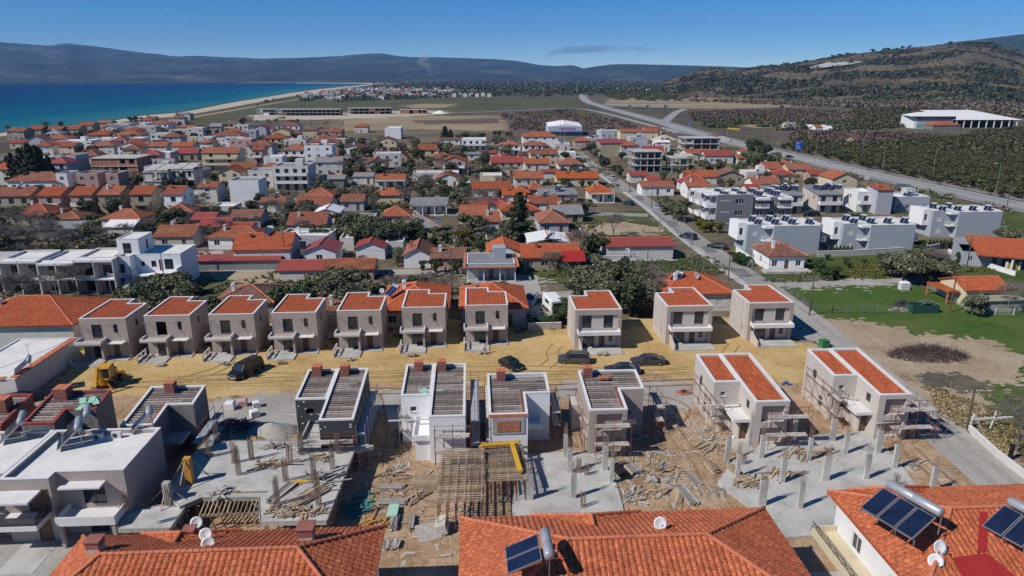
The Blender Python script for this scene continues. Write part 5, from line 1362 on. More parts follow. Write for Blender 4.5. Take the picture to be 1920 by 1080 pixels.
rr=MB();rr.quad((b.w-3.8,-1.6,2.3),(b.w+.9,-1.6,2.3),(b.w+.9,1.6,3.75),(b.w-3.8,1.6,3.75));rr.quad((b.w-3.8,-1.6,2.22),(b.w-3.8,1.6,3.67),(b.w+.9,1.6,3.67),(b.w+.9,-1.6,2.22));rr.build('red_awning',M_red,b.root)
b=T(992,1066,478,3.0,9,'gy',.7,'W','W','house with low white metal roof carrying a single solar collector','the white metal roof',win=None)
heater(G(1023,450,3.6),GR+R(-70),1,'lone black solar heater lying on the white metal roof')
b=T(1137,1263,489,3.3,8,'gx',.9,'w','r','long off-white building with bright red ribbed roof beside the village road','the long red roofed building',win=None)
m=MB();m.box(.5,-.06,2.3,8.9,-.003,2.38);m.box(8.9,-.06,.1,9.0,-.003,2.38);m.box(9.1,-.06,2.3,b.w,-.003,2.38);m.build('drain_pipe',M_greyroof,b.root)
dish(G(1175,478,1.3)+Vector((0,-.6,1.0)),R(30),'grey satellite dish on the wall of the long red roofed building',1.6)
T(1012,1066,440,3.2,11,'hip',2.0,'l','o','orange hipped house partly behind the tall dark conifer','the hipped house by the conifer',win=2)
T(908,936,436,3.0,8,'gx',1.6,'w','o','small orange roof left of the tall dark conifer',win=None)
b=T(1440,1508,508,3.3,8.5,'hip',1.7,'n','a','white cottage with faded brown hipped tiles and recessed porch, on the gravel road','the white cottage with faded tiles',win=3)
m=MB();m.box(-1.5,-2.5,-.2,8,-.2,.5);m.build('terrace',M_conc_l,b.root)
def heat_field(B,n,cols,x0,dx,y0,dy,z,nm,grp,pan=2,sc=.9):
    for i in range(n):
        l=Vector((x0+dx*(i%cols),y0+dy*(i//cols),z));w=B.root.location+toW(l);w.z=z
        heater(w,GR+R(-50),pan,None,grp,sc*.85,tilt=38)
for(x0,x1,xl,by,nm,nh)in((1446,1535,1400,478,'left',7),(1626,1712,1578,476,'middle',6),(1790,1874,1741,447,'right',6)):
    a=G(x0,by);w=(G(x1,by)-a).length;o=a;B=Bld('apartment_house',{'left':'blue-grey twin house with white corner box, first from the village road','middle':'blue-grey twin house with white corner box, middle of three',
        'right':'blue-grey twin house with white corner box, farthest right of three'}[nm],'house',(o.x,o.y,0),GR,'blue-grey twin houses',M_bluegrey,2)
    p=B.block((0,0,w,9.5),-.3,6.3);p2=B.block((-5.2,2.0,-.004,9.0),-.3,6.3);p3=B.block((w+.004,2.5,w+1.7,9.0),-.3,6.1)
    B.win(p2,0,1.0,3.9,1.2,1.2,'s');B.win(p2,0,1.2,.9,1.2,1.3,'s');B.win(p2,3,1.5,3.6,.9,1.7,'w');B.win(p2,3,1.5,.6,.9,1.7,'w')
    B.flat(p,.25,.2);B.flat(p2,.22,.2);B.flat(p3,.2,.2)
    wb=B.block((-6.8,3.4,-5.205,9.0),2.7,6.7,wall=M_white_new);B.win(wb,0,.4,3.9,.7,1.6,'d')
    B.balcony(-1.9,.3,-.01,1.99,3.1,'rail',M_white);c=MB();c.box(-2.0,.2,5.9,-.01,1.99,6.4);c.build('canopy',M_white,B.root)
    B.balcony(w+.01,1.0,w+1.6,2.49,3.1,'rail',M_white)
    B.done();FOOT.append((o.x+3,o.y+5,9,6));landmark((o.x+3,o.y+5),'the %s blue-grey twin house'%nm)
    heat_field(B,nh,4,-3.0,3.9,2.4,3.6,6.36,'','solar heaters on the blue-grey houses')
o=G(1340,432);B=Bld('apartment_building','three storey slate grey apartment block with white wrap-around balconies','building',(o.x,o.y,0),GR,None,M_slate,2)
p=B.block((0,0,9.5,12),-.3,9.0);B.win(p,0,4.9,6.9,2.2,1.2,'w');B.win(p,0,4.9,3.9,2.2,1.2,'w');B.win(p,0,4.7,.3,2.8,2.2,'s');B.flat(p,.3)
for z in(1.6,4.6,7.6):
    m=MB();m.box(.9,-.05,z,3.5,-.003,z+.35);m.build('wall_band',M_lilac,B.root)
for i,(ya,yb)in enumerate(((.5,4),(4.8,8.2),(9,12))):
    for z in(3.0,6.0):B.balcony(-2.6-.5*i,ya,-.01,yb,z,'wall',M_white,sides=(1,1,1))
    m=MB();m.box(-2.4-.5*i,ya,8.9,-.01,yb,9.25);m.build('canopy',M_white,B.root)
p2=B.block((9.505,.8,20,10),-.3,8.2,wall=M_slate);B.row(p2,0,[3.6,6.3],3,1.5,1.3,'w');B.flat(p2,.2)
for x in(10.2,16.3):
    for z in(3.2,6.0):B.balcony(x,-.9,x+3.4,.79,z,'rail',M_white)
    m=MB();m.box(x,-.9,7.9,x+3.4,.79,8.5);m.build('canopy',M_white,B.root)
B.done();landmark((o.x+9,o.y+6),'the slate apartment block');FOOT.append((o.x+9,o.y+6,13,7))
heat_field(B,8,4,2.0,4.6,2.2,4.2,8.5,'','solar heaters on the slate apartment block',3,.95)
for(x0,x1,by,lab,lmk)in((1447,1503,402,'house with dark slate single-pitch roof full of heaters, left of the pair','the left dark slate roof'),(1530,1574,400,'house with dark slate single-pitch roof, right of the pair, white chimney wall','the right dark slate roof')):
    b=T(x0,x1,by,5.6,10,'mono',1.3,'e','s',lab,lmk,win=2,bal=1)
    for i in range(3):heater(b.root.location+toW(Vector((1.5+3*i,4.5,6.25))),GR+R(-50),3,None,'solar heaters on the dark slate roofs',.85)
b=T(1558,1605,363,5.2,10,'gy',1.9,'c','o','tall cream gable house with orange roof beside the motorway','the tall cream gable house',win=1)
b=T(1640,1670,402,7.2,6,'mono',.8,'l','o','lilac grey tower house topped by a small orange roof','the lilac tower house',win=None)
b=T(1675,1742,398,4.0,9,'flat',0,'l','W','low house with dazzling white flat roof and four narrow windows','the dazzling white flat roof',win=4)
b=T(1604,1638,398,5.4,8,'flat',0,'W','W','white balconied house left of the lilac tower house',win=1,bal=1)
o=G(1868,512);B=Bld('carport_house','blue-grey house under a sweeping orange monopitch carport roof','house',(G(1800,498).x,G(1800,498).y,0),GR-R(20),None,M_bluegrey,2)
p=B.block((0,0,7.5,7),-.3,3.2);B.win(p,0,1.2,1.1,.9,1.1,'w');B.win(p,0,5.6,.2,.9,2.1,'p')
q=MB();v=[(2.2,-2.2,3.0),(15.5,-2.2,2.6),(15.5,7.4,4.9),(2.2,7.4,4.9)];q.poly(v);q.poly([(x,y,z-.18)for x,y,z in reversed(v)])
for i in range(4):a_,b_=v[i],v[(i+1)%4];q.quad((a_[0],a_[1],a_[2]-.18),(b_[0],b_[1],b_[2]-.18),b_,a_)
ro=q.build('roof',M_tile_o,B.root);tb=MB();tile_strips(tb,v);tb.build('roof_tiles',M_tile_str,ro)
m=MB();m.box(8.5,-2.0,-.2,8.8,-1.7,2.7);m.box(15,-2.0,-.2,15.3,-1.7,2.5);m.box(12,6.8,-.2,12.3,7.1,4.6);m.build('post',M_white,B.root)
m=MB();m.add([(0,0,3.2),(7.5,0,3.2),(7.5,7,3.2),(0,7,3.2),(0,7,4.7),(7.5,7,4.7)],[(0,3,4),(1,5,2),(3,2,5,4),(0,1,2,3)]);m.build('upper_wall',M_bluegrey,B.root)
B.done();landmark((o.x,o.y),'the carport house');FOOT.append((o.x,o.y,8,7))
LASTW=['']
def wall_thing(name,pts,h,t,m,label,cat='wall',cop=None,posts=None):
    w=[G(*p)for p in pts];r=thing(name,label,cat,w[0]);mb=MB();cb=MB()
    for i in range(len(w)-1):
        a,b=w[i]-w[0],w[i+1]-w[0];mb.beam(a+Vector((0,0,h/2-.1)),b+Vector((0,0,h/2-.1)),t,h+.2);cb.beam(a+Vector((0,0,h+.04)),b+Vector((0,0,h+.04)),t+.08,.07)
    mb.build('wall',m,r);cb.build('coping',cop or M_coping,r);LASTW[0]=r.name
    if posts:
        pb=MB()
        for i in range(len(w)-1):
            a,b=w[i]-w[0],w[i+1]-w[0];n=max(1,int((b-a).length/posts))
            for k in range(n+1):p=a.lerp(b,k/n);pb.box(p.x-.15,p.y-.15,-.1,p.x+.15,p.y+.15,h+.35)
        pb.build('posts',m,r)
    return r
wall_thing('garden_wall',[(1777,475),(1815,489),(1870,508),(1903,518)],1.0,.2,M_white,'low white garden wall running along the carport house')
gt=thing('garden_gate','yellow gate between white posts at the carport house','gate',G(1888,507));m=MB()
for i in range(9):m.box(i*.24,0,.1,i*.24+.2,.05,1.5)
m.build('gate_leaf',M_yellow,gt);m=MB();m.box(-.4,-.1,-.2,-.1,.2,1.8);m.box(2.3,-.1,-.2,2.6,.2,1.8);m.build('gate_posts',M_white,gt)
b=T(1807,1890,574,3.0,7,'gx',1.3,'c','o','cream cottage with clean orange gable roof by the lush field','the cream cottage in the field',near=True,win=1)
m=MB();m.box(1.5,-3.4,1.9,8.6,-.4,2.05);m.build('annex_roof',M_khaki,b.root);m=MB();m.box(1.8,-3.1,-.2,8.3,-.405,1.895);m.build('annex_wall',M_stone,b.root)
m=MB();m.box(-2.6,1,2.2,-.37,7,2.35);m.build('porch_roof',M_tile_o,b.root);m=MB();m.box(-2.5,1.1,-.2,-2.3,1.3,2.195);m.box(-2.5,6.6,-.2,-2.3,6.8,2.195);m.build('porch_posts',M_tile_c,b.root)
# --- middle zone
MID=[
 (722,752,261,6.6,14,'flat',0,'n','W','plain white box building beside the straw field','the plain white box building',dict(win=None)),
 (665,690,249,4.6,9,'hip',2.2,'w','o','orange hipped house at the edge of the straw field','the orange house by the straw field',{}),
 (703,733,304,3.0,8,'gy',2.6,'p','r','left of two steep red chalets in the trees','the steep red chalets',{}),
 (734,764,306,3.0,8,'gy',2.8,'p','t','right of two steep red chalets in the trees',None,{}),
 (705,760,354,3.2,6,'gx',1.6,'w','o','bright orange gable roof on a white porch house','the bright orange porch house',dict(win=3,porch=1)),
 (700,757,382,2.8,7,'hip',1.6,'c','o','yellow walled cottage with spreading orange hipped roof','the yellow walled cottage',dict(win=None)),
 (818,864,352,3.3,9,'gy',1.9,'W','o','orange gable house with two windows facing the camera','the two window gable house',dict(win=2)),
 (770,838,402,3.0,7,'mono',.8,'w','g','grey sheet roofed bungalow with six dark openings','the grey sheet roofed bungalow',dict(win=5,porch=1)),
 (664,700,346,3.1,7,'gx',.9,'w','g','grey roofed white shed left of the bright orange porch house',None,{}),
 (886,957,375,3.8,8,'gx',1.6,'W','t','long dull orange gable roof over plain white wall','the long dull orange roof',dict(win=None)),
 (943,985,385,3.3,7,'gx',1.3,'W','o','white house with heater on small orange roof right of the dull orange one',None,dict(win=2)),
 (640,682,396,3.0,8,'gx',1.3,'l','a','faded orange long roof left of the yellow walled cottage',None,dict(win=2)),
 (775,860,338,2.4,7,'flat',0,'w','w','long pale flat sheds behind the gable house',None,dict(win=None)),
 (866,912,282,5.6,10,'flat',0,'n','W','white stepped flat roofed house with red awning','the white stepped house',dict(bal=1)),
 (824,863,271,3.0,8,'gx',.8,'w','a','pale derelict hut left of the white stepped house',None,{}),
 (815,845,284,2.8,7,'gx',.9,'k','a','brown roofed hut in front of the derelict hut',None,{}),
 (876,912,300,2.8,6,'mono',.4,'w','g','grey low roof in front of the white stepped house',None,{}),
 (919,954,321,3.2,7,'flat',0,'W','w','white porch house with flat roof among olive trees','the white porch house',dict(porch=1,win=3)),
 (918,952,297,2.8,6,'gx',.8,'w','r','small bright red roof left of the white balconied pair',None,{}),
 (981,1046,275,5.8,12,'hip',2.4,'W','o','large white house under wide orange roof with dark solar row','the large house with solar row',dict(win=4)),
 (946,976,291,5.4,9,'hip',1.8,'W','o','left white balconied house under orange hip',None,dict(bal=1)),
 (981,1018,293,5.6,9,'hip',2.0,'W','o','right white balconied house under orange hip','the white balconied pair',dict(bal=1)),
 (972,1004,300,2.6,6,'gx',.7,'w','r','low bright red roof in front of the white balconied pair',None,dict(win=None)),
 (1078,1108,276,3.6,9,'hip',1.9,'p','o','orange pyramid roof in front of the blue canopy','the orange pyramid roof',{}),
 (1163,1234,262,5.0,10,'gx',1.5,'c','o','long cream house with orange roof and two small gables','the long cream house',dict(win=4)),
 (1127,1160,259,4.4,9,'flat',0,'l','W','pale lilac box house left of the long cream house',None,{}),
 (1125,1180,295,7.0,13,'mono',.8,'k','r','large blank olive grey wall building with sloping top','the large blank grey building',dict(win=None)),
 (1181,1214,281,6.4,9,'flat',0,'l','w','lilac grey block right behind the large blank grey building',None,dict(win=2)),
 (1229,1256,284,5.0,8,'gx',.8,'W','W','small bright white house with pale roof','the small bright white house',{}),
 (1047,1092,322,3.2,9,'hip',2.2,'W','o','orange hipped cottage beside the upper village road','the hipped cottage on the upper road',{}),
 (965,1018,349,3.0,8,'gx',1.9,'w','o','orange gable with tall white chimney','the orange gable with chimney',dict(chim=1)),
 (1016,1050,335,2.6,7,'gx',.6,'w','r','magenta red metal roof behind the orange gable with chimney',None,dict(win=None)),
 (1044,1122,349,3.0,8,'gx',1.8,'c','o','cream bungalow with long orange porch roof by the road','the cream bungalow by the road',dict(win=4)),
 (1106,1150,379,3.1,9,'hip',1.9,'w','o','orange house of stepped hips with awning at the road bend','the stepped orange hips',dict(win=3,porch=1)),
 (1012,1082,383,3.0,8,'mono',.8,'p','g','grey roofed porch house behind the tall conifer','the grey roofed porch house',dict(win=4)),
 (962,992,378,3.0,8,'hip',1.5,'p','o','small orange hip left of the grey roofed porch house',None,{}),
 (993,1022,372,3.0,8,'hip',1.6,'p','o','small orange hip directly behind the grey roofed porch house',None,{}),
 (1182,1214,343,2.9,7,'gx',1.0,'w','r','red roofed cottage across the road from the cream bungalow',None,{}),
 (1214,1238,350,2.6,6,'gx',.7,'w','r','smaller red roof right of the red roofed cottage',None,{}),
 (1203,1264,367,3.1,7,'gx',1.3,'W','o','long white cottage with orange roof beside the palm','the long white cottage by the palm',{}),
 (1322,1375,307,3.8,8,'gx',1.8,'w','r','white barn with vivid red roof in the trees','the vivid red barn',dict(win=2)),
 (1285,1345,346,3.0,8,'gx',1.7,'w','o','wide orange roof right of the palm',None,{}),
 (1288,1328,372,4.0,8,'gx',1.6,'W','o','square orange roof over white wall behind the slate block',None,{}),
 (1342,1396,345,3.0,8,'gy',1.8,'k','a','stone house with dark brown front gable','the stone house with brown gable',{}),
 (1398,1450,338,2.8,7,'flat',0,'w','w','long pale flat roof right of the stone house with brown gable',None,{}),
 (1455,1490,343,3.2,8,'hip',1.5,'c','r','cream cottage with raspberry red hip','the raspberry red hip',{}),
 (1411,1462,362,3.4,8,'gx',1.6,'W','o','orange gable behind the slate block heaters',None,{}),
 (1400,1430,372,3.0,6,'gx',1.2,'w','r','bright red gable in front of the orange gable behind slate block',None,{}),
 (1382,1400,307,2.8,6,'gx',1.0,'w','o','tiny orange shed under the big tree',None,{}),
 (1518,1545,340,2.8,6,'gx',1.0,'p','r','dull red roof left of the tall cream gable house',None,{}),
 (640,700,432,2.4,8,'flat',0,'G','g','low grey flat shed behind the big olive trees',None,dict(win=None)),
 (718,768,424,2.9,8,'hip',1.7,'w','o','orange pyramid roof sunk among dark trees',None,{}),
 (638,664,470,2.4,6,'flat',0,'w','w','pale flat shed left of the red metal cottage',None,dict(win=None)),
 (725,757,478,2.5,6,'flat',0,'w','w','pale flat shed between two gabled cottages',None,dict(win=None)),
 (541,611,446,3.4,9,'gx',2.1,'l','t','broad dark orange gable roof behind yellow shrubs','the broad dark orange gable',dict(win=2)),
 (590,636,418,2.9,8,'gy',1.1,'W','W','pale grey metal gable shed',None,dict(win=None)),
 (571,624,386,3.1,9,'hip',1.9,'W','o','orange pyramid roof on low white house','the orange pyramid on white',dict(win=2)),
 (600,645,352,3.2,9,'gx',.8,'d','g','long grey roofed dark shed',None,dict(win=None)),
 (434,488,388,7.6,9,'flat',0,'W','g','tall blank white party wall building','the blank white party wall',dict(win=None)),
 (413,452,352,5.6,9,'gy',1.7,'c','o','cream gable house with orange slope behind the blank white wall','the cream gable house',{}),
 (516,580,357,8.0,11,'flat',0,'w','g','long pale apartment building with grey flat roof and dark balconies','the long pale apartments',dict(bal=1,win=4)),
 (470,513,352,5.6,9,'flat',0,'w','g','lower grey flat wing left of the long pale apartments',None,{}),
 (488,533,398,2.9,7,'gx',.9,'W','a','small brown and white house in front of the party wall',None,{}),
 (374,408,380,5.0,8,'gx',1.0,'w','a','pale half built house left of the blank white wall',None,{}),
 (312,345,402,6.0,9,'gx',1.6,'n','t','whitest end house of the khaki terrace row',None,dict(bal=1)),
 (250,287,402,6.0,9,'gx',1.6,'k','t','khaki terrace house with white washing on its balcony','the khaki terrace row',dict(bal=1)),
 (190,228,403,6.0,9,'gx',1.6,'k','o','khaki terrace house with pergola, second from the white end',None,dict(bal=1)),
 (138,176,404,6.0,9,'gx',1.6,'p','t','pink terrace house in the khaki row',None,dict(bal=1)),
 (78,118,405,6.0,9,'gx',1.6,'p','t','terrace house with bright blue balcony wall',None,dict(bal=1)),
 (-8,60,406,6.0,9,'gx',1.6,'k','t','widest khaki terrace house at the left edge',None,dict(bal=1)),
 (16,112,358,3.6,10,'hip',2.3,'W','a','long white house with brown tiled double hip','the brown tiled double hip',dict(win=4)),
 (-60,40,345,5.5,10,'gx',1.9,'w','o','white gable with orange roof at the left edge, before the dark trees',None,{}),
 (110,130,358,5.6,8,'flat',0,'W','a','narrow townhouse of white and brick, left of three',None,{}),
 (148,186,358,5.6,8,'flat',0,'p','a','townhouse of white and brick, middle of three','the white and brick townhouses',{}),
 (203,225,358,5.6,8,'flat',0,'p','a','narrow townhouse of white and brick, right of three',None,{}),
 (110,146,326,7.0,10,'flat',0,'l','o','tall lilac grey blank side wall house behind a telegraph pole','the tall lilac grey house',dict(win=None)),
 (382,448,320,7.6,10,'gx',1.7,'c','o','cream apartment house with four deep balconies','the cream apartment house',dict(bal=1,win=2)),
 (475,494,308,6.6,9,'gx',1.2,'p','t','narrow red fronted house',None,dict(bal=1)),
 (573,624,311,8.6,10,'flat',0,'n','a','three storey white building with a square window grid','the white window grid building',dict(win=3,fl=3)),
 (532,574,305,6.0,10,'hip',2.2,'w','o','spreading orange hip left of the white window grid building',None,dict(bal=1)),
 (465,511,297,6.6,10,'hip',1.8,'w','a','grey plastered house with brown hip',None,{}),
 (496,530,318,5.0,8,'flat',0,'W','w','stepped white terrace roofs in front of the spreading orange hip',None,{}),
 (376,400,283,4.4,9,'hip',1.6,'W','o','white cottage with orange hip amid flats',None,{}),
 (414,452,276,4.6,9,'flat',0,'W','w','white stepped holiday rooms',None,{}),
 (395,452,268,4.4,16,'hip',2.6,'W','t','sprawling brown hipped roof behind holiday rooms','the sprawling brown hip',{}),
 (477,500,258,6.4,10,'gy',1.8,'l','t','pale gable house next to the lettered tavern',None,{}),
 (511,545,268,7.0,11,'gy',2.0,'c','o','cream tavern gable with faded dark lettering','the lettered tavern',dict(win=None)),
 (520,562,254,7.0,11,'hip',1.8,'W','t','white guesthouse with orange roof behind the tavern',None,dict(bal=1)),
 (598,636,278,3.6,9,'hip',1.9,'w','o','orange hip at the edge of the straw field',None,{}),
 (335,366,252,5.0,12,'gx',1.2,'c','o','yellow plastered store with orange roof','the yellow plastered store',dict(win=None)),
 (275,316,249,6.6,14,'hip',1.6,'W','o','white seaside house under a broad orange roof','the broad orange seaside roof',dict(bal=1)),
 (202,243,249,5.6,10,'flat',0,'l','w','pale mauve flat roofed seaside block',None,{}),
 (245,292,254,5.6,10,'flat',0,'g','w','grey seaside block in front of the broad orange roof',None,{}),
 (15,46,263,5.6,12,'gx',2.0,'k','t','khaki seaside house nearest the left edge','the khaki seaside houses',{}),
 (54,78,258,5.4,12,'gx',2.0,'k','t','khaki seaside house second from the left edge',None,{}),
 (88,116,257,5.0,11,'gx',1.9,'k','t','khaki seaside house third from the left edge',None,{}),
 (124,148,256,5.0,11,'gx',1.9,'k','t','khaki seaside house fourth from the left edge',None,{}),
 (148,174,249,5.4,11,'gx',1.9,'k','t','farthest khaki seaside house, nearest the beach trees',None,{}),
 (110,172,282,4.6,11,'flat',0,'W','w','long white flats with flat roof behind the brick shell','the long white flats',{}),
 (176,232,276,4.4,10,'flat',0,'W','w','second stretch of long white flats',None,{}),
 (236,268,278,5.0,10,'flat',0,'W','w','white flats with big dark arch opening',None,{}),
 (160,208,266,4.2,13,'hip',2.4,'w','t','broad dull orange hip behind the white flats',None,{}),
 (212,264,266,4.2,12,'hip',2.2,'w','o','broad orange hip right of the dull one behind white flats',None,{}),
 (80,128,274,4.2,12,'hip',2.2,'w','o','orange roof peeping over the dark conifers',None,{}),
 (168,214,290,4.6,11,'hip',2.2,'w','o','orange hip directly behind the brick shell building',None,{}),
 (113,140,294,5.2,10,'gx',1.6,'c','t','cream wall and orange roof behind the tall lilac grey house',None,{}),
 (262,312,291,4.6,10,'gx',1.8,'w','o','orange gable right of the brick shell building',None,{}),
 (324,362,295,5.6,10,'gx',1.6,'w','o','grey gabled house with orange roof near the cream apartments',None,{}),
 (280,320,306,4.2,9,'flat',0,'W','w','white flat house right behind the brick shell building',None,{}),
 (272,322,330,3.2,7,'flat',0,'w','w','plain pale block behind the concrete pergola frames',None,dict(win=None)),
 (372,398,272,4.0,8,'flat',0,'w','w','pale flat block left of the sprawling brown hip',None,{}),
 (430,478,330,3.4,8,'gx',1.4,'w','a','faded gable in front of the cream apartment house',None,{}),
 (360,400,428,2.4,8,'gx',1.0,'p','r','dull red roof left of the pink and white porch',None,dict(win=None)),
 (376,428,443,2.9,8,'gx',1.0,'W','r','white porch house with pink red roof','the white porch with pink roof',dict(win=3,porch=1)),
 (432,488,428,2.8,8,'gx',1.3,'l','a','old brown roofed cottage in the gardens','the old brown roofed cottage',dict(win=None)),
 (430,470,448,2.6,6,'gx',.9,'w','r','low red roofs in front of the old brown roofed cottage',None,{}),
 (199,250,444,2.6,8,'gx',1.0,'w','W','shed with shining silver roof behind the olive tree','the shining silver roof',dict(win=None)),
 (97,150,428,2.6,8,'hip',1.3,'c','a','cottage with pale brown hip under the terrace row',None,{}),
 (60,145,447,2.4,7,'mono',.5,'d','g','long dark roofed shed left of the big olive',None,dict(win=None)),
 (398,440,406,2.4,7,'flat',0,'w','w','grey flat canopy shed before the party wall',None,dict(win=None)),
 (1040,1080,300,3.0,8,'flat',0,'W','w','low white workshop under trees',None,{}),
]
for e in MID:T(e[0],e[1],e[2],e[3],e[4],e[5],e[6],e[7],e[8],e[9],e[10],**e[11])
m=MB();M_bwall=mat('bright blue wall',(.05,.30,.55),var=.08)
def skeleton(x0,x1,by,h,d,fl,nb,label,lm=None,infill=None,name='concrete_frame',orient=0,roofm=None,grp=None):
    a=G(x0,by);w=(G(x1,by)-a).length;t=thing(name,label,'building',a,GR+orient,grp)
    s=MB();c=MB();fh=h/fl;det=w/max(nb,1)
    for k in range(1,fl+1):s.box(-.3,-.3,k*fh-.28,w+.3,d+.3,k*fh)
    nd=max(1,int(d/4.5))
    for k in range(fl):
        z0=k*fh-(.2 if k==0 else 0)
        for i in range(nb+1):
            for j in range(nd+1):
                x=(w-.35)*i/nb;y=(d-.35)*j/nd;c.box(x,y,z0,x+.35,y+.35,(k+1)*fh-.283)
    s.build('floor_slabs',M_conc_l,t);c.build('columns',M_conc,t)
    if infill:
        f=MB();r=random.Random(int(x0))
        for k in range(fl):
            for i in range(nb):
                if r.random()<infill[1]:
                    xa=(w-.35)*i/nb+.36;xb=(w-.35)*(i+1)/nb-.01;lo=k*fh;hi=(k+1)*fh-.29
                    if r.random()<.4 and xb-xa>1.6:f.box(xa,.05,lo,xa+.6,.25,hi);f.box(xb-.6,.05,lo,xb,.25,hi);f.box(xa+.6,.05,lo,xb-.6,.25,lo+.9)
                    else:f.box(xa,.05,lo,xb,.25,hi)
            f.box(w-.3,.5,k*fh,w-.1,d-.5,(k+1)*fh-.29)
            f.box(.3,d-.4,k*fh,w-.4,d-.2,(k+1)*fh-.29)
        f.build('infill_walls',infill[0],t)
    if roofm:
        q=MB();n=2
        for i in range(n):
            xa,xb=w*i/n+.2,w*(i+1)/n-.2;q.add([(xa,.0,h+.5),(xb,.0,h+.5),(xb,d,h+1.6),(xa,d,h+1.6),(xa,0,h+.35),(xb,0,h+.35),(xb,d,h+1.45),(xa,d,h+1.45)],[(0,1,2,3),(7,6,5,4),(0,4,5,1),(1,5,6,2),(2,6,7,3),(3,7,4,0)])
            q.box(xa,.05,h,xa+.2,.3,h+.34);q.box(xb-.2,.05,h,xb,.3,h+.34);q.box(xa,d-.3,h,xa+.2,d-.05,h+1.4);q.box(xb-.2,d-.3,h,xb,d-.05,h+1.4)
        q.build('roof_panels',M_conc_l,t)
    FOOT.append((a.x+w/2,a.y+d/2,w/2,d/2))
    if lm:LM.append((Vector((a.x+w/2,a.y+d/2,0)),lm))
    return t
skeleton(174,257,326,6.4,14,2,5,'large brick shell building with concrete frame and grey flat slab','the brick shell building',(M_brick,.85),'unfinished_building')
skeleton(273,318,356,6.4,9,2,3,'concrete frame with slanted roof panels, left of the pair','the slanted concrete frames',(M_offw,.3),'unfinished_house',roofm=1)
skeleton(322,366,354,6.6,9,2,3,'concrete frame with slanted roof panels, right of the pair',None,(M_offw,.3),'unfinished_house',roofm=1)
skeleton(1187,1240,323,8.6,10,3,4,'three storey bare concrete frame with a small orange roof behind','the bare concrete frame',(M_conc,.15),'unfinished_building')
skeleton(1259,1290,323,6.0,9,2,2,'two storey bare concrete frame left of the red barn',None,None,'unfinished_building')
skeleton(1282,1348,291,8.6,12,3,4,'pale three storey concrete frame beside the motorway','the pale concrete frame',(M_offw,.12),'unfinished_building')
T(1164,1198,296,6.2,9,'hip',1.6,'g','o','orange hipped roof house attached behind the bare concrete frame',None)
skeleton(482,516,216,6.2,14,2,3,'small white concrete frame at the left of the field hotels',None,(M_white,.5),'unfinished_building')
skeleton(520,636,217,6.4,16,2,14,'longest unfinished hotel frame in the field, pale roof','the unfinished hotel frames',(M_brick_r,.08),'unfinished_building')
skeleton(652,732,214,6.4,14,2,8,'dark openings hotel frame in the middle of the field',None,(M_brick_r,.08),'unfinished_building')
skeleton(750,800,213.5,4.4,14,1,6,'short brick hotel shell at the right of the row',None,(M_brick,.9),'unfinished_building')
a=G(1028,254);w=(G(1092,254)-a).length
B=Bld('warehouse','warehouse with low white gable roof and magenta lettering on its front','warehouse',(a.x,a.y,0),GR,None,M_lilac,0);p=B.block((0,0,w,18),-.3,6.0)
m=MB();v=[(0,0,6.0),(w,0,6.0),(w,18,7.0),(w/2,18,9.2),(0,18,7.0)];m.poly([(0,0,6.0),(w/2,0,7.6),(w/2,18,9.4),(0,18,7.6)]);m.poly([(w/2,0,7.6),(w,0,6.0),(w,18,7.6),(w/2,18,9.4)]);m.poly([(0,0,6.0),(w,0,6.0),(w/2,0,7.6)]);m.build('roof',M_white_new,B.root)
m=MB();m.box(1,-4,2.6,w+6,-.005,2.8);m.build('canopy',M_bluecl,B.root);B.done();landmark(a+Vector((w/2,9,0)),'the lettered warehouse');FOOT.append((a.x+w/2,a.y+9,w/2+3,12))
def text3d(parent,s,loc,size,m,name='lettering',rz=0,depth=.05):
    c=bpy.data.curves.new(name,'FONT');c.body=s;c.size=size;c.extrude=depth;c.align_x='LEFT'
    o=bpy.data.objects.new('tmp',c);COL.objects.link(o)
    me=bpy.data.meshes.new_from_object(o);bpy.data.objects.remove(o);me.materials.clear();me.materials.append(m)
    q=link(name,me,parent,loc);q.rotation_euler=(R(90),0,rz);return q
M_mag=mat('magenta letters',(.45,.04,.20),var=.05)
text3d(B.root,'ΠΑΡΟΣΩΘ',(w*.32,-.08,3.6),2.3,M_mag)
tv=bpy.data.objects.get('tiled_house')
a=G(1713,241);MP=MPP(1713,241)
B=Bld('factory','glass fronted factory office with grey band sign, left part of the white halls','factory',(a.x,a.y,0),0,None,M_white,0);w=68*MP
p=B.block((0,0,w,20),-.3,9.0,wall=M_white)
m=MB();m.box(2,-.1,.6,w-6,-.02,3.8);m.box(2,-.1,4.4,w-3,-.02,6.6);m.build('glass_front',mat('pale blue curtain glass',(.22,.36,.42),rough=.15,var=.2,sc=.2),B.root)
m=MB();m.box(.5,-.6,6.9,w+3,-.01,9.3);m.build('sign_band',M_slate,B.root)
m=MB();v=[(-4,-2,9.4),(w+4,-2,9.4),(w*.6,14,12.0),(w*.35,14,12.0)];m.poly(v);m.poly([(-4,-2,9.4),(w*.35,14,12.0),(0,22,9.4)]);m.poly([(w+4,-2,9.4),(w+2,22,9.4),(w*.6,14,12)]);m.build('roof',M_white,B.root)
m=MB();m.box(1.5,-.75,7.3,4.2,-.61,9.1);m.build('red_emblem',M_red,B.root)
m=MB();r_=random.Random(4);x=5.2
for i in range(9):wd=r_.uniform(.7,1.1);m.box(x,-.72,7.7,x+wd*.35,-.61,8.3+(.35 if i in(0,3,7)else 0));m.box(x+wd*.35,-.72,7.7 if i%2 else 8.12,x+wd*.8,-.61,7.88 if i%2 else 8.3);x+=wd+.25
m.build('lettering',M_white_new,B.root);B.done();landmark(a+Vector((w/2,8,0)),'the factory office')
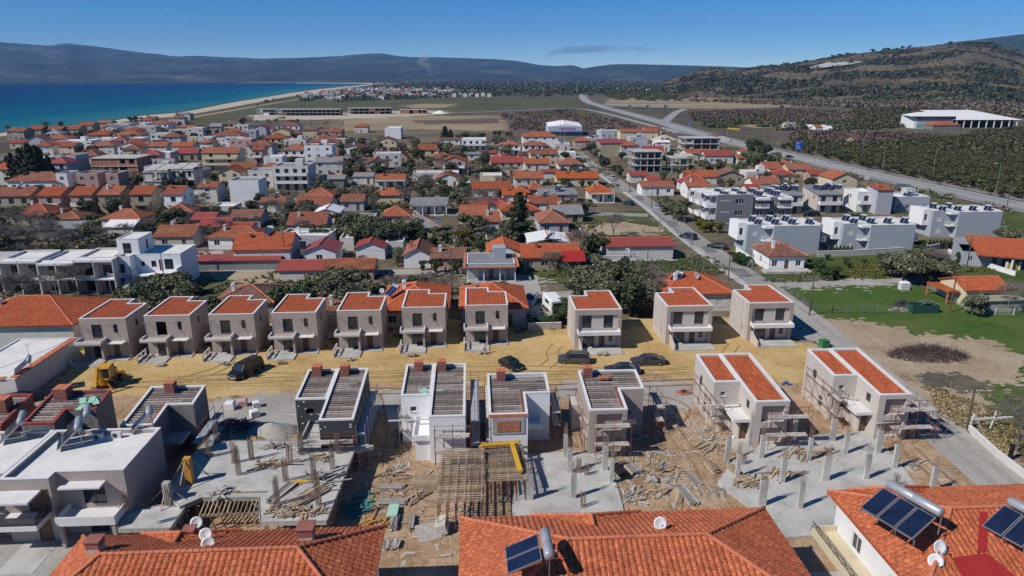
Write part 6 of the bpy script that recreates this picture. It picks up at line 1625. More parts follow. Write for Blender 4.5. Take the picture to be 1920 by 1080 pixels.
a=G(1790,239.5);w=(G(1903,239.5)-a).length;t=thing('factory','long white roofed factory hall with open dark front','factory',a,0)
m=MB();m.poly([(-3,-2,6.2),(w+4,-2,6.2),(w-12,40,12),(-8,40,12)]);m.poly([(w-12,40,12),(w+4,-2,6.2),(w+2,44,6.2)]);m.build('roof',M_white,t)
m=MB();m.box(0,3,-.2,w,3.4,6.1);m.build('wall',M_open_shade,t);m=MB()  # near-black sheet stands in for the shade inside the open front
for i in range(9):m.box(w*i/8-.3,-1.5,-.2,w*i/8+.3,-.9,6.1)
m.build('columns',M_white,t);landmark(a+Vector((w/2,10,0)),'the long factory hall')
T(1748,1802,243.5,3.6,12,'hip',2.6,'d','o','orange roofed canteen in front of the factory',None,win=None)
for i,(x0,x1,by,wl,rmn,lab)in enumerate(((1474,1492,240,'w','g','pale farm shed in the plain, left of the orange roofed farmhouse'),(1516,1526,245,'W','w','tiny white farm hut left of the orange farmhouse'),(1529,1541,246,'W','o','white farmhouse with orange roof in the plain'),
        (1543,1551,246,'W','w','small white hut right beside the orange farmhouse'),(1552,1560,248,'W','w','whitest hut, rightmost of the farm group'),(1600,1606,271,'k','a','tan brick pump house in the bare orchard'),(1330,1339,172,'W','o','lone pale farmhouse below the scrub hill'))):
    T(x0,x1,by,3.0,8,'gx',1.4,wl,rmn,lab,'the orange farmhouse in the plain' if 'farmhouse with' in lab else None,win=1)
_fm={}
def far_house(loc,w,d,h,wall,roof,rz,label,group):
    k=(int(w),int(h),wall,roof)
    if k not in _fm:
        m=MB();m.m(0).box(-w/2,-d/2,-.3,w/2,d/2,h)
        m.m(2)
        for f in range(max(1,int(h/3))):
            for i in range(3):m.box(-w/2+w*(i+.25)/3,-d/2-.06,f*3+.6,-w/2+w*(i+.75)/3,-d/2-.01,f*3+2.3)
        m.m(1)
        if roof!='w':
            a_,b_,c_,e_=(-w/2-.4,-d/2-.4,h+.02),(w/2+.4,-d/2-.4,h+.02),(w/2+.4,d/2+.4,h+.02),(-w/2-.4,d/2+.4,h+.02);r0,r1=(-w/5,0,h+2.2),(w/5,0,h+2.2)
            m.add([a_,b_,c_,e_,r0,r1],[(0,1,5,4),(1,2,5),(2,3,4,5),(3,0,4),(3,2,1,0)])
        else:m.box(-w/2-.2,-d/2-.2,h+.01,w/2+.2,d/2+.2,h+.5)
        _fm[k]=m.mesh('house',[WM[wall],RMt[roof]if roof!='w' else M_white,M_glass])
    o=link('small_house',_fm[k],None,loc,rz);return tag(o,label,'house',group)
rr=random.Random(11);cnt=0
for row,(ya,yb)in enumerate(((166,170),(170,174),(174,178),(178,183),(183,188))):
    x=(650,620,590,576,572)[row]
    while x<(850,850,840,822,800)[row]:
        y=rr.uniform(ya,yb)+(x-700)*.0+0;ww=rr.uniform(8,12);o=rr.random()
        if y<189-(x-572)*.02:
            kind='o' if o<.35 else('t' if o<.45 else 'w')
            lab={'o':'tiny white house with orange roof in the far seaside resort','t':'tiny house with dark tiled roof in the far seaside resort','w':'tiny flat roofed white house in the far seaside resort'}[kind]
            far_house(G(x,y),ww,9,rr.choice((5.5,6,6)),'W' if rr.random()<.8 else 'w',kind,rr.uniform(-.3,.3),lab,{'o':'orange roofed houses of the far resort','t':'dark tiled houses of the far resort','w':'flat white houses of the far resort'}[kind])
            cnt+=1
        x+=rr.uniform(5.5,9)*(1+row*.12)
for i,x in enumerate((848,858,868,880,891,902,914)):
    T(x,x+7,182-(i%2)*1.5,6.4,10,'flat',0,'n','W',None,'the white modern blocks' if i==3 else None,win=2)
for i in range(70):
    x=rr.choice((rr.gauss(465,22),rr.gauss(880,60),rr.gauss(800,50),rr.gauss(560,60),rr.uniform(300,1100)));y=151.2+rr.uniform(0,1.5)
    w=G(x,153.6+rr.uniform(0,.9))if x>720 else G(x,152.6+rr.uniform(0,.5))
    if x<100 or x>1230:continue
    far_house(w,rr.uniform(14,24),16,9,'W','w',rr.uniform(-.4,.4),'white speck of a house at the foot of the far mountains','houses at the foot of the far mountains')
for i in range(60):
    x=rr.uniform(930,1240);y=rr.uniform(160,170)
    far_house(G(x,y),rr.uniform(8,14),10,4,rr.choice('Ww'),rr.choice('wot'),rr.uniform(-.4,.4),'small scattered farm building on the far plain','farm buildings scattered over the far plain')
# ---------------------------------------------------------------- trees, poles, lamps, fences
ROADP=[(p.x,p.y)for p in road_w]
def blocked(x,y,pad=.8):
    for fx,fy,rx,ry in FOOT:
        dx,dy=x-fx,y-fy;c,s=math.cos(GR),math.sin(GR);a,b=dx*c+dy*s,-dx*s+dy*c
        if abs(a)<rx+pad and abs(b)<ry+pad:return True
    for qx,qy in ROADP:
        if(x-qx)**2+(y-qy)**2<16:return True
    return False
PICK={'o':'olive','s':'shrub','e':'broad','y':'yshrub','p':'pine','c':'cypress','b':'bare','P':'palm'}
def inside(p,poly):
    c=False;n=len(poly)
    for i in range(n):
        a,b=poly[i],poly[(i+1)%n]
        if(a[1]>p[1])!=(b[1]>p[1])and p[0]<(b[0]-a[0])*(p[1]-a[1])/(b[1]-a[1])+a[0]:c=not c
    return c
def fill(poly,n,kinds,h0,h1,group=None,seed=1,pad=.8,mind=3.0):
    r=random.Random(seed);w=[G(*p)for p in poly];q=[(p.x,p.y)for p in w];got=[]
    x0,x1=min(p[0]for p in q),max(p[0]for p in q);y0,y1=min(p[1]for p in q),max(p[1]for p in q)
    for _ in range(n*30):
        if len(got)>=n:break
        x,y=r.uniform(x0,x1),r.uniform(y0,y1)
        if not inside((x,y),q)or blocked(x,y,pad)or any((x-a)**2+(y-b)**2<mind*mind for a,b in got):continue
        got.append((x,y));k=PICK[r.choice(kinds)];h=r.uniform(h0,h1)*(.55 if k in('shrub','yshrub')else 1)
        tree(k,(x,y),h,r.uniform(.95,1.35),None,group)
def TT(k,px,py,h,wide=1.1,label=None):
    w=G(px,py);return tree(PICK[k],w,h,wide,label)
def infill(poly,n,seed,hs=(3,3.4,5.6,6),gap=2.2):
    r=random.Random(seed);got=0
    for _ in range(n*40):
        if got>=n:break
        x=r.uniform(min(p[0]for p in poly),max(p[0]for p in poly));y=r.uniform(min(p[1]for p in poly),max(p[1]for p in poly))
        if not inside((x,y),poly):continue
        mp=MPP(x,y);w=r.uniform(7,13);d=r.uniform(7,10);c=G(x,y);cx,cy=c.x,c.y+d/2
        if any(abs(cx-f[0])<w/2+f[2]+gap and abs(cy-f[1])<d/2+f[3]+gap for f in FOOT)or any((cx-q[0])**2+(cy-q[1])**2<90 for q in ROADP):continue
        k=r.choice(('gx','gx','hip','hip','flat','gy'));T(x-w/mp/2,x+w/mp/2,y,r.choice(hs),d,k,0 if k=='flat' else r.uniform(1.4,2.1),r.choice('wwWWcclpke'),'w' if k=='flat' else r.choice('ttooaarg'),None,None,rz=r.uniform(-6,6),bal=r.choice((0,0,1)),chim=r.choice((0,1)));got+=1
infill([(10,338),(100,268),(330,255),(640,270),(640,335)],34,3);infill([(260,262),(330,246),(620,246),(640,275),(300,275)],16,4);infill([(0,432),(20,408),(640,398),(640,470),(360,470)],9,5,(2.6,3))
infill([(640,345),(640,270),(1080,275),(1090,330),(960,350)],16,6,(3,3.3,5.6));infill([(640,400),(1090,390),(1100,470),(640,470)],6,7,(2.6,3));infill([(1130,300),(1330,258),(1560,330),(1560,370),(1280,360),(1190,340)],10,8,(3,3.2));infill([(1110,240),(1260,252),(1250,300),(1110,285)],5,9);infill([(182,244),(300,226),(345,224),(345,246),(200,258)],9,10);infill([(20,275),(100,262),(110,290),(60,300)],5,12)
rg=random.Random(31)
for i in range(70):
    x,y=rg.uniform(20,1160),rg.uniform(300,520);c=G(x,y)
    if blocked(c.x,c.y,2):continue
    L=rg.uniform(5,14)/MPP(x,y);dx=(y-146)*.0;wall_thing('yard_wall',[(x,y),(x+L,y-.3)]if rg.random()<.6 else[(x,y),(x+(880-x)*.03,y-(y-146)*.03*1.4)],rg.uniform(.8,1.6),.18,rg.choice((M_offw,M_conc,M_white,M_brick,M_conc_l)),None)
    AUTO.append((COL.objects[-1]if False else bpy.data.objects[LASTW[0]],'garden wall',c))
for x,y,h in((262,606,4.6),(298,603,5.2),(336,606,4.8),(372,606,5.0),(398,603,4.2),(246,582,4.6),(282,578,5.4),(322,574,5.6),(358,580,5.2),(300,560,4.6),(340,556,4.6)):TT('o',x,y,h,1.35)
for x,y,h in((528,583,4.6),(546,576,4.0),(588,580,5.2),(622,578,5.6),(652,580,5.2),(688,570,4.6),(602,556,5.0),(640,552,5.6),(676,548,4.8),(575,562,4.4)):TT('o' if x%3 else 'e',x,y,h,1.35)
for x,y,h in((730,556,3.4),(752,552,3.2),(775,556,3.4),(796,552,3.6),(818,556,3.4),(836,552,3.2)):TT('s' if x%2 else 'b',x,y,h,1.5)
for x,y,h in((884,562,3.0),(904,560,3.3),(924,562,3.3),(945,560,3.2),(960,562,2.8)):TT('e',x,y,h,1.5)
for x,y,h in((1092,566,5.2),(1120,572,5.6),(1150,585,6.0),(1180,592,6.2),(1208,590,5.4),(1106,545,5.2),(1140,548,6.0),(1172,552,6.0),(1200,560,5.6),(1130,525,4.8),(1168,528,5.0),(1196,532,4.6)):TT('e' if x in(1180,1172,1168)else 'o',x,y,h,1.4)
for x,y,h in((1222,575,4.6),(1232,560,4.6),(1216,545,4.2)):TT('b',x,y,h,1.4)
for x,y,h in((1052,606,2.6),(1038,614,1.9),(1066,590,2.6),(1024,612,1.6)):TT('s',x,y,h,1.3)
TT('p',974,452,12.5,1.25,'tall dark conifer towering over the orange roofs in the centre');landmark(G(974,452),'the tall central conifer')
TT('o',186,498,7.6,1.5,'large rounded olive tree left of the cubic white house');landmark(G(186,498),'the large rounded olive')
for x,y,h in((158,492,5.0),(222,500,4.6),(128,505,3.6),(118,495,3.2)):TT('o',x,y,h,1.3)
for x,y,h in((40,440,6.5),(70,455,7),(22,470,6),(52,480,6.5),(95,470,6)):TT('b',x,y,h,1.3)
for x,y,h in((15,500,4.5),(35,492,4.5),(75,500,4),(8,455,5)):TT('e',x,y,h,1.3)
for x,y,h in((22,585,6.5),(60,580,6),(110,560,5),(150,556,5.5)):TT('b',x,y,h,1.4)
for x,y,h in((30,345,12),(48,350,14.5),(66,352,16.5),(84,350,15),(98,345,11),(20,340,10),(56,338,13),(76,338,14)):TT('p',x,y,h,1.0)
landmark(G(60,345),'the dark conifers on the left')
for x,y,h in((655,448,5.6),(672,462,5.8),(695,470,6.2),(716,455,5.6),(735,468,5.8),(752,452,5.2),(775,455,5.2),(688,440,5.2),(706,440,4.8),(662,430,4.6),(640,455,4.6),(760,438,4.6),(784,440,4.4)):TT('e' if x%2 else 'o',x,y,h,1.45)
landmark(G(700,450),'the dark olive thicket')
for x,y,h in((878,440,6),(872,462,3.5),(905,440,4.4),(896,462,3.5),(950,455,5),(938,462,4)):TT('o' if x!=872 else 'y',x,y,h,1.2)
TT('e',1112,486,5.6,1.4,'dark evergreen between the white metal roof and red roofed building');TT('b',1085,484,5.6,1.3)
for x,y,h in((1066,402,4.4),(1078,404,4.2),(1093,402,4.4)):TT('e' if x<1070 else 'o',x,y,h,1.3)
for x,y,h in((1150,444,5.6),(1206,440,3.6),(1030,510,4.2),(796,365,6.5),(760,378,4),(905,392,6.0),(895,405,5.2),(915,402,5.0),(803,362,4.5)):TT('b',x,y,h,1.5)
for x,y,h in((1248,404,5.0),(1262,412,5.2),(1276,416,5.0),(1242,390,4.0),(1284,396,4)):TT('o',x,y,h,1.2)
for x,y,h in((1402,310,7),(1418,322,8),(1432,325,8.5),(1446,322,7.5),(1410,300,10),(1430,305,9),(1392,322,5),(1380,326,4.4),(1350,322,4.6),(1330,325,4.6),(1318,322,5),(1452,308,6)):TT('e' if h>8 else 'o',x,y,h,1.25)
landmark(G(1420,318),'the big tree mass by the motorway')
TT('P',1270,345,5.5,1.3);TT('P',1281,340,5,1.3);TT('P',840,348,5.5,1.4);TT('P',90,250,8,1.1,'lone palm standing against the sea above the khaki roofs');TT('P',17,255,7,1.1,'palm at the left edge beside the khaki seaside houses')
for x,y,h in((1672,520,5.2),(1692,532,5.6),(1712,522,5.8),(1730,536,5.6),(1748,524,5.8),(1764,532,5.2),(1700,512,5),(1740,512,5)):TT('o' if x!=1748 else 'b',x,y,h,1.35)
landmark(G(1715,525),'the wide olive clump in the field')
for x,y,h in((1822,592,4.2),(1836,588,2.4),(1890,588,4.6),(1906,575,4.4)):TT('o' if x<1880 else 'b',x,y,h,1.2)
for x,y,h in((1884,462,4.6),(1896,470,4.8),(1910,462,4.8),(1918,478,4.4)):TT('o',x,y,h,1.3)
TT('b',1906,846,5.8,1.2,'leafless grey tree leaning at the right edge beside the gravel road')
for i in range(7):TT('c',1553+i*7,478-(i%2),2.5,1.2)
for i in range(7):TT('c',1742+i*6.5,466+(i%2),2.6,1.2)
for x,y in((1726,470),(1724,478),(1385,497),(1395,500),(1378,492),(1800,495),(1566,522),(1545,525),(1528,505),(1535,512)):TT('s',x,y,2.2,1.3)
for x,y in((1308,423),(1313,430),(1320,436),(1334,436),(1347,437),(1376,436),(345,455),(410,452),(570,448),(600,452),(1436,344),(1238,312)):TT('y',x,y,2.6,1.0)
for x,y,h in((582,450,4),(598,458,4.4),(612,452,4),(545,455,3.6),(650,385,3.4),(700,372,3),(835,378,3)):TT('e',x,y,h,1.3)
for x,y,h in((835,266,10),(845,266,8)):TT('p',x,y,h,1.6)
fill([(640,350),(640,290),(760,270),(880,290),(960,300),(960,345),(860,340),(800,345)],75,'ooeeobbs',4.2,6.5,'trees in the village gardens',3)
fill([(630,300),(650,265),(720,268),(720,300)],12,'ooes',4,6,'trees in the village gardens',4)
fill([(860,262),(960,255),(985,300),(1090,300),(1100,275),(1130,280),(1100,325),(1000,318),(880,300)],40,'oooebb',4,6.5,'trees in the village gardens',5)
fill([(1040,330),(1100,310),(1120,400),(1200,400),(1240,410),(1050,412)],16,'oebs',2.6,4.2,'trees in the village gardens',6)
fill([(640,375),(960,345),(1080,395),(900,420),(640,400)],48,'oebbosy',3,5,'trees in the village gardens',7)
fill([(620,470),(860,440),(1100,470),(1120,500),(870,520),(640,500)],34,'oebs',2.4,4,'shrubs between the village houses',8,mind=2.4)
fill([(250,408),(640,395),(650,470),(560,460),(400,470),(240,445)],70,'ooebbsy',2.8,5,'trees in the village gardens',9)
fill([(-40,410),(250,408),(240,500),(-60,540)],40,'oebbb',3.5,6,'trees behind the unfinished white terrace',10)
fill([(0,395),(20,345),(330,340),(640,335),(640,395),(330,408)],64,'oebbs',3,5,'trees in the left part of town',12)
fill([(10,340),(100,262),(330,248),(640,262),(640,330),(300,335)],90,'oeebbo',3.5,6.5,'trees in the left part of town',13)
fill([(330,252),(470,232),(600,228),(640,262),(470,262)],26,'obbbe',4,7,'bare trees behind the beach',14)
fill([(1180,345),(1270,335),(1560,335),(1600,350),(1560,370),(1300,360)],26,'oebs',2.8,4.4,'trees before the motorway',15)
fill([(1120,300),(1190,300),(1190,345),(1150,345)],9,'oees',3.5,5.5,'trees before the motorway',16)
fill([(1235,262),(1280,300),(1350,300),(1400,330),(1260,330),(1240,300)],12,'oebs',2.8,5,'trees before the motorway',17)
fill([(1480,465),(1530,485),(1700,478),(1690,490),(1500,520)],8,'s',1.8,2.6,'low bushes in the grass field',18)
fill([(60,246),(182,235),(258,222),(340,216),(340,226),(200,244)],12,'oeb',3.5,6,'trees along the beach',19)
fill([(340,216),(480,192),(585,172),(600,176),(490,200),(350,222)],10,'oe',3.5,5,'trees along the beach',20)
def blobs(name,pts,rad,m,seed=0,flat=.8,kind='stuff'):
    t=(1+5**.5)/2;iv=np.array([(-1,t,0),(1,t,0),(-1,-t,0),(1,-t,0),(0,-1,t),(0,1,t),(0,-1,-t),(0,1,-t),(t,0,-1),(t,0,1),(-t,0,-1),(-t,0,1)])/math.sqrt(1+t*t)
    fc=np.array([(0,11,5),(0,5,1),(0,1,7),(0,7,10),(0,10,11),(1,5,9),(5,11,4),(11,10,2),(10,7,6),(7,1,8),(3,9,4),(3,4,2),(3,2,6),(3,6,8),(3,8,9),(4,9,5),(2,4,11),(6,2,10),(8,6,7),(9,8,1)])
    rs=np.random.RandomState(seed);P_=np.asarray(pts);r=np.asarray(rad);n=len(P_)
    V=iv[None]*r[:,None,None]*rs.uniform(.6,1.25,(n,12,1))*np.array([1,1,flat]);V+=P_[:,None,:]
    F=fc[None]+12*np.arange(n)[:,None,None]
    me=np_mesh(name,V.reshape(-1,3),F.reshape(-1,3),m);o=link(name,me);return tag(o,kind=kind)
def leafmass(name,pts,rad,m,per,size,seed=0,flat=.8):
    rs=np.random.RandomState(seed);n=len(pts)*per;C=np.repeat(np.asarray(pts),per,0);Rr=np.repeat(np.asarray(rad),per)
    d=rs.normal(size=(n,3));d/=np.linalg.norm(d,axis=1)[:,None];p=C+d*(Rr*rs.uniform(.5,1.0,n))[:,None]*np.array([1,1,flat])
    a=rs.normal(size=(n,3))+d;b=rs.normal(size=(n,3));a/=np.linalg.norm(a,axis=1)[:,None];u=np.cross(a,b);u/=np.linalg.norm(u,axis=1)[:,None];v=np.cross(a,u)
    s=(size if np.isscalar(size)else np.repeat(np.asarray(size),per)[:,None])*rs.uniform(.6,1.4,n)[:,None];u=u*s;v=v*s
    V=np.stack([p-u-v,p+u-v,p+u+v,p-u+v],1).reshape(-1,3)
    return tag(link(name,np_mesh(name,V,np.arange(4*n).reshape(-1,4),m)),kind='stuff')
op=[G(*p)for p in((1462,281),(1530,293),(1640,322),(1760,347),(1930,382),(2080,412),(2250,330),(2080,246),(1925,244),(1830,252),(1800,262),(1640,277),(1500,270))]
oq=[(p.x,p.y)for p in op];cand=[];rr=random.Random(5)
ang=R(-14);ca,sa=math.cos(ang),math.sin(ang)
for i in range(-120,140):
    for j in range(-60,140):
        x,y=i*5.0+rr.uniform(-.5,.5),j*5.6+rr.uniform(-.5,.5);X,Y=200+x*ca-y*sa,300+x*sa+y*ca
        if inside((X,Y),oq):cand.append((X,Y))
cand.sort(key=lambda p:p[0]**2+p[1]**2);near=[c for c in cand if P((c[0],c[1],2))[0]<1935][:290];ns=set(near);rest=[c for c in cand if c not in ns]
for x,y in near:tree('orchard',(x,y),rr.uniform(3.4,4.6),rr.uniform(1.15,1.4),'rounded green orchard tree in the olive grove beyond the motorway','orchard trees beyond the motorway')
leafmass('orchard',[(x,y,2.2)for x,y in rest],[rr.uniform(1.7,2.5)for _ in rest],M_orch,60,.42,3)
def scat(name,poly,n,r0,r1,m,seed,size=.5,per=40,cl=0):
    rs=random.Random(seed);w=[G(*p)for p in poly];q=[(p.x,p.y)for p in w];out=[];rad=[]
    x0,x1=min(p[0]for p in q),max(p[0]for p in q);y0,y1=min(p[1]for p in q),max(p[1]for p in q);k=0
    while len(out)<n and k<n*40:
        k+=1;x,y=rs.uniform(x0,x1),rs.uniform(y0,y1)
        if not inside((x,y),q):continue
        if cl and mnoise.noise(Vector((x/cl,y/cl,seed)))<0:continue
        r=rs.uniform(r0,r1);out.append((x,y,r*.6));rad.append(r)
    if per:leafmass(name,out,rad,m,per,[size]*len(out),seed)
    else:blobs(name,out,rad,m,seed)
scat('thicket',[(940,216),(1070,207),(1165,228),(1215,248),(1120,258),(960,244)],520,1.2,2.6,M_brush,1,.35,26,22)
scat('thicket',[(1290,213),(1500,205),(1620,214),(1590,223),(1480,231),(1300,225)],900,1.6,3.0,M_brush,2,.5,18)
scat('thicket',[(1490,248),(1690,252),(1820,262),(1640,274),(1480,266)],700,1.2,2.4,M_brush,3,.4,18)
scat('hedge',[(1300,226),(1480,233),(1640,228),(1700,240),(1600,246),(1460,245),(1330,240)],420,1.6,3.2,M_orch,4,.5,26,30)
scat('grove',[(1600,207),(1790,207),(1720,236),(1640,244),(1560,238),(1620,222)],900,2.0,3.2,M_orch,5,.6,20)
scat('grove',[(1240,188),(1440,192),(1700,190),(1980,200),(1980,228),(1930,222),(1700,206),(1500,199)],1500,2.5,5,M_brush,6,.9,16)
scat('grove',[(1130,176),(1240,172),(1340,180),(1240,190),(1150,188)],500,2.5,5,M_orch,7,.9,16)
scat('far_trees',[(560,190),(640,172),(850,174),(1080,170),(1120,178),(1060,181),(860,183),(640,192)],900,3,6,M_ever,8,1.0,14,60)
scat('far_trees',[(680,166),(860,158),(1240,158),(1250,174),(1130,176),(900,172)],2600,5,10,M_ever,9,2.0,10,160)
scat('far_trees',[(700,160),(860,154.5),(1260,154.5),(1260,160),(1000,163)],1500,8,15,M_brush,10,3.0,8,250)
scat('grass_tufts',[(1410,530),(1700,480),(1900,505),(1700,524)],500,.15,.4,M_yshrub,11,.10,10)
scat('grass_tufts',[(1000,520),(1120,500),(1330,482),(1380,510),(1250,530)],700,.2,.5,M_olive,12,.10,12)
scat('grass_tufts',[(-60,560),(-60,700),(1050,620),(1050,560),(700,500),(300,560)],1500,.2,.5,M_brush,13,.10,12,9)
scat('grass_tufts',[(-60,400),(640,390),(1100,400),(1200,480),(860,540),(0,560)],2600,.25,.7,M_olive,14,.14,12,14)
scat('grass_tufts',[(0,345),(640,300),(1100,290),(1200,380),(640,395),(0,400)],2600,.4,1.1,M_brush,15,.2,12,20)
scat('grass_tufts',[(1740,725),(1850,760),(1960,840),(1880,850),(1760,780)],700,.1,.3,M_reed,16,.07,12)
scat('verge_growth',[(1290,258),(1440,292),(1640,340),(1900,392),(1900,402),(1620,362),(1430,318),(1280,280)],900,.5,1.3,M_olive,17,.22,14,14)
hv=np.array([v.co[:]for v in HILLO.data.vertices]);rs=np.random.RandomState(4)
keep=hv[(hv[:,2]>1.5)];nA=241*91
grid=hv.reshape(241,91,3);pts=[];rad=[];pts2=[];rad2=[]
for _ in range(26000):
    i=rs.randint(0,240);j=rs.randint(0,72);a,b=rs.rand(),rs.rand()
    p=grid[i,j]*(1-a)*(1-b)+grid[i+1,j]*a*(1-b)+grid[i,j+1]*(1-a)*b+grid[i+1,j+1]*a*b
    n=mnoise.fractal(Vector((p[0]/150,p[1]/150,2)),.9,2.1,4);n+=.12 if j<30 else-.02
    if p[2]<1:continue
    if n>.06 or(n>-.12 and rs.rand()<.25):pts.append(p+np.array([0,0,1.0]));rad.append(rs.uniform(2.4,5.5)*(1.5 if n>.3 else 1))
    elif rs.rand()<.25:pts2.append(p+np.array([0,0,.6]));rad2.append(rs.uniform(1.5,3.5))
leafmass('hill_scrub',pts,rad,M_scrub,12,[r*.34 for r in rad],5,.7)
leafmass('hill_brush',pts2,rad2,M_brush,10,[r*.34 for r in rad2],6,.7)
hp=Vector((0,0,0))
def onhill(px,py):
    d=G(px,py,0 if py>150 else 0);e=(540-py)/FPX;rr_=(-math.sin(PITCH)+e*math.cos(PITCH))/(math.cos(PITCH)+e*math.sin(PITCH));X=(px-960)/FPX/math.cos(PITCH)
    i=int(round((px-1222)/(2700-1222)*240));i=max(0,min(240,i))
    for j in range(1,64):
        p=grid[i,j]
        if CAM_Z+p[1]*rr_<=p[2]+.5:return Vector((p[0]+(px-(1222+i*6.158))*p[1]/FPX,p[1],p[2]+4))
    p=grid[i,62];return Vector((p[0],p[1],p[2]+4))
gh=[onhill(*p)for p in((1462,131),(1500,119.5),(1560,118),(1545,124),(1480,131))]
m=MB();m.poly([tuple(p)for p in gh]);tag(m.build('greenhouse_sheet',M_conc_l,uv=False),'pale plastic covered plot high on the scrub hill','greenhouse')
for i,(x,y)in enumerate(((1620,93),(1632,91),(1700,84),(1765,79),(1772,80),(1508,106),(1520,104),(1530,103),(1575,97),(1590,95),(1600,94),(1820,96))):
    j=int(round((x-1222)/(2700-1222)*240));p=grid[j,62];tree(('broad','olive')[i%2],(p[0],p[1]),11,1.7,None,'lone trees on the hill crest').location.z=p[2]-1
def rail(name,w,off,label,h=.75,a=0,b=None,grp='guard rails along the motorway'):
    mb=MB();pb=MB();w=w[a:b];o=w[0];q=[]
    for i,p in enumerate(w):
        d=(w[min(len(w)-1,i+1)]-w[max(0,i-1)]).normalized();q.append(p+Vector((-d.y,d.x,0))*off-o)
    for i in range(len(q)-1):
        mb.beam(q[i]+Vector((0,0,h)),q[i+1]+Vector((0,0,h)),.06,.32);n=max(1,int((q[i+1]-q[i]).length/4))
        for k in range(n):c=q[i].lerp(q[i+1],k/n);pb.box(c.x-.06,c.y-.06,0,c.x+.06,c.y+.06,h)
    r=thing('guard_rail',label,'guard rail',o,0,grp);mb.build('rail',M_metal,r);pb.build('posts',M_metal,r);return r
rail('guard_rail',hw,8.2,'steel guard rail along the far, orchard side of the motorway',a=14)
rail('guard_rail',hw,-8.2,'steel guard rail along the near, town side of the motorway',a=20)
kb=MB()
ribbon('kerb',[p for p in hw[14:]],.8,M_conc_l,off=9.4)
LMP=[(1362,270,230),(1447,281,236),(1498,250,221),(1518,289,246),(1527,307,256),(1582,250,220),(1613,308,257),(1652,334,277),(1647,239,215),(1747,338,277),(1862,384,308),(1432,262,240),(1310,240,222),(1350,236,214),(1217,226,200),(1190,217,196),(1253,222,202),(1280,226,205)]
for i,(x,b_,t_)in enumerate(LMP):
    t=street_lamp(x,b_,t_,None,1 if i in(2,3,4,6,8,9)else-1)
    AUTO.append((t,'slim galvanised lamp post',G(x,b_)))
def sign(px,py,w,h,zb,label,m,marks=True,name='road_sign'):
    o=G(px,py);t=thing(name,label,'road sign',o,R(8));p=MB();p.tube((-w*.3,.08,-.2),(-w*.3,.08,zb+h),.07);p.tube((w*.3,.08,-.2),(w*.3,.08,zb+h),.07);p.build('posts',M_metal,t)
    b=MB();b.box(-w/2,-.04,zb,w/2,.0,zb+h);b.build('panel',m,t)
    if marks:
        k=MB()
        for i in range(3):k.box(-w*.38,-.06,zb+h*(.2+.26*i),w*(.2-.1*i),-.041,zb+h*(.27+.26*i))
        k.box(-w*.46,-.055,zb+h*.03,w*.46,-.041,zb+h*.06);k.box(-w*.46,-.055,zb+h*.94,w*.46,-.041,zb+h*.97);k.build('lettering',M_plate,t)
    return t
M_sign=mat('sign blue',(.01,.09,.55),rough=.5,var=.05)
sign(1496,289,3.9,3.9,2.4,'large square blue road sign beside the motorway',M_sign)
sign(1293,240,3.0,2.2,2.0,'small distant blue road sign where the ramp joins',M_sign)
sign(1624,345,2.0,1.8,1.6,'white backed square sign on the near motorway verge',M_white,False)
sign(1687,360,4.4,1.3,1.5,'wide grey back of a road sign on the near verge',M_metal,False)
t=thing('gantry','yellow height warning bar on posts over the side road','sign',G(1362,262),R(-15));m=MB();m.tube((0,0,-.2),(0,0,7.2),.12);m.build('post',M_metal,t);m=MB();m.beam((0,0,7.2),(7.5,0,6.6),.3,.9);m.build('bar',M_yellow,t)
br=thing('bridge','flat concrete overpass where the side road crosses the motorway ramps','bridge',G(1210,205));o=br.location;a=G(1135,203.5)-o;b_=G(1288,203.5)-o
m=MB();m.beam(a+Vector((0,0,5)),b_+Vector((0,0,5)),9,.9);m.build('deck',M_conc_l,br)
m=MB()
for k in(-4.4,4.4):m.beam(a+Vector((0,k,6)),b_+Vector((0,k,6)),.12,.6)
m.build('parapet',M_metal,br);m=MB()
for k in(.3,.52,.74):p=a.lerp(b_,k);m.box(p.x-1,p.y-4,-.3,p.x+1,p.y+4,4.5)
m.build('piers',M_conc_d,br)
m=MB();m.prism([(a.x-50,a.y-6),(a.x,a.y-6),(a.x,a.y+6),(a.x-50,a.y+6)],-.3,4.4)if False else None
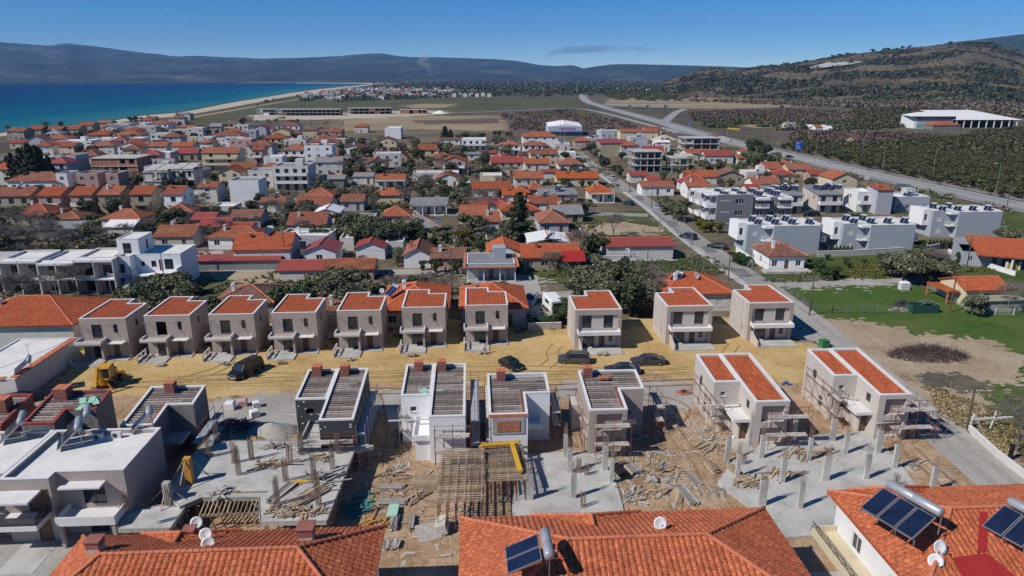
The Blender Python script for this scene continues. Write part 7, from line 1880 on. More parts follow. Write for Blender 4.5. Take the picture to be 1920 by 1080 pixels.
PL=[(1365,526,8.2,'wooden pole beside the village road near the white cottage with faded tiles',M_trunk),(1517,593,6.8,'wooden pole at the corner of the lush field',M_trunk),(1810,512,7.6,'leaning wooden pole outside the carport house',M_trunk),
      (1780,586,7.4,'reddish brown pole standing before the cream cottage in the field',M_rust),(1812,806,5.2,'short wooden pole between the gravel road and the damp ground',M_trunk),(1121,318,11,'first pole down the upper village road',M_trunk),
      (1156,338,9,'pole beside the lane junction below the bare concrete frame',M_trunk),(1180,354,9,'pole near the red roofed cottage on the village road',M_trunk),(1221,390,7,'thick twin pole on the village road bend',M_trunk),(1025,402,7,'pole in front of the grey roofed porch house',M_trunk),
      (848,566,9.5,'tall dark pole between the two hipped roofs behind the new houses',M_trunk),(773,450,9,'pole rising out of the dark olive thicket',M_trunk),(311,545,7.2,'concrete pole in front of the cubic white house',M_conc),(372,512,6.4,'dark pole right of the cubic white house',M_trunk),
      (839,362,7,'pole before the two window gable house',M_trunk),(536,500,7.5,'pole right of the tall orange gabled house',M_trunk),(128,328,9,'telegraph pole before the tall lilac grey wall',M_trunk),(1295,482,5,'slim white post left of the village road',M_metal),(1236,447,6.2,'slim pole at the field corner by the road',M_metal),
      (1886,396,6.8,'wooden pole on the near verge of the motorway',M_trunk),(1720,368,6.5,'grey pole behind the dazzling white flat roof',M_conc),(1410,505,3.4,'short white post before the white cottage',M_metal),(1050,262,13,'left of twin masts before the lettered warehouse',M_conc),(1058,262,13,'right of twin masts before the lettered warehouse',M_conc)]
PO=[utility_pole(x,y,h,l,m,arms=m is M_trunk)for x,y,h,l,m in PL]
def top(i,dx=0):return PO[i].location+Vector((dx,0,PL[i][2]-.35))
for i,(a,b_,dx,s,lab)in enumerate(((0,1,0,1.0,'cable between the two roadside poles above the grey track'),(1,4,0,1.6,'long pale cable crossing the bare earth to the short pole'),(2,3,0,.5,'cable between the leaning pole and the reddish pole'),(5,6,.5,.6,'cable along the upper village road'),
      (6,7,.5,.5,'cable over the lane junction'),(7,8,.5,.6,'cable above the red roofed cottage'),(8,0,.5,2.2,'long cable along the village road'),(12,13,.5,.7,'cable beside the cubic white house'),(13,15,-.5,1.4,'cable over the long low open shed'),(10,15,.3,1.5,'cable over the big olive trees'),(11,14,.3,1,'cable over the grey sheet roofed bungalow'))):
    wire('overhead_cable',top(a,dx),top(b_,dx),s,lab,.022,'overhead cables')
wire('overhead_cable',top(4),G(2080,838,5),1.2,'cable running off the right edge from the short pole',.025,'overhead cables')
wire('overhead_cable',top(4),G(2150,1000,5.5),1.5,'lower cable running off the right edge over the roofs',.02,'overhead cables')
wire('overhead_cable',G(-60,712,6),G(205,600,4),.4,'cable crossing the white wall under the wide orange roof',.025,'overhead cables')
def fence(pts,h,label,m=M_metal,step=2.5,rails=3,name='wire_fence',mesh=True):
    w=[G(*p)for p in pts];r=thing(name,label,'fence',w[0]);pb=MB();wb=MB()
    for i in range(len(w)-1):
        a,b=w[i]-w[0],w[i+1]-w[0];n=max(1,int((b-a).length/step))
        for k in range(n+1):p=a.lerp(b,k/n);pb.box(p.x-.04,p.y-.04,-.1,p.x+.04,p.y+.04,h)
        for k in range(rails):z=h*(k+.6)/rails;wb.beam(a+Vector((0,0,z)),b+Vector((0,0,z)),.018)
        if mesh:
            L=(b-a).length;q=int(L/.5)
            for k in range(q):p=a.lerp(b,k/q);wb.beam(p+Vector((0,0,.05)),a.lerp(b,(k+1)/q)+Vector((0,0,h-.05)),.012);wb.beam(p+Vector((0,0,h-.05)),a.lerp(b,(k+1)/q)+Vector((0,0,.05)),.012)
    pb.build('posts',m,r);wb.build('wire',m,r);return r
fence([(1470,546),(1520,584),(1560,588),(1700,588)],1.6,'green tinted wire mesh fence around the lush field')
fence([(1428,528),(1500,529),(1560,527)],1.2,'low wire fence along the grey track',step=3)
fence([(1740,540),(1790,570),(1830,590),(1900,592)],1.3,'post and wire fence round the cream cottage garden',M_white)
fence([(1225,400),(1270,440),(1300,465)],1.5,'wire fence on the left of the village road',step=3)
fence([(1240,392),(1284,420)],1.7,'green wire fence on the right of the village road')
wall_thing('boundary_wall',[(1532,482),(1600,480),(1728,473),(1790,462)],1.3,.2,M_conc_l,'long grey boundary wall below the blue-grey houses')
wall_thing('boundary_wall',[(590,612),(708,612)],1.9,.2,M_cream,'tan garden wall between the fourth and sixth beige houses')
wall_thing('garden_wall',[(1020,558),(1082,556)],.9,.2,M_white,'white garden wall with pillars behind the caravan',posts=3.5)
wall_thing('boundary_wall',[(1816,810),(1868,858),(1960,930)],.8,.25,M_offw,'low cream wall along the right of the gravel road')
t=thing('gate_frame','white rail gate frame on the low cream wall by the gravel road','gate',G(1816,806));m=MB();m.beam((0,0,.2),(.3,0,2.0),.12);m.beam((0,0,1.3),(5.2,.6,1.3),.16);m.beam((2.6,.3,-.2),(2.9,.3,2.1),.12);m.beam((.3,0,2),(1.4,0,.2),.1);m.build('rails',M_white,t)
wall_thing('garden_wall',[(1120,492),(1270,490)],.3,.3,M_conc_l,'low kerb wall under the long red roofed building')
wall_thing('garden_wall',[(1380,472),(1408,492),(1400,500)],1.2,.2,M_white,'white garden wall beside the dark parked car')
wall_thing('boundary_wall',[(990,620),(1052,618)],1.2,.2,M_conc,'grey lattice fence wall beside the hedge at the sand edge')
bp=G(1738,668);rs=np.random.RandomState(8);m=MB();r8=random.Random(8)
for i in range(1500):
    a=r8.uniform(0,6.28);q=math.sqrt(r8.random());x,y=math.cos(a)*q*5.6,math.sin(a)*q*2.6;z=(1-q*q)*1.5*r8.uniform(.2,1)
    d=Vector((r8.uniform(-1,1),r8.uniform(-1,1),r8.uniform(-.2,.9))).normalized()*r8.uniform(.5,1.4);c=Vector((x,y,z));m.tube(c,c+d,.03,3,.01,cap=False)
t=m.build('brush_pile',mat('dead branches',(.075,.05,.045),var=.3,sc=3,kind='Object'),uv=False);t.location=bp;tag(t,'large heap of cut dry branches on the bare earth','brush pile');landmark(bp,'the heap of dry branches')
def smoke(name,pts,rad,dens,col,label):
    mb=MB()
    for i in range(len(pts)-1):mb.tube(pts[i],pts[i+1],rad[i],12,rad[i+1],cap=(i in(0,len(pts)-2)))
    m=bpy.data.materials.new(name);m.use_nodes=True;nt=m.node_tree;nt.nodes.clear();v=nt.nodes.new('ShaderNodeVolumePrincipled');v.inputs['Color'].default_value=(*col,1);v.inputs['Anisotropy'].default_value=.2
    n=noi(nt,coords(nt,'World',(1,1,2.5)),.0028 if len(pts)>4 else .012,3,.5);nt.links.new(mth(nt,'MULTIPLY',mth(nt,'MAXIMUM',mth(nt,'SUBTRACT',n,.33),0),dens),v.inputs['Density'])
    o=nt.nodes.new('ShaderNodeOutputMaterial');nt.links.new(v.outputs[0],o.inputs['Volume'])
    return tag(mb.build(name,m,uv=False),label,'smoke',kind='stuff')
def far(px,py,Y):
    e=(540-py)/FPX;k=(-math.sin(PITCH)+e*math.cos(PITCH))/(math.cos(PITCH)+e*math.sin(PITCH));return Vector(((px-960)/FPX*Y*(math.cos(PITCH)-k*math.sin(PITCH)),Y,CAM_Z+Y*k))
smoke('smoke',[far(1020,113,9000),far(1032,100,9000),far(1065,94,9000),far(1120,91,9000),far(1180,91,9000),far(1260,95,9000)],[12,36,48,46,34,10],.022,(.25,.25,.3),'long drift of dark smoke above the far ridge')
smoke('smoke',[far(812,150,7000),far(808,135,7000),far(800,120,7000),far(790,108,7000)],[10,28,45,70],.035,(.9,.9,.95),'thin white smoke plume rising before the far ridge')
# ---------------------------------------------------------------- the building site
TX=lambda m,px,py,rz=0.0,z=0.0:None
def at(px,py,z=0.0,rz=GR):return G(px,py,z),rz
SZ=2.2
def slab(pts,z,th,label,props=True,m=None):
    w=[G(x,y,z)for x,y in pts];o=Vector((w[0].x,w[0].y,0));q=[(p.x-o.x,p.y-o.y)for p in w]
    if sum(q[i][0]*q[(i+1)%len(q)][1]-q[(i+1)%len(q)][0]*q[i][1]for i in range(len(q)))<0:q.reverse()
    t=thing('concrete_slab',label,'concrete slab',o);mb=MB();mb.prism(q,z-th,z);mb.build('slab',m or M_conc_l,t)
    e=MB();pr=MB();n=len(q)
    for i in range(n):
        a,b=Vector((*q[i],0)),Vector((*q[(i+1)%n],0));d=(b-a).normalized();nn=Vector((d.y,-d.x,0))*.06
        if props:
            e.beam(a+nn+Vector((0,0,z-th/2)),b+nn+Vector((0,0,z-th/2)),.05,th+.15)
            k=max(1,int((b-a).length/.8))
            for j in range(k):p=a.lerp(b,(j+.5)/k)-nn*4;pr.beam(p+Vector((0,0,-.2)),p+Vector((0,0,z-th)),.1);e.beam(a.lerp(b,(j+.5)/k)+nn+Vector((0,0,z-th-.3)),a.lerp(b,(j+.5)/k)+nn*8+Vector((0,0,z-th-.1)),.07)
    if props:e.build('edge_boards',M_wood_g,t);pr.build('props',M_wood,t)
    return t
slab([(383,828),(520,826),(655,828),(700,837),(664,845),(612,976),(488,978),(487,932),(378,933),(338,950),(312,925),(340,880)],SZ,.3,'raised grey concrete slab with rebar columns, between the lilac house and timber yard')
landmark(G(500,880,SZ),'the raised left slab')
slab([(230,962),(300,948),(345,952),(318,990),(222,992)],2.0,.25,'small rough concrete slab with edge boards beside the glass railed balcony')
slab([(985,852),(1062,846),(1140,852),(1168,948),(1172,985),(955,990),(968,880)],.25,.4,'pale ground slab with pillars in front of the white brick panel house',False)
landmark(G(1070,910),'the central ground slab')
slab([(1375,862),(1440,828),(1560,812),(1640,822),(1672,850),(1722,915),(1700,1000),(1560,1000),(1445,1010),(1418,960),(1345,905)],.3,.5,'wide pale ground slab with many standing pillars on the right',False)
landmark(G(1530,900),'the wide right slab')
t=thing('formwork_opening','timber framed opening at the near edge of the raised slab','formwork',G(375,972,1.2),GR);m=MB();r9=random.Random(9)
for i in range(13):m.beam((i*.38,0,.3),(i*.38,2.3,.9),.09,.12)
m.beam((-.1,.1,.2),(5.2,.1,.2),.1,.25);m.beam((-.1,2.2,.95),(5.2,2.2,.95),.1,.3)
for i in range(6):m.beam((i*.9,0,.2),(i*.9+.3,0,-1.2),.09)
m.build('beams',M_wood,t)
_rb={}
def rebar(px,py,z,h,label=None,lean=0.0):
    k=round(h,1)
    if k not in _rb:
        m=MB();n=5
        for i in range(n):
            for j in range(2):
                x,y=(i/(n-1)-.5)*.42,(j-.5)*.3;m.tube((x,y,0),(x+rnd.uniform(-.05,.05),y+rnd.uniform(-.05,.05),h*rnd.uniform(.85,1.05)),.022,4,cap=False)
        for q in range(int(h/.22)):
            z0=.12+q*.22
            for a,b in(((-.23,-.16),(.23,-.16)),((.23,-.16),(.23,.16)),((.23,.16),(-.23,.16)),((-.23,.16),(-.23,-.16))):m.beam((*a,z0),(*b,z0),.016)
        _rb[k]=m.mesh('rebar_cage',M_rebar)
    o=link('rebar_cage',_rb[k],None,G(px,py,z),GR+rnd.uniform(-.2,.2));o.rotation_euler[0]=lean;tag(o,label,'rebar','rebar cages sticking up from the slabs');AUTO.append((o,'rusty vertical rebar cage',Vector((o.location.x,o.location.y,0))));return o
for x,y,h in((565,852,2.6),(536,902,2.6),(521,952,3.1),(598,948,3.4),(624,880,2.4),(634,850,2.4),(392,857,2.4),(472,862,2.6),(448,890,3.1),(407,830,2.4),(590,905,3.0),(440,868,2.4),(545,870,2.2)):rebar(x,y,SZ,h)
for x,y in((318,915),(237,925)):
    t=thing('concrete_column','squat concrete column wrapped in props beside the lilac house' if x>300 else 'concrete column with rebar right against the lilac house corner','column',G(x,y+30,1.8),GR);m=MB();m.box(-.3,-.3,-.2,.3,.3,2.2);m.build('shaft',M_conc,t)
    m=MB()
    for a in(0,1.5,3.1,4.6):m.beam((math.cos(a)*.3,math.sin(a)*.3,1.6),(math.cos(a)*2.0,math.sin(a)*1.6,-.1),.08)
    m.build('brace',M_wood,t);rebar(x,y+30,4.0,1.6)
t=thing('formwork_column','tall orange board column form held by leaning props on the raised slab','formwork',G(357,905,SZ),GR);m=MB();m.box(-.3,-.3,-.1,.3,.3,2.6);m.build('form',M_wood_o,t);m=MB()
for a in(.4,1.9,3.3,4.5):m.beam((math.cos(a)*.3,math.sin(a)*.3,2.4),(math.cos(a)*1.8,math.sin(a)*1.8,.0),.08)
m.build('brace',M_wood,t)
_cm={}
def column(px,py,h,w=.42,d=.3,z=.3,lean=0):
    k=(w,d,h)
    if k not in _cm:
        m=MB();m.box(-w/2,-d/2,-.4,w/2,d/2,h);r=MB()
        for i in range(4):
            for j in range(2):r.tube(((i/3-.5)*w*.7,(j-.5)*d*.6,h),((i/3-.5)*w*.9,(j-.5)*d*.8,h+rnd.uniform(.8,1.4)),.02,4,cap=False)
        _cm[k]=(m.mesh('shaft',M_conc_l),r.mesh('rebar',M_rebar))
    t=thing('concrete_column',None,'column',G(px,py,z),GR,'bare concrete columns');link('shaft',_cm[k][0],t);link('rebar',_cm[k][1],t);AUTO.append((t,'bare concrete column',Vector((t.location.x,t.location.y,0))));return t
for x,y,w in((1060,856,.4),(1068,884,.5),(1075,932,.5),(992,935,.75),(1134,880,.55),(1146,903,.4),(1363,863,.5),(1382,895,.4),(1408,832,.6),(1427,858,.5),(1428,947,.7),(1466,904,.5),(1499,952,.5),(1516,863,.4),(1547,900,.7),(1584,850,.5),(1560,826,.6),
              (1623,897,.5),(1645,849,.6),(1677,876,.5),(1747,920,.5),(1487,828,.45)):column(x,y,2.6,w)
for x,y,h in((1093,950,1.6),(1679,915,1.6),(1150,870,1.4),(1085,885,1.6),(1395,870,1.2),(1100,890,1.3)):rebar(x,y,.25,h)
def lattice(pts,z,label,yellow=False):
    w=[G(x,y,z)for x,y in pts];a=w[0];u=w[1]-w[0];v=w[3]-w[0];o=Vector((a.x,a.y,0));a=a-o;t=thing('formwork_deck',label,'formwork',o);m=MB();n=24
    for i in range(n):p=a+v*(i/(n-1));q=p+u;m.beam(p+Vector((rnd.uniform(-.3,0),0,.1)),q+Vector((rnd.uniform(0,.3),0,.1)),.08,.1)
    m.build('joists',M_wood,t);m=MB()
    for i in range(6):p=a+u*(i/5);m.beam(p+Vector((0,0,-.05)),p+v+Vector((0,0,-.05)),.1,.16)
    m.build('bearers',M_wood_g,t);m=MB()
    for i in range(6):
        for j in range(7):p=a+u*(i/5)+v*(j/6);m.tube((p.x,p.y,-.1),(p.x,p.y,z-.15),.045,5)
    m.build('props',M_rust,t);return t
lattice([(820,943),(903,940),(905,842),(832,846)],3.0,'timber joist deck on props between the white houses and tiled roofs')
t=lattice([(905,905),(985,900),(980,828),(902,832)],2.4,'open joist frame with bright yellow beams before the brick panel house')
for a_,b_,lab in(((902,836),(972,830),'long bright yellow beam lying across the open joist frame'),((960,832),(976,884),'yellow beam slanting down to the right of the open joist frame')):
    p,q=G(*a_,3.0),G(*b_,2.9);m=MB();m.beam((0,0,0),q-p,.42,.22);o=m.build('formwork_beam',M_yellow);o.location=p;tag(o,lab,'beam','yellow formwork beams')
m=MB();m.beam((0,0,0),G(598,903,SZ+.2)-G(545,905,SZ+.2),.3,.3);o=m.build('formwork_beam',M_yellow);o.location=G(545,905,SZ+.2);tag(o,'yellow beam lying on the raised left slab','beam','yellow formwork beams')
def scaffold(o,rz,L,levels,W,label,m=None,toph=None,bay=2.0,plank=None,group='scaffolds on the unfinished houses'):
    t=thing('scaffold',label,'scaffold',o,rz,group);f=MB();H=toph or levels[-1]+1.0;n=max(1,round(L/bay))
    for i in range(n+1):
        for y in(0,W):f.tube((L*i/n,y,-.1),(L*i/n,y,H),.03,5)
        for z in levels:f.beam((L*i/n,0,z-.06),(L*i/n,W,z-.06),.045)
    for z in list(levels)+[levels[-1]+.9]:
        for y in(0,W):f.beam((0,y,z-.06),(L,y,z-.06),.035)
    f.build('frame',m or M_rust,t);b=MB()
    for i in range(n):
        x0,x1=L*i/n,L*(i+1)/n;b.beam((x0,0,0),(x1,0,levels[0]),.03);b.beam((x1,W,0),(x0,W,levels[0]),.03)
        if len(levels)>1:b.beam((x1,0,levels[0]),(x0,0,levels[1]),.03)
    b.build('brace',m or M_rust,t)
    for z in levels:
        p=MB()
        for i in range(n):k=rnd.uniform(-.05,.05);p.box(L*i/n-.1+k,.05,z,L*(i+1)/n-.12+k,W*.48,z+.045);p.box(L*i/n-.08-k,W*.52,z,L*(i+1)/n-.1,W-.05,z+.045)
        p.build('planks',plank or M_wood_g,t)
    return t
def SC(h,x,y,a,L,lev,W,label,**k):
    o=h.location+toW(Vector((x,y,0)));return scaffold(o,GR+R(a),L,lev,W,label,**k)
NH=[o for o in COL.objects if 'label' in o.keys()and o.name.startswith(('new_house','unfinished_house'))]
def H(s):return next(o for o in NH if s in o['label'])
h7,h8=H('left of the tiled pair'),H('right of the pair, beside the gravel');s4,s3,s5,s6,s2=H('white plastered'),H('black and white'),H('brick panel'),H('tile bundles'),H('grey unplastered')
SC(h7,-.25,10.3,-90,7.6,(1.5,3.2),.9,'rusty scaffold along the left wall of the left tiled pair house')
SC(h8,-.25,10.3,-90,8.0,(1.5,3.4),.9,'rusty scaffold along the left wall of the right tiled pair house')
SC(h7,4.2,-1.25,0,4.4,(1.8,3.9),.9,'scaffold bay in front of the left tiled pair house')
SC(h8,4.2,-1.25,0,4.6,(1.8,3.9),.9,'scaffold bay in front of the right tiled pair house')
SC(h8,9.7,7.0,-90,7.5,(2.0,),.9,'scaffold on the shaded right side of the house by the gravel road')
SC(s6,.6,-1.3,0,3.6,(1.8,3.9),.9,'rusty scaffold in front of the grey beige house')
SC(s6,-.3,7.5,-90,7.0,(1.8,3.4),.9,'scaffold with pale planks left of the grey beige house')
SC(s6,8.3,8.0,-90,4.0,(1.6,3.2),.9,'scaffold right of the grey beige house')
SC(s5,7.0,9.0,-90,5.0,(1.6,3.2),.9,'scaffold with dark planks right of the brick panel house')
SC(s5,-.3,8.5,-90,8.0,(2.0,4.6),.75,'tall scaffold with one pale walkway left of the brick panel house',plank=M_conc_l)
SC(s4,7.4,9.6,-90,10.0,(2.0,4.9),.9,'tall scaffold with blue grey walkway right of the white plastered house',plank=M_bluegrey)
SC(s4,-.3,9.6,-90,5.8,(1.7,3.4),.9,'galvanised scaffold left of the white plastered house',m=M_metal)
SC(s4,3.8,-1.3,0,3.6,(1.9,3.6),.9,'scaffold across the front of the white plastered house')
SC(s3,6.9,10,-90,10.0,(1.8,3.6),.9,'scaffold with blue grey planks along the right side of the spotted house',m=M_metal,plank=M_bluegrey)
SC(s3,.2,-1.3,0,6.6,(1.9,3.3),.9,'scaffold across the front of the spotted insulation house')
SC(s2,6.8,6.0,-90,6.5,(1.8,3.4),.9,'scaffold along the right side of the grey unplastered house',plank=M_bluegrey)
def board(a,b,label,z0,z1,m=None,w=.28):
    p,q=G(*a,z0),G(*b,z1);mb=MB();mb.beam((0,0,0),q-p,w,.06);o=mb.build('long_board',m or M_wood_g);o.location=p;return tag(o,label,'board','long boards across the scaffolds')
board((531,778),(604,778),'long white board across the front of the spotted house',3.4,3.4,M_conc_l)
board((728,789),(806,786),'long pale board crossing the front of the white plastered house',3.4,3.4,M_conc_l)
board((806,806),(882,800),'lower long pale board at the white plastered house',2.9,2.9,M_conc_l)
board((1312,761),(1388,756),'long pale board reaching to the porch of the left tiled pair house',3.3,3.3,M_conc_l)
board((1546,736),(1608,748),'long pale board by the porch of the right tiled pair house',3.3,3.1,M_conc_l)
board((1642,794),(1727,786),'long pale board under the worker beside the gravel road',2.0,2.0,M_conc_l)
board((320,800),(385,790),'long pale plank leaning by the grey unplastered house',2.8,3.4,M_conc_l)
def pile(px,py,L,n,rz,label,m=None,z=0.0,w=.16,lay=4,name='timber_stack',cat='timber stack',jit=.06):
    t=MB();r=random.Random(int(px*7+py));per=max(2,n//lay)
    for k in range(lay):
        for i in range(per):x=(i-per/2)*w*1.08;t.beam((x+r.uniform(-jit,jit),-L/2+r.uniform(-.2,.2),.05+k*.085),(x+r.uniform(-jit,jit)*2,L/2+r.uniform(-.2,.2),.05+k*.085+r.uniform(-.02,.02)),w,.07)
    o=t.build(name,m or M_wood);o.location=G(px,py,z);o.rotation_euler=(0,0,R(rz));return tag(o,label,cat,'timber stacks and heaps on the site')
def heap(px,py,rx,ry,n,L,label,m=None,z=0.0,cat='timber heap',hz_=.5):
    t=MB();r=random.Random(int(px*3+py))
    for i in range(n):
        a,q=r.uniform(0,6.28),math.sqrt(r.random());x,y=math.cos(a)*q*rx,math.sin(a)*q*ry;b=r.gauss(.6,.9);l=L*r.uniform(.4,1)/2;zz=.05+hz_*(1-q)*r.random()
        t.beam((x-math.cos(b)*l,y-math.sin(b)*l,zz),(x+math.cos(b)*l,y+math.sin(b)*l,zz+r.uniform(-.1,.2)),r.uniform(.08,.2),.05)
    o=t.build('timber_heap',m or M_wood_g);o.location=G(px,py,z);return tag(o,label,cat,'timber stacks and heaps on the site')
pile(532,925,3.4,20,-20,'dark grey timber stack, left of the planks on the raised slab',M_wood_g,SZ)
pile(556,930,3.6,24,-28,'grey timber stack in the middle of the raised slab planks',M_wood_g,SZ);pile(578,935,4.0,28,-36,'brown timber stack on the raised slab near its outer edge',None,SZ)
heap(600,905,1.6,1.8,40,3.2,'fan of loose grey planks at the right edge of the raised slab',None,SZ);heap(555,960,2.6,.9,50,1.6,'low scatter of short offcuts at the near edge of the raised slab',M_wood,SZ)
heap(508,872,1.6,.3,14,3,'few planks beside a rebar cage on the far part of raised slab',M_wood,SZ);heap(602,860,.9,.5,26,1.2,'small dark offcut heap on the far right of the raised slab',M_wood,SZ)
heap(418,925,1.0,.9,34,1.4,'sheaf of short grey planks by the timber framed opening',None,SZ);heap(515,838,1.0,.4,18,1.6,'little plank heap at the far left of the raised slab',None,SZ)
heap(738,893,1.9,.8,26,2.6,'tangle of thin planks lying on the brown dirt beside raised slab',M_wood);pile(735,915,2.4,16,90,'ladder-like stack of bearers, far one of two',M_wood_g,0,.2);pile(735,943,2.6,18,88,'ladder-like stack of bearers, near one of two',M_wood_g,0,.2)
pile(742,985,1.8,20,2,'dark square stack of boards with mint panel',M_wood_g,0,.2,6);pile(775,985,1.9,16,4,'dark square stack right of the mint panel',M_wood_g,0,.2,6);pile(737,1025,1.0,30,0,'long low grey board stack near the tiled roofs',M_wood_g,0,.22,5)
pile(752,1045,.7,6,0,'thin board bundle nearest the tiled roofs',M_wood,0,.3,1);pile(740,1062,.8,6,3,'last board bundle between the two tiled roofs',M_wood_g,0,.3,1)
pile(805,905,3.4,16,90,'reddish joist ladder frame left of the timber joist deck',M_wood,0,.3,2);heap(785,930,1.2,1.6,16,3.0,'crossed loose planks on dirt left of the joist deck',M_wood);heap(700,985,1.2,1.6,18,3,'orange planks along the raised slab edge',M_wood_o)
pile(1165,885,2.2,14,22,'dark grey formwork panel stack, left of two',M_black,.3,.3,4);pile(1190,883,2.2,14,22,'dark grey formwork panel stack, right of two',M_wood_g,0,.3,4);pile(1225,903,.9,26,0,'long grey timber stack in the middle of the brown dirt',M_wood_g,0,.2,5)
heap(1240,885,2.4,1.4,90,1.6,'bristling heap of splintered planks in the centre of the dirt',M_wood);pile(1290,932,3.0,20,14,'pale plank stack before the tiled ridge, left one',M_wood_g,0,.18,4);pile(1302,900,2.2,12,16,'short pale plank stack behind the left pale one',M_wood_g,0,.2,3)
pile(1276,935,2.4,10,-18,'narrow brown plank stack left of the pale plank stacks',M_wood,0,.2,3);pile(1337,880,1.8,20,8,'dark crated stack of boards left of the wide right slab',M_wood,0,.22,6);heap(1325,845,2.2,1.0,22,3,'thin planks strewn beyond the dark crated stack',M_wood)
pile(1388,893,3.2,18,14,'brown plank stack on the left end of the wide right slab',M_wood,.3);heap(1410,905,1.8,.8,24,2.2,'loose planks beside the left end of the right slab',M_wood,.3);heap(1520,850,2.6,.8,26,3.2,'thin laths lying on the middle of the wide right slab',M_wood,.3,hz_=.1)
heap(1185,930,1.4,1.4,30,2.0,'grey broken planks beside the central ground slab',M_wood_g);heap(1225,925,2.0,1.2,30,2.0,'brown broken planks between the long grey stack and tiled ridge',M_wood);heap(1700,870,2.2,.6,6,4.4,'single long planks on the dirt beside the gravel road',M_wood,hz_=.05)
heap(1470,890,1.6,.8,16,2.4,'small plank scatter amid the pillars of the right slab',M_wood,.3,hz_=.1);heap(1290,965,1.2,.5,12,1.4,'yellow painted offcuts just beyond the central tiled ridge',M_yellow,0)
heap(672,950,1.4,2.2,70,1.4,'heap of teal netting and strips beside the raised slab',M_teal,0,'netting',.4)
heap(438,800,2.6,1.6,90,1.6,'heap of black plastic and panels behind the raised slab',M_black,0,'plastic heap',1.0)
o=heap(1282,738,1.3,.7,60,.5,'pile of broken red bricks left of the tiled pair',M_brick,0,'brick pile',.6)
m=MB();m.T=Matrix.Rotation(.35,4,'Z')@Matrix.Rotation(.25,4,'X');m.box(-1,-1,.3,1,.9,.4);m.box(-1,-1,0,-.9,.9,.3);m.T=Matrix.Translation((.9,.4,.1))@Matrix.Rotation(-.3,4,'Y');m.box(0,-.8,0,.9,.8,.9);o=m.build('broken_crate',M_wood_g);o.location=G(803,1002);tag(o,'collapsed timber crate between the two big tiled roofs','crate')
m=MB();m.box(-.45,-.9,.5,.45,.9,.56);m.box(.05,-.9,.57,.5,.2,.62);o=m.build('insulation_board',M_mint);o.location=G(737,966);tag(o,'mint green board lying on the dark square stack','board')
for i,(x,y,s,mm,lab)in enumerate(((432,768,.9,M_white,'white wrapped pallet, leftmost of the packs on the gravel'),(456,762,.8,mat('pink wrap',(.5,.33,.33),var=.2,sc=3),'pinkish wrapped pallet between two white packs'),(482,764,.7,M_white,'round white sack on the gravel right of the pinkish pallet'),(478,782,.8,M_white,'white sack at the front of the gravel packs'),(52,770,1.0,M_bluecl,'dark blue wrapped load behind the brick shell at the left edge'))):
    t=thing('wrapped_pallet',lab,'pallet',G(x,y),GR+.2*i,'wrapped packs on the gravel');m=MB();m.box(-s*.7,-s*.6,0,s*.7,s*.6,.14);m.build('pallet',M_wood,t);m=MB();m.bbox(-s*.62,-s*.55,.14,s*.62,s*.55,.14+s,.12);m.build('load',mm,t)
def mound(px,py,r,h,m,label,name='gravel_heap',cat='heap',z=0):
    mb=MB();rs_=random.Random(int(px));n=26;rings=9;v=[];f=[]
    for k in range(rings+1):
        for i in range(n):
            a=6.283*i/n;q=r*k/rings;e=mnoise.noise(Vector((math.cos(a)*q*.9+px,math.sin(a)*q*.9,1)))*.35;v.append((math.cos(a)*q*(1+e*.3),math.sin(a)*q*.75*(1+e*.3),max(-.1,h*(1-(k/rings)**1.15)+e*h*.35-(.12 if k==rings else 0))))
    for k in range(rings):
        for i in range(n):j=(i+1)%n;f.append((k*n+i,(k+1)*n+i,(k+1)*n+j,k*n+j))
    mb.add(v,f);o=mb.build(name,m,uv=False,smooth=True);o.location=G(px,py,z);return tag(o,label,cat)
mound(512,812,3.0,1.3,MG_gravel,'conical heap of grey gravel left of the spotted insulation house');mound(478,830,1.6,.8,MG_sand,'small heap of tan sand in front of the gravel heap');mound(1530,655,1.4,.6,MG_tan,'heap of broken stones beside the rightmost front house')
mound(1245,262,9,3.2,MG_beach,'large pale sand heap behind the long cream house');mound(1178,250,8,2.2,MG_tan,'tan heap behind the lilac box house');mound(1215,258,7,2.4,MG_beach,'pale grey heap between the tan heap and the large sand heap');mound(825,213,9,3.5,M_deck,'white rounded heap right of the short brick hotel shell')
mound(1790,640,.1,.1,MG_tan,'x')if False else None
for i in range(7):m=MB();m.bbox(-1,-.6,0,1,.6,1.3,.1);o=m.build('concrete_block',M_conc_l);o.location=G(1232+i*6.5,240+i*1.6+(i%2)*1.5);tag(o,'pale block in the line of blocks below the motorway','block','pale blocks below the motorway')
def rub(poly,n,r0,r1,m,seed,z=0.05):
    rs_=random.Random(seed);w=[G(*p)for p in poly];q=[(p.x,p.y)for p in w];out=[];rad=[];x0,x1=min(p[0]for p in q),max(p[0]for p in q);y0,y1=min(p[1]for p in q),max(p[1]for p in q)
    while len(out)<n:
        x,y=rs_.uniform(x0,x1),rs_.uniform(y0,y1)
        if inside((x,y),q):r=r0+(r1-r0)*rs_.random()**3;out.append((x,y,z+r*.3));rad.append(r)
    return blobs('rubble',out,rad,m,seed,.6)
SITE=[(700,800),(1000,820),(1240,760),(1330,760),(1500,830),(1700,840),(1850,930),(1540,990),(1440,940),(700,1070),(640,960)]
rub(SITE,2600,.03,.15,M_conc_l,1);rub(SITE,2000,.03,.16,MG_dirt,2);rub(SITE,500,.03,.1,M_brick,22);rub([(1230,760),(1330,760),(1400,850),(1290,850)],420,.04,.18,M_conc_l,3);rub([(750,820),(830,815),(840,870),(760,860)],380,.05,.2,M_conc_l,4)
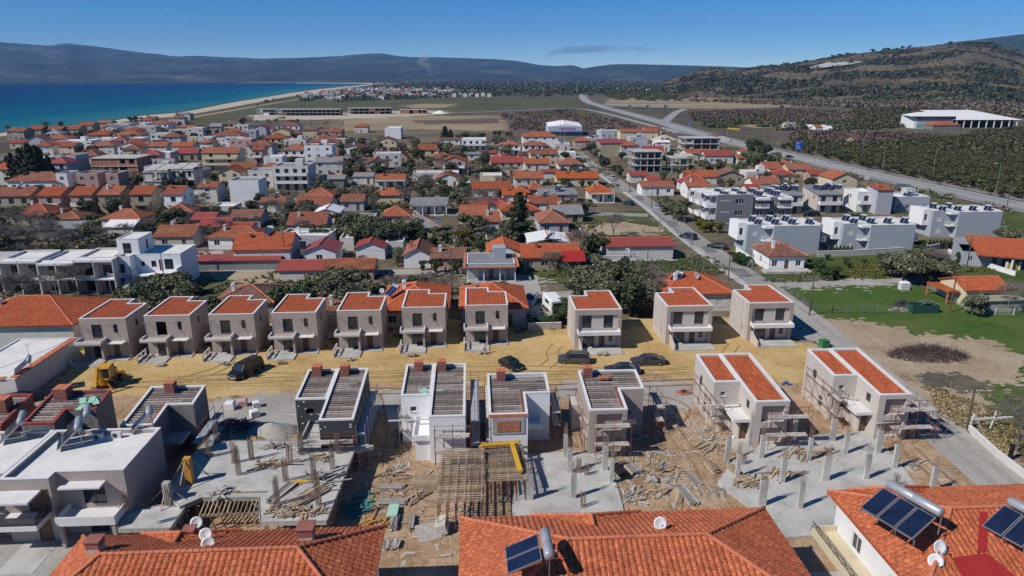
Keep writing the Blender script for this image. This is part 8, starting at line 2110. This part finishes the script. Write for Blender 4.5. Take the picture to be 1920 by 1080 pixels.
rub([(1235,735),(1320,740),(1330,790),(1250,770)],160,.06,.16,M_brick,5);rub([(1040,850),(1250,835),(1260,870),(1050,880)],420,.04,.16,M_conc_l,6);rub([(108,735),(240,660),(1000,640),(1500,650),(1540,705),(900,720),(300,745)],900,.02,.08,MG_dirt,7)
rub([(1560,660),(1700,640),(1900,690),(1830,790),(1740,760)],700,.03,.12,MG_tan,8);rub([(1420,830),(1640,815),(1660,830),(1480,850)],320,.04,.16,M_conc_l,9);rub([(380,750),(600,742),(560,815),(400,812)],500,.03,.13,M_conc_l,10)
bm=[MB().box(-.8,-.07,0,.8,.07,.04).mesh('loose_board',M_wood),MB().box(-1.2,-.06,0,1.2,.06,.05).mesh('loose_board',M_wood_g),MB().box(-.45,-.12,0,.45,.12,.03).mesh('loose_board',M_conc_l)]
rq=random.Random(77);wq=[G(*p)for p in SITE];wq=[(p.x,p.y)for p in wq];nb=0
while nb<285:
    x,y=rq.uniform(-30,50),rq.uniform(38,75)
    if inside((x,y),wq):
        o=link('loose_board',rq.choice(bm),None,(x,y,.06+rq.uniform(0,.1)),rq.choice((GR,GR+1.57,rq.uniform(0,3.1))));o.rotation_euler[1]=rq.uniform(-.04,.04);tag(o,'loose short board lying among rubble on the brown building dirt','board','loose boards strewn over the site');nb+=1
for i in range(26):
    while True:
        x,y=rq.uniform(-12,42),rq.uniform(42,74)
        if inside((x,y),wq):break
    q_=P((x,y,0));heap(q_[0],q_[1],rq.uniform(.5,1.3),rq.uniform(.3,.9),rq.randint(8,22),rq.uniform(.8,2.2),'small loose heap of offcut planks amid the building dirt',rq.choice((M_wood,M_wood_g,M_wood_g)),0,'timber heap',.25)['group']='small plank heaps on the dirt'
MT=mat_ground('tyre track',[(.38,(.32,.21,.09)),(.5,(.42,.29,.13)),(.64,(.50,.36,.17))],sc=.5,sc2=3,bmp=.8);rt_=random.Random(3)
def track(pts,m,wd=.22,jit=3):
    w=smooth_poly([G(x,y+rt_.uniform(-jit,jit))for x,y in pts])
    for o_ in(-.8,.8):ribbon('tyre_track',w,wd,m,off=o_)
for k in range(4):track([(x,728-k*5-x*.018)for x in range(190+60*k,1480-70*k,110)],MT,.2,5)
for x0 in(330,1020,1350):track([(x0,690),(x0+20,676),(x0+12,662),(x0+26,645)],MT,.2,2)if x0 not in(330,470)else track([(x0,716),(x0+50,704),(x0+90,690),(x0+102,672)],MT,.2,2)
MT2=mat_ground('pressed dirt track',[(.38,(.20,.13,.08)),(.5,(.30,.20,.125)),(.64,(.38,.28,.18))],sc=.5,sc2=3,bmp=.8)
for pts in([(1250,780),(1270,830),(1320,870),(1330,930)],[(1060,735),(1200,742),(1290,760),(1260,800)],[(700,740),(716,800),(700,880)],[(560,735),(750,733),(900,730),(1200,724),(1400,712)],[(1690,830),(1740,880),(1800,930)]):track(pts,MT2,.26,3)
MT3=mat_ground('worn road wheel track',[(.38,(.27,.255,.23)),(.5,(.33,.315,.285)),(.64,(.40,.385,.36))],sc=.3,sc2=3,bmp=.3)
for o_ in(-1.3,-.9,.8,1.2):ribbon('wheel_track',road_w[len(road_w)//2:],.35,MT3,off=o_)
# ---------------------------------------------------------------- vehicles
def car(px,py,rz,paint,label,kind='sedan',z=0,door=False):
    L,W,Hh={'sedan':(4.8,1.82,1.42),'mpv':(4.5,1.8,1.62),'van':(5.0,1.95,1.95),'small':(3.9,1.7,1.42),'pickup':(5.1,1.85,1.75)}[kind]
    t=thing('parked_car' if kind not in('van','pickup')else('van' if kind=='van' else 'pickup_truck'),label,'van' if kind=='van' else 'car',G(px,py,z),R(rz))
    belt={'sedan':.92,'mpv':1.0,'van':1.12,'small':.92,'pickup':1.05}[kind]
    st={'sedan':[(-.5,.30,.62),(-.48,.42,.72),(-.30,.47,.88),(-.2,.485,belt),(.28,.49,belt+.03),(.38,.48,belt+.06),(.49,.44,belt),(.5,.36,.7)],
          'mpv':[(-.5,.32,.68),(-.48,.44,.8),(-.3,.48,.98),(-.24,.49,belt),(.3,.49,belt+.05),(.46,.48,belt+.05),(.495,.45,.95),(.5,.4,.7)],
          'van':[(-.5,.36,.75),(-.48,.46,.9),(-.33,.49,1.08),(-.28,.5,belt),(.3,.5,belt+.03),(.47,.49,belt+.03),(.495,.48,1.0),(.5,.45,.7)],
          'small':[(-.5,.32,.62),(-.47,.44,.76),(-.26,.48,.9),(-.18,.49,belt),(.25,.49,belt+.03),(.43,.47,belt),(.49,.45,.85),(.5,.38,.65)],
          'pickup':[(-.5,.36,.75),(-.48,.46,.88),(-.28,.49,1.0),(-.2,.5,belt),(.1,.5,belt),(.12,.5,belt),(.49,.49,belt),(.5,.46,.8)]}[kind]
    b=MB();prof=[]
    for(x,hw_,zb)in st:
        X=x*L;w_=hw_*W;prof.append([(X,-w_*.94,.22),(X,-w_,.45),(X,-w_,zb*.85),(X,-w_*.93,zb),(X,w_*.93,zb),(X,w_,zb*.85),(X,w_,.45),(X,w_*.94,.22)])
    v=[p for r in prof for p in r];f=[]
    for i in range(len(prof)-1):
        for k in range(8):f.append((i*8+k,i*8+(k+1)%8,(i+1)*8+(k+1)%8,(i+1)*8+k))
    f.append(tuple(range(7,-1,-1)));f.append(tuple(range((len(prof)-1)*8,len(prof)*8)));b.add(v,f);b.build('body',paint,t,smooth=False)
    c={'sedan':(-.22,-.06,.18,.40),'mpv':(-.27,-.13,.40,.485),'van':(-.30,-.19,.44,.49),'small':(-.22,-.08,.25,.45),'pickup':(-.22,-.1,.06,.11)}[kind];w0,w1=W*.455,W*.38;zb=belt-.02
    g_=MB();A=[(c[0]*L,-w0,zb),(c[3]*L,-w0,zb),(c[3]*L,w0,zb),(c[0]*L,w0,zb)];T_=[(c[1]*L,-w1,Hh-.03),(c[2]*L,-w1,Hh-.03),(c[2]*L,w1,Hh-.03),(c[1]*L,w1,Hh-.03)]
    g_.add(A+T_,[(0,1,5,4),(1,2,6,5),(2,3,7,6),(3,0,4,7)]);g_.build('windows',M_glass,t)
    r=MB();s=.06;r.add([(c[1]*L-s,-w1-.02,Hh-.04),(c[2]*L+s,-w1-.02,Hh-.04),(c[2]*L+s,w1+.02,Hh-.04),(c[1]*L-s,w1+.02,Hh-.04),(c[1]*L+.2,-w1*.8,Hh),(c[2]*L-.2,-w1*.8,Hh),(c[2]*L-.2,w1*.8,Hh),(c[1]*L+.2,w1*.8,Hh)],[(0,1,5,4),(1,2,6,5),(2,3,7,6),(3,0,4,7),(4,5,6,7),(3,2,1,0)])
    for y in(-1,1):
        for k in((0,0),(1,1)):r.beam((A[0][0]if k[0]==0 else A[1][0],y*w0*1.01,zb),(T_[0][0]if k[0]==0 else T_[1][0],y*w1*1.02,Hh-.03),.06)
        mx=(c[1]+c[2])/2*L;r.beam((mx,y*w0*1.01,zb),(mx,y*w1*1.02,Hh-.03),.07)
    r.build('roof',paint,t)
    for x in(-.31,.30):
        for y in(-1,1):
            k=MB();k.T=Matrix.Translation((x*L,y*(W/2-.1),.33))@Matrix.Rotation(R(90),4,'X');k.lathe((0,0,0),[(.19,-.11),(.31,-.11),(.335,-.07),(.335,.07),(.31,.11),(.19,.11)],18);wh=k.build('wheel',M_tyre,t)
            k=MB();k.T=Matrix.Translation((x*L,y*(W/2-.1),.33))@Matrix.Rotation(R(90),4,'X');k.lathe((0,0,0),[(.0,-.1),(.2,-.1),(.2,.1),(.0,.1)],12);k.build('rim',M_rim,wh)
    for y in(-1,1):
        k=MB();k.box(-L*.495,y*W*.28-.16,.6,-L*.478,y*W*.28+.16,.72)if False else k.box(-L*.5-.01,y*W*.25-.14,.5,-L*.47,y*W*.25+.16,.64);k.build('headlight',M_hl,t)
        k=MB();k.box(L*.47,y*W*.33-.12,.62,L*.5+.012,y*W*.33+.12,.8);k.build('tail_light',M_redlt,t)
        k=MB();k.box(c[0]*L+.25,y*(W/2+.02)-.02,belt,c[0]*L+.4,y*(W/2+.16),belt+.13)if y>0 else k.box(c[0]*L+.25,-(W/2+.16),belt,c[0]*L+.4,-(W/2-.0),belt+.13);k.build('wing_mirror',paint,t)
    k=MB();k.box(-L*.5-.02,-.26,.38,-L*.5-.005,.26,.49);k.box(-L*.5-.012,-.5,.5,-L*.5+.01,.5,.6)if False else None;k.build('number_plate',M_plate,t)
    if label is None:AUTO.append((t,'parked car',Vector((t.location.x,t.location.y,0))))
    if kind=='mpv':k=MB();k.beam((c[1]*L,-w1,Hh+.05),(c[2]*L,-w1,Hh+.05),.04);k.beam((c[1]*L,w1,Hh+.05),(c[2]*L,w1,Hh+.05),.04);k.build('roof_rails',M_metal,t)
    if door:k=MB();k.T=Matrix.Translation((-L*.2,W/2,0))@Matrix.Rotation(R(60),4,'Z');k.box(0,-.04,.35,1.0,.04,1.05);k.T=Matrix.Translation((-L*.2,-W/2,0))@Matrix.Rotation(R(-60),4,'Z');k.box(0,-.04,.35,1.0,.04,1.05);k.box(.1,-.03,1.05,.95,.03,1.6);k.build('open_door',paint,t)
    return t
PA=lambda n,c:mat(n,c,rough=.28,var=.05,metal=.35,grime=.12)
P_bk,P_gr,P_bw,P_sil,P_blue=PA('black paint',(.02,.022,.025)),PA('grey brown paint',(.10,.098,.09)),PA('dark graphite paint',(.075,.075,.085)),PA('silver paint',(.42,.45,.48)),PA('dark blue paint',(.03,.045,.08))
car(462,702,66,P_bk,'black van with open doors parked before the third beige house','van',door=True)
car(958,690,128,P_bk,'small black car seen from behind left, parked on the sand','small')
car(1076,680,-6,P_gr,'grey-brown people carrier parked beside the wide balcony house','mpv');car(1214,683,3,P_bw,'dark graphite saloon parked right of the people carrier','sedan')
car(1166,700,-2,P_blue,'dark blue car mostly hidden behind the batten roof house','sedan');car(1345,466,-38,P_bk,'dark car standing on the village road shoulder','sedan');car(1233,392,-62,P_sil,'silver blue car parked by the fence on the village road','small')
car(996,568,78,P_sil,'silver pickup parked behind the blue-grey hipped house','pickup');car(1194,320,-60,P_sil,'pale car parked before the bare concrete frame','small');car(300,408,10,P_sil,'white car beside the khaki terrace row','small');car(24,760,40,P_bk,'dark covered car in the gap behind the brick shell at the left','sedan')
car(1178,384,-55,P_blue,'dark car in the yard by the awning at the road bend','small');car(744,355,20,P_bk,'dark car beside the bright orange porch house','small');car(1560,306,-14,P_sil,'silver car driving on the motorway','sedan');car(1480,296,165,P_bk,'dark car driving on the near lane of the motorway','small')
for i,(x,y,c)in enumerate(((1420,202,M_white),(1560,199.5,M_white),(1640,199,P_sil),(1466,201,P_bk),(1616,199,M_white))):car(x,y,0,c,'tiny %s vehicle on the distant side road, %s'%(('white','second white','silver','black','last white')[i],('leftmost','middle','rightmost','near the straw field','between others')[i]),'van')
rc_=random.Random(12)
for x,y,a in((340,412,0),(420,399,5),(250,348,0),(470,351,0),(560,350,90),(622,330,80),(640,300,85),(655,278,85),(700,404,0),(905,404,0),(965,401,5),(760,338,0),(985,325,0),(1050,320,5),(660,262,20),(690,262,40),(675,268,30),(1095,282,0),(1120,270,20),(1135,272,30),(1242,300,0),(1410,385,10),(1520,405,0),(1600,410,10),(545,285,0),(330,300,5),(1148,336,-60),(880,512,5),(560,508,0),(1290,448,-50)):
    car(x,y,a+rc_.uniform(-8,8),rc_.choice((M_white,P_sil,P_bk,P_blue,P_bw,PA('dull red paint',(.22,.02,.02)))),None,rc_.choice(('sedan','small','mpv','small')))
MRP=mat_ground('darker road patch',[(.3,(.13,.13,.125)),(.5,(.18,.178,.17)),(.7,(.22,.215,.2))],sc=.3,sc2=3,bmp=.1)
for x,y,s_ in((1110,312,9),(1150,338,10),(1200,372,12),(1262,420,16),(1330,468,18),(1392,512,20),(1300,448,10),(1180,358,9)):patch('road_patch',[(x-s_,y-s_*.3),(x+s_*.2,y-s_*.35),(x+s_*.8,y+s_*.3),(x-s_*.3,y+s_*.35)],MRP,jag=.1)
for x,y,mm in((300,690,M_conc_l),(420,688,M_wood_g),(528,686,M_wood),(655,680,M_conc_l),(772,672,M_wood),(905,668,M_conc_l),(1130,670,M_wood_g)):heap(x,y-6,.7,.5,22,.7,'leftover building scraps on the terrace under %s beige house'%{300:'the second',420:'the third',528:'the fourth',655:'the fifth',772:'the sixth',905:'the seventh',1130:'the eighth'}[x],mm,.26,'scrap heap',.3)
t=thing('caravan','white caravan with dark window parked behind the sand hedge','caravan',G(1046,590),GR+R(12));m=MB();m.bbox(-1.15,0,.5,1.15,5.0,2.5,.15);m.build('body',M_white,t);m=MB();m.box(-.9,-.02,1.4,.9,.0,2.05);m.box(-1.17,1.5,1.4,-1.15,3.5,2.0);m.build('window',M_glass,t);m=MB();m.tube((-1.1,2.4,.35),(1.1,2.4,.35),.33,14);m.build('wheels',M_tyre,t);m=MB();m.beam((0,0,.5),(0,-1.0,.4),.1);m.build('drawbar',M_metal,t)
t=thing('skip_container','dark green open container beside the cream cottage garden','container',G(1735,588),GR);m=MB();m.box(-2.3,0,.1,2.3,.08,1.4);m.box(-2.3,1.9,.1,2.3,1.98,1.4);m.box(-2.3,.08,.1,-2.22,1.9,1.4);m.box(2.22,.08,.1,2.3,1.9,1.4);m.box(-2.22,.08,.1,2.22,1.9,.2);m.build('body',mat('bottle green paint',(.012,.06,.045),var=.2),t);m=MB()
for i in range(9):m.box(-2.2+i*.52,-.05,.1,-2.12+i*.52,-.002,1.4)
m.build('ribs',mat('bottle green paint',(.012,.06,.045)),t)
heap(1735,580,1.8,.7,30,1.0,'scrap filling the dark green container',M_conc_d,0,'scrap',.9).location.z=1.0
heap(1694,572,1.9,1.2,90,1.2,'jumble of dark scrap left of the green container',M_steel_d,0,'scrap',1.2);heap(1690,582,2.2,.9,50,1.4,'pale planks and scrap in front of the dark jumble',M_wood_g,0,'scrap',.4)
t=thing('water_tank','white ribbed water tank beside the wide olive clump','tank',G(1694,543),0);m=MB();m.bbox(-.8,-.6,0,.8,.6,1.6,.2);m.build('tank',M_white,t);m=MB();[m.box(-.84,-.64,.2+.35*i,.84,.64,.26+.35*i)for i in range(4)];m.build('cage',M_metal,t)
t=thing('rubbish_bin','green wheeled bin by the gravel road end house','bin',G(1544,652),.2);m=MB();m.bbox(-.6,-.5,.15,.6,.5,1.1,.08);m.build('body',mat('bin green',(.03,.20,.06),var=.15),t);m=MB();m.box(-.65,-.55,1.1,.65,.55,1.18);m.build('lid',mat('bin green lid',(.02,.14,.04),var=.15),t)
m=MB();m.box(-.16,-.15,0,.16,.15,1.7);m.box(-.2,-.2,1.7,.2,.2,1.8);o=m.build('letter_box',M_black);o.location=G(1893,862);tag(o,'black box post beside the low cream wall at the right','post box')
for x,y,lab in((1474,722,'blue and white sacks left of the scaffold by the gravel road'),(1245,880,'blue metal trestle in the middle of the dirt')):
    heap(x,y,.7,.5,24,.7,lab,M_bluecl,0,'sacks' if x>1300 else 'trestle',.5)
heap(1388,822,1.2,.8,10,.9,'white broken sheets on the dirt before the left tiled house',M_white,0,'sheets',.1);heap(1610,800,.8,.5,12,.8,'pinkish plaster scraps by the porch of the right tiled house',M_pink,0,'rubble',.2)
t=thing('excavator','yellow backhoe digger working at the left end of the sand','excavator',G(205,722),R(100))
YP=M_yellowp;m=MB();m.box(-1.6,-.6,.7,1.6,.6,1.4);m.bbox(.5,-.55,1.4,1.9,.55,1.9,.15);m.build('chassis',YP,t);m=MB();m.bbox(-1.2,-.75,1.4,.4,.75,2.75,.1);m.build('cab_glass',M_glass,t);m=MB();m.bbox(-1.3,-.8,2.75,.5,.8,2.9,.05)
for x in(-1.2,.4):m.beam((x,-.75,1.4),(x,-.75,2.75),.09);m.beam((x,.75,1.4),(x,.75,2.75),.09)
m.build('cab_frame',YP,t)
for x,r_ in((-.9,.72),(1.3,.5)):
    for y in(-.95,.95):m=MB();m.T=Matrix.Translation((x,y,r_))@Matrix.Rotation(R(90),4,'X');m.lathe((0,0,0),[(.2,-.2),(r_*.95,-.2),(r_,-.12),(r_,.12),(r_*.95,.2),(.2,.2),(.2,-.2)],18);w_=m.build('wheel',M_tyre,t);m=MB();m.T=Matrix.Translation((x,y,r_))@Matrix.Rotation(R(90),4,'X');m.lathe((0,0,0),[(0,-.15),(.28,-.15),(.28,.15),(0,.15)],10);m.build('rim',YP,w_)
m=MB();m.beam((-1.6,0,1.0),(-2.4,.1,3.4),.34,.3);m.build('boom',YP,t);m=MB();m.beam((-2.4,.1,3.5),(-3.4,.2,1.3),.28,.24);m.build('dipper_arm',YP,t);m=MB();m.add([(-3.2,-.35,1.3),(-3.2,.75,1.3),(-3.7,.75,.6),(-3.7,-.35,.6),(-3.2,-.35,.35),(-3.2,.75,.35),(-2.9,-.35,.8),(-2.9,.75,.8)],[(0,1,2,3),(3,2,5,4),(0,3,4,6),(1,7,5,2),(6,4,5,7),(0,6,7,1)]);m.build('bucket',M_steel_d,t)
m=MB();m.beam((-1.7,.12,1.6),(-2.2,.14,2.6),.12);m.beam((-2.5,.1,3.2),(-3.2,.2,1.9),.1);m.build('hydraulic_rams',M_metal,t);m=MB();m.add([(2.5,-1.1,.2),(2.5,1.1,.2),(3.1,-1.1,.15),(3.1,1.1,.15),(2.4,-1.1,1.0),(2.4,1.1,1.0)],[(0,1,3,2),(0,4,5,1),(0,2,4),(1,5,3)]);m.build('front_bucket',YP,t);m=MB()
for y in(-.6,.6):m.beam((.8,y,1.2),(2.45,y,.6),.14,.2);m.beam((-1.7,y,.9),(-2.0,y*2,.1),.15)
m.build('loader_arms',YP,t)
mound(190,742,1.8,.5,MG_sand,'low mound of fresh sand beside the yellow digger')
def person(loc,rz,label,shirt,trous,hat=None,pose=0):
    t=thing('person',label,'person',loc,rz)
    def skin(name,pts,edges,rads,m,parent):
        me=bpy.data.meshes.new(name);me.from_pydata(pts,edges,[]);me.materials.append(m);o=link(name,me,parent);sk=o.modifiers.new('skin','SKIN');o.modifiers.new('sub','SUBSURF').levels=1;o.modifiers['sub'].render_levels=2
        for i,r_ in enumerate(rads):me.skin_vertices[0].data[i].radius=(r_ if isinstance(r_,tuple)else(r_,r_))
        me.skin_vertices[0].data[0].use_root=True;return o
    s=.12 if pose else 0
    P_=[(0,0,.95),(0,0,1.15),(0,0,1.38),(0,0,1.5),(0,-.02,1.62),(0,-.02,1.72),(.17,0,1.4),(.24,-.02,1.14),(.25,-.16-s,.95),(.25,-.22-s,.86),(-.17,0,1.4),(-.25,0,1.13),(-.26,-.08,.92),(-.26,-.12,.82),(.09,0,.88),(.11,-.03-s,.5),(.11,.02-s,.09),(.12,-.15-s,.05),(-.09,0,.88),(-.11,.02+s,.5),(-.11,.08+s,.09),(-.12,-.06+s,.05)]
    E=[(0,1),(1,2),(2,3),(3,4),(4,5),(2,6),(6,7),(7,8),(8,9),(2,10),(10,11),(11,12),(12,13),(0,14),(14,15),(15,16),(16,17),(0,18),(18,19),(19,20),(20,21)]
    Rd=[(.13,.09),(.12,.09),(.15,.1),.055,.09,.07,.055,.045,.035,.03,.055,.045,.035,.03,.085,.06,.042,.035,.085,.06,.042,.035]
    b=skin('body',P_,E,Rd,mat('skin',(.45,.26,.18),var=.05,kind='Object'),t)
    up=lambda r_:tuple(x+.018 for x in r_)if isinstance(r_,tuple)else r_+.018
    i1=[0,1,2,6,7,10,11];skin('shirt',[P_[i]for i in i1],[(0,1),(1,2),(2,3),(3,4),(2,5),(5,6)],[up(Rd[i])for i in i1],shirt,t)
    i2=[0,14,15,16,18,19,20];skin('trousers',[P_[i]for i in i2],[(0,1),(1,2),(2,3),(0,4),(4,5),(5,6)],[up(Rd[i])for i in i2],trous,t)
    h=MB();h.lathe((0,-.01,1.66),[(.115,0),(.12,.05),(.09,.11),(.04,.14),(0,.145)],12);h.build('hair',hat or M_steel_d,t,smooth=True)
w=G(1709,790,2.05);person(w,R(150),'worker in white top standing on the plank beside the gravel road',M_white,M_steel_d)
person(G(1706,822),R(40),'second figure on the ground under the worker on the plank',M_offw,M_slate,pose=1)
person(G(1353,462)+Vector((.3,.6,0)),R(200),'person in dark clothes leaning by the dark car on the road',M_slate,M_black)
person(G(909,664),R(10),'person in light top on the porch of the seventh beige house',M_offw,M_slate,pose=1)
# ---------------------------------------------------------------- labels of repeats, from what stands nearest
for t,kind,w in list(AUTO):pass
LM[:]=[l for l in LM if l[1]!='x']
DESC={'olive':'grey-green olive tree','shrub':'small green shrub','broad':'dark leafy tree','yshrub':'yellow-green bush','pine':'dark conifer','cypress':'narrow clipped cypress','bare':'leafless grey tree','palm':'palm tree','heater':'solar water heater'}
ORD=['','second','third','fourth','fifth','sixth','seventh','eighth','ninth','tenth','eleventh','twelfth','thirteenth','fourteenth','fifteenth']
def rel(p,q):
    a,b=P((p[0],p[1],1)),P((q[0],q[1],1));dx,dy=a[0]-b[0],(a[1]-b[1])*1.6
    if abs(dx)<7 and abs(dy)<7:return 'on or right beside'
    if abs(dx)>abs(dy):return 'right of' if dx>0 else 'left of'
    return 'in front of' if dy>0 else 'behind'
groups={}
for t,kind,w in AUTO:
    d=DESC.get(kind,kind);best=sorted(LM,key=lambda l:(P((l[0].x,l[0].y,1))[0]-P((w.x,w.y,1))[0])**2+2*(P((l[0].x,l[0].y,1))[1]-P((w.x,w.y,1))[1])**2)[0]
    r='on' if kind=='heater' else rel(w,best[0]);groups.setdefault((d,r,best[1]),[]).append((t,w,kind))
for(d,r,ph),ls in groups.items():
    ls.sort(key=lambda e:P(e[1])[0]);n=len(ls)
    for i,(t,w,kind)in enumerate(ls):
        if n==1:s='%s %s %s'%(d,r,ph)
        elif n==2:s='%s %s %s %s'%(('left' if i==0 else 'right'),d,r,ph)
        else:
            j=min(i,n-1-i);side='left' if i<=n-1-i else 'right'
            s=('%smost %s of %d %s %s'%(side,d,n,r,ph))if j==0 else('%s from the %s, %s %s %s'%(ORD[j],side,d,r,ph))
        if len(s.split())>16:s=s.replace('on or right beside','by').replace(' from the %s,'%side if n>2 else '~',' %s'%side)
        t['label']=s
        if n>1 and 'group' not in t.keys()and('tree' in t.name or 'shrub' in t.name):t['group']='trees of the town'
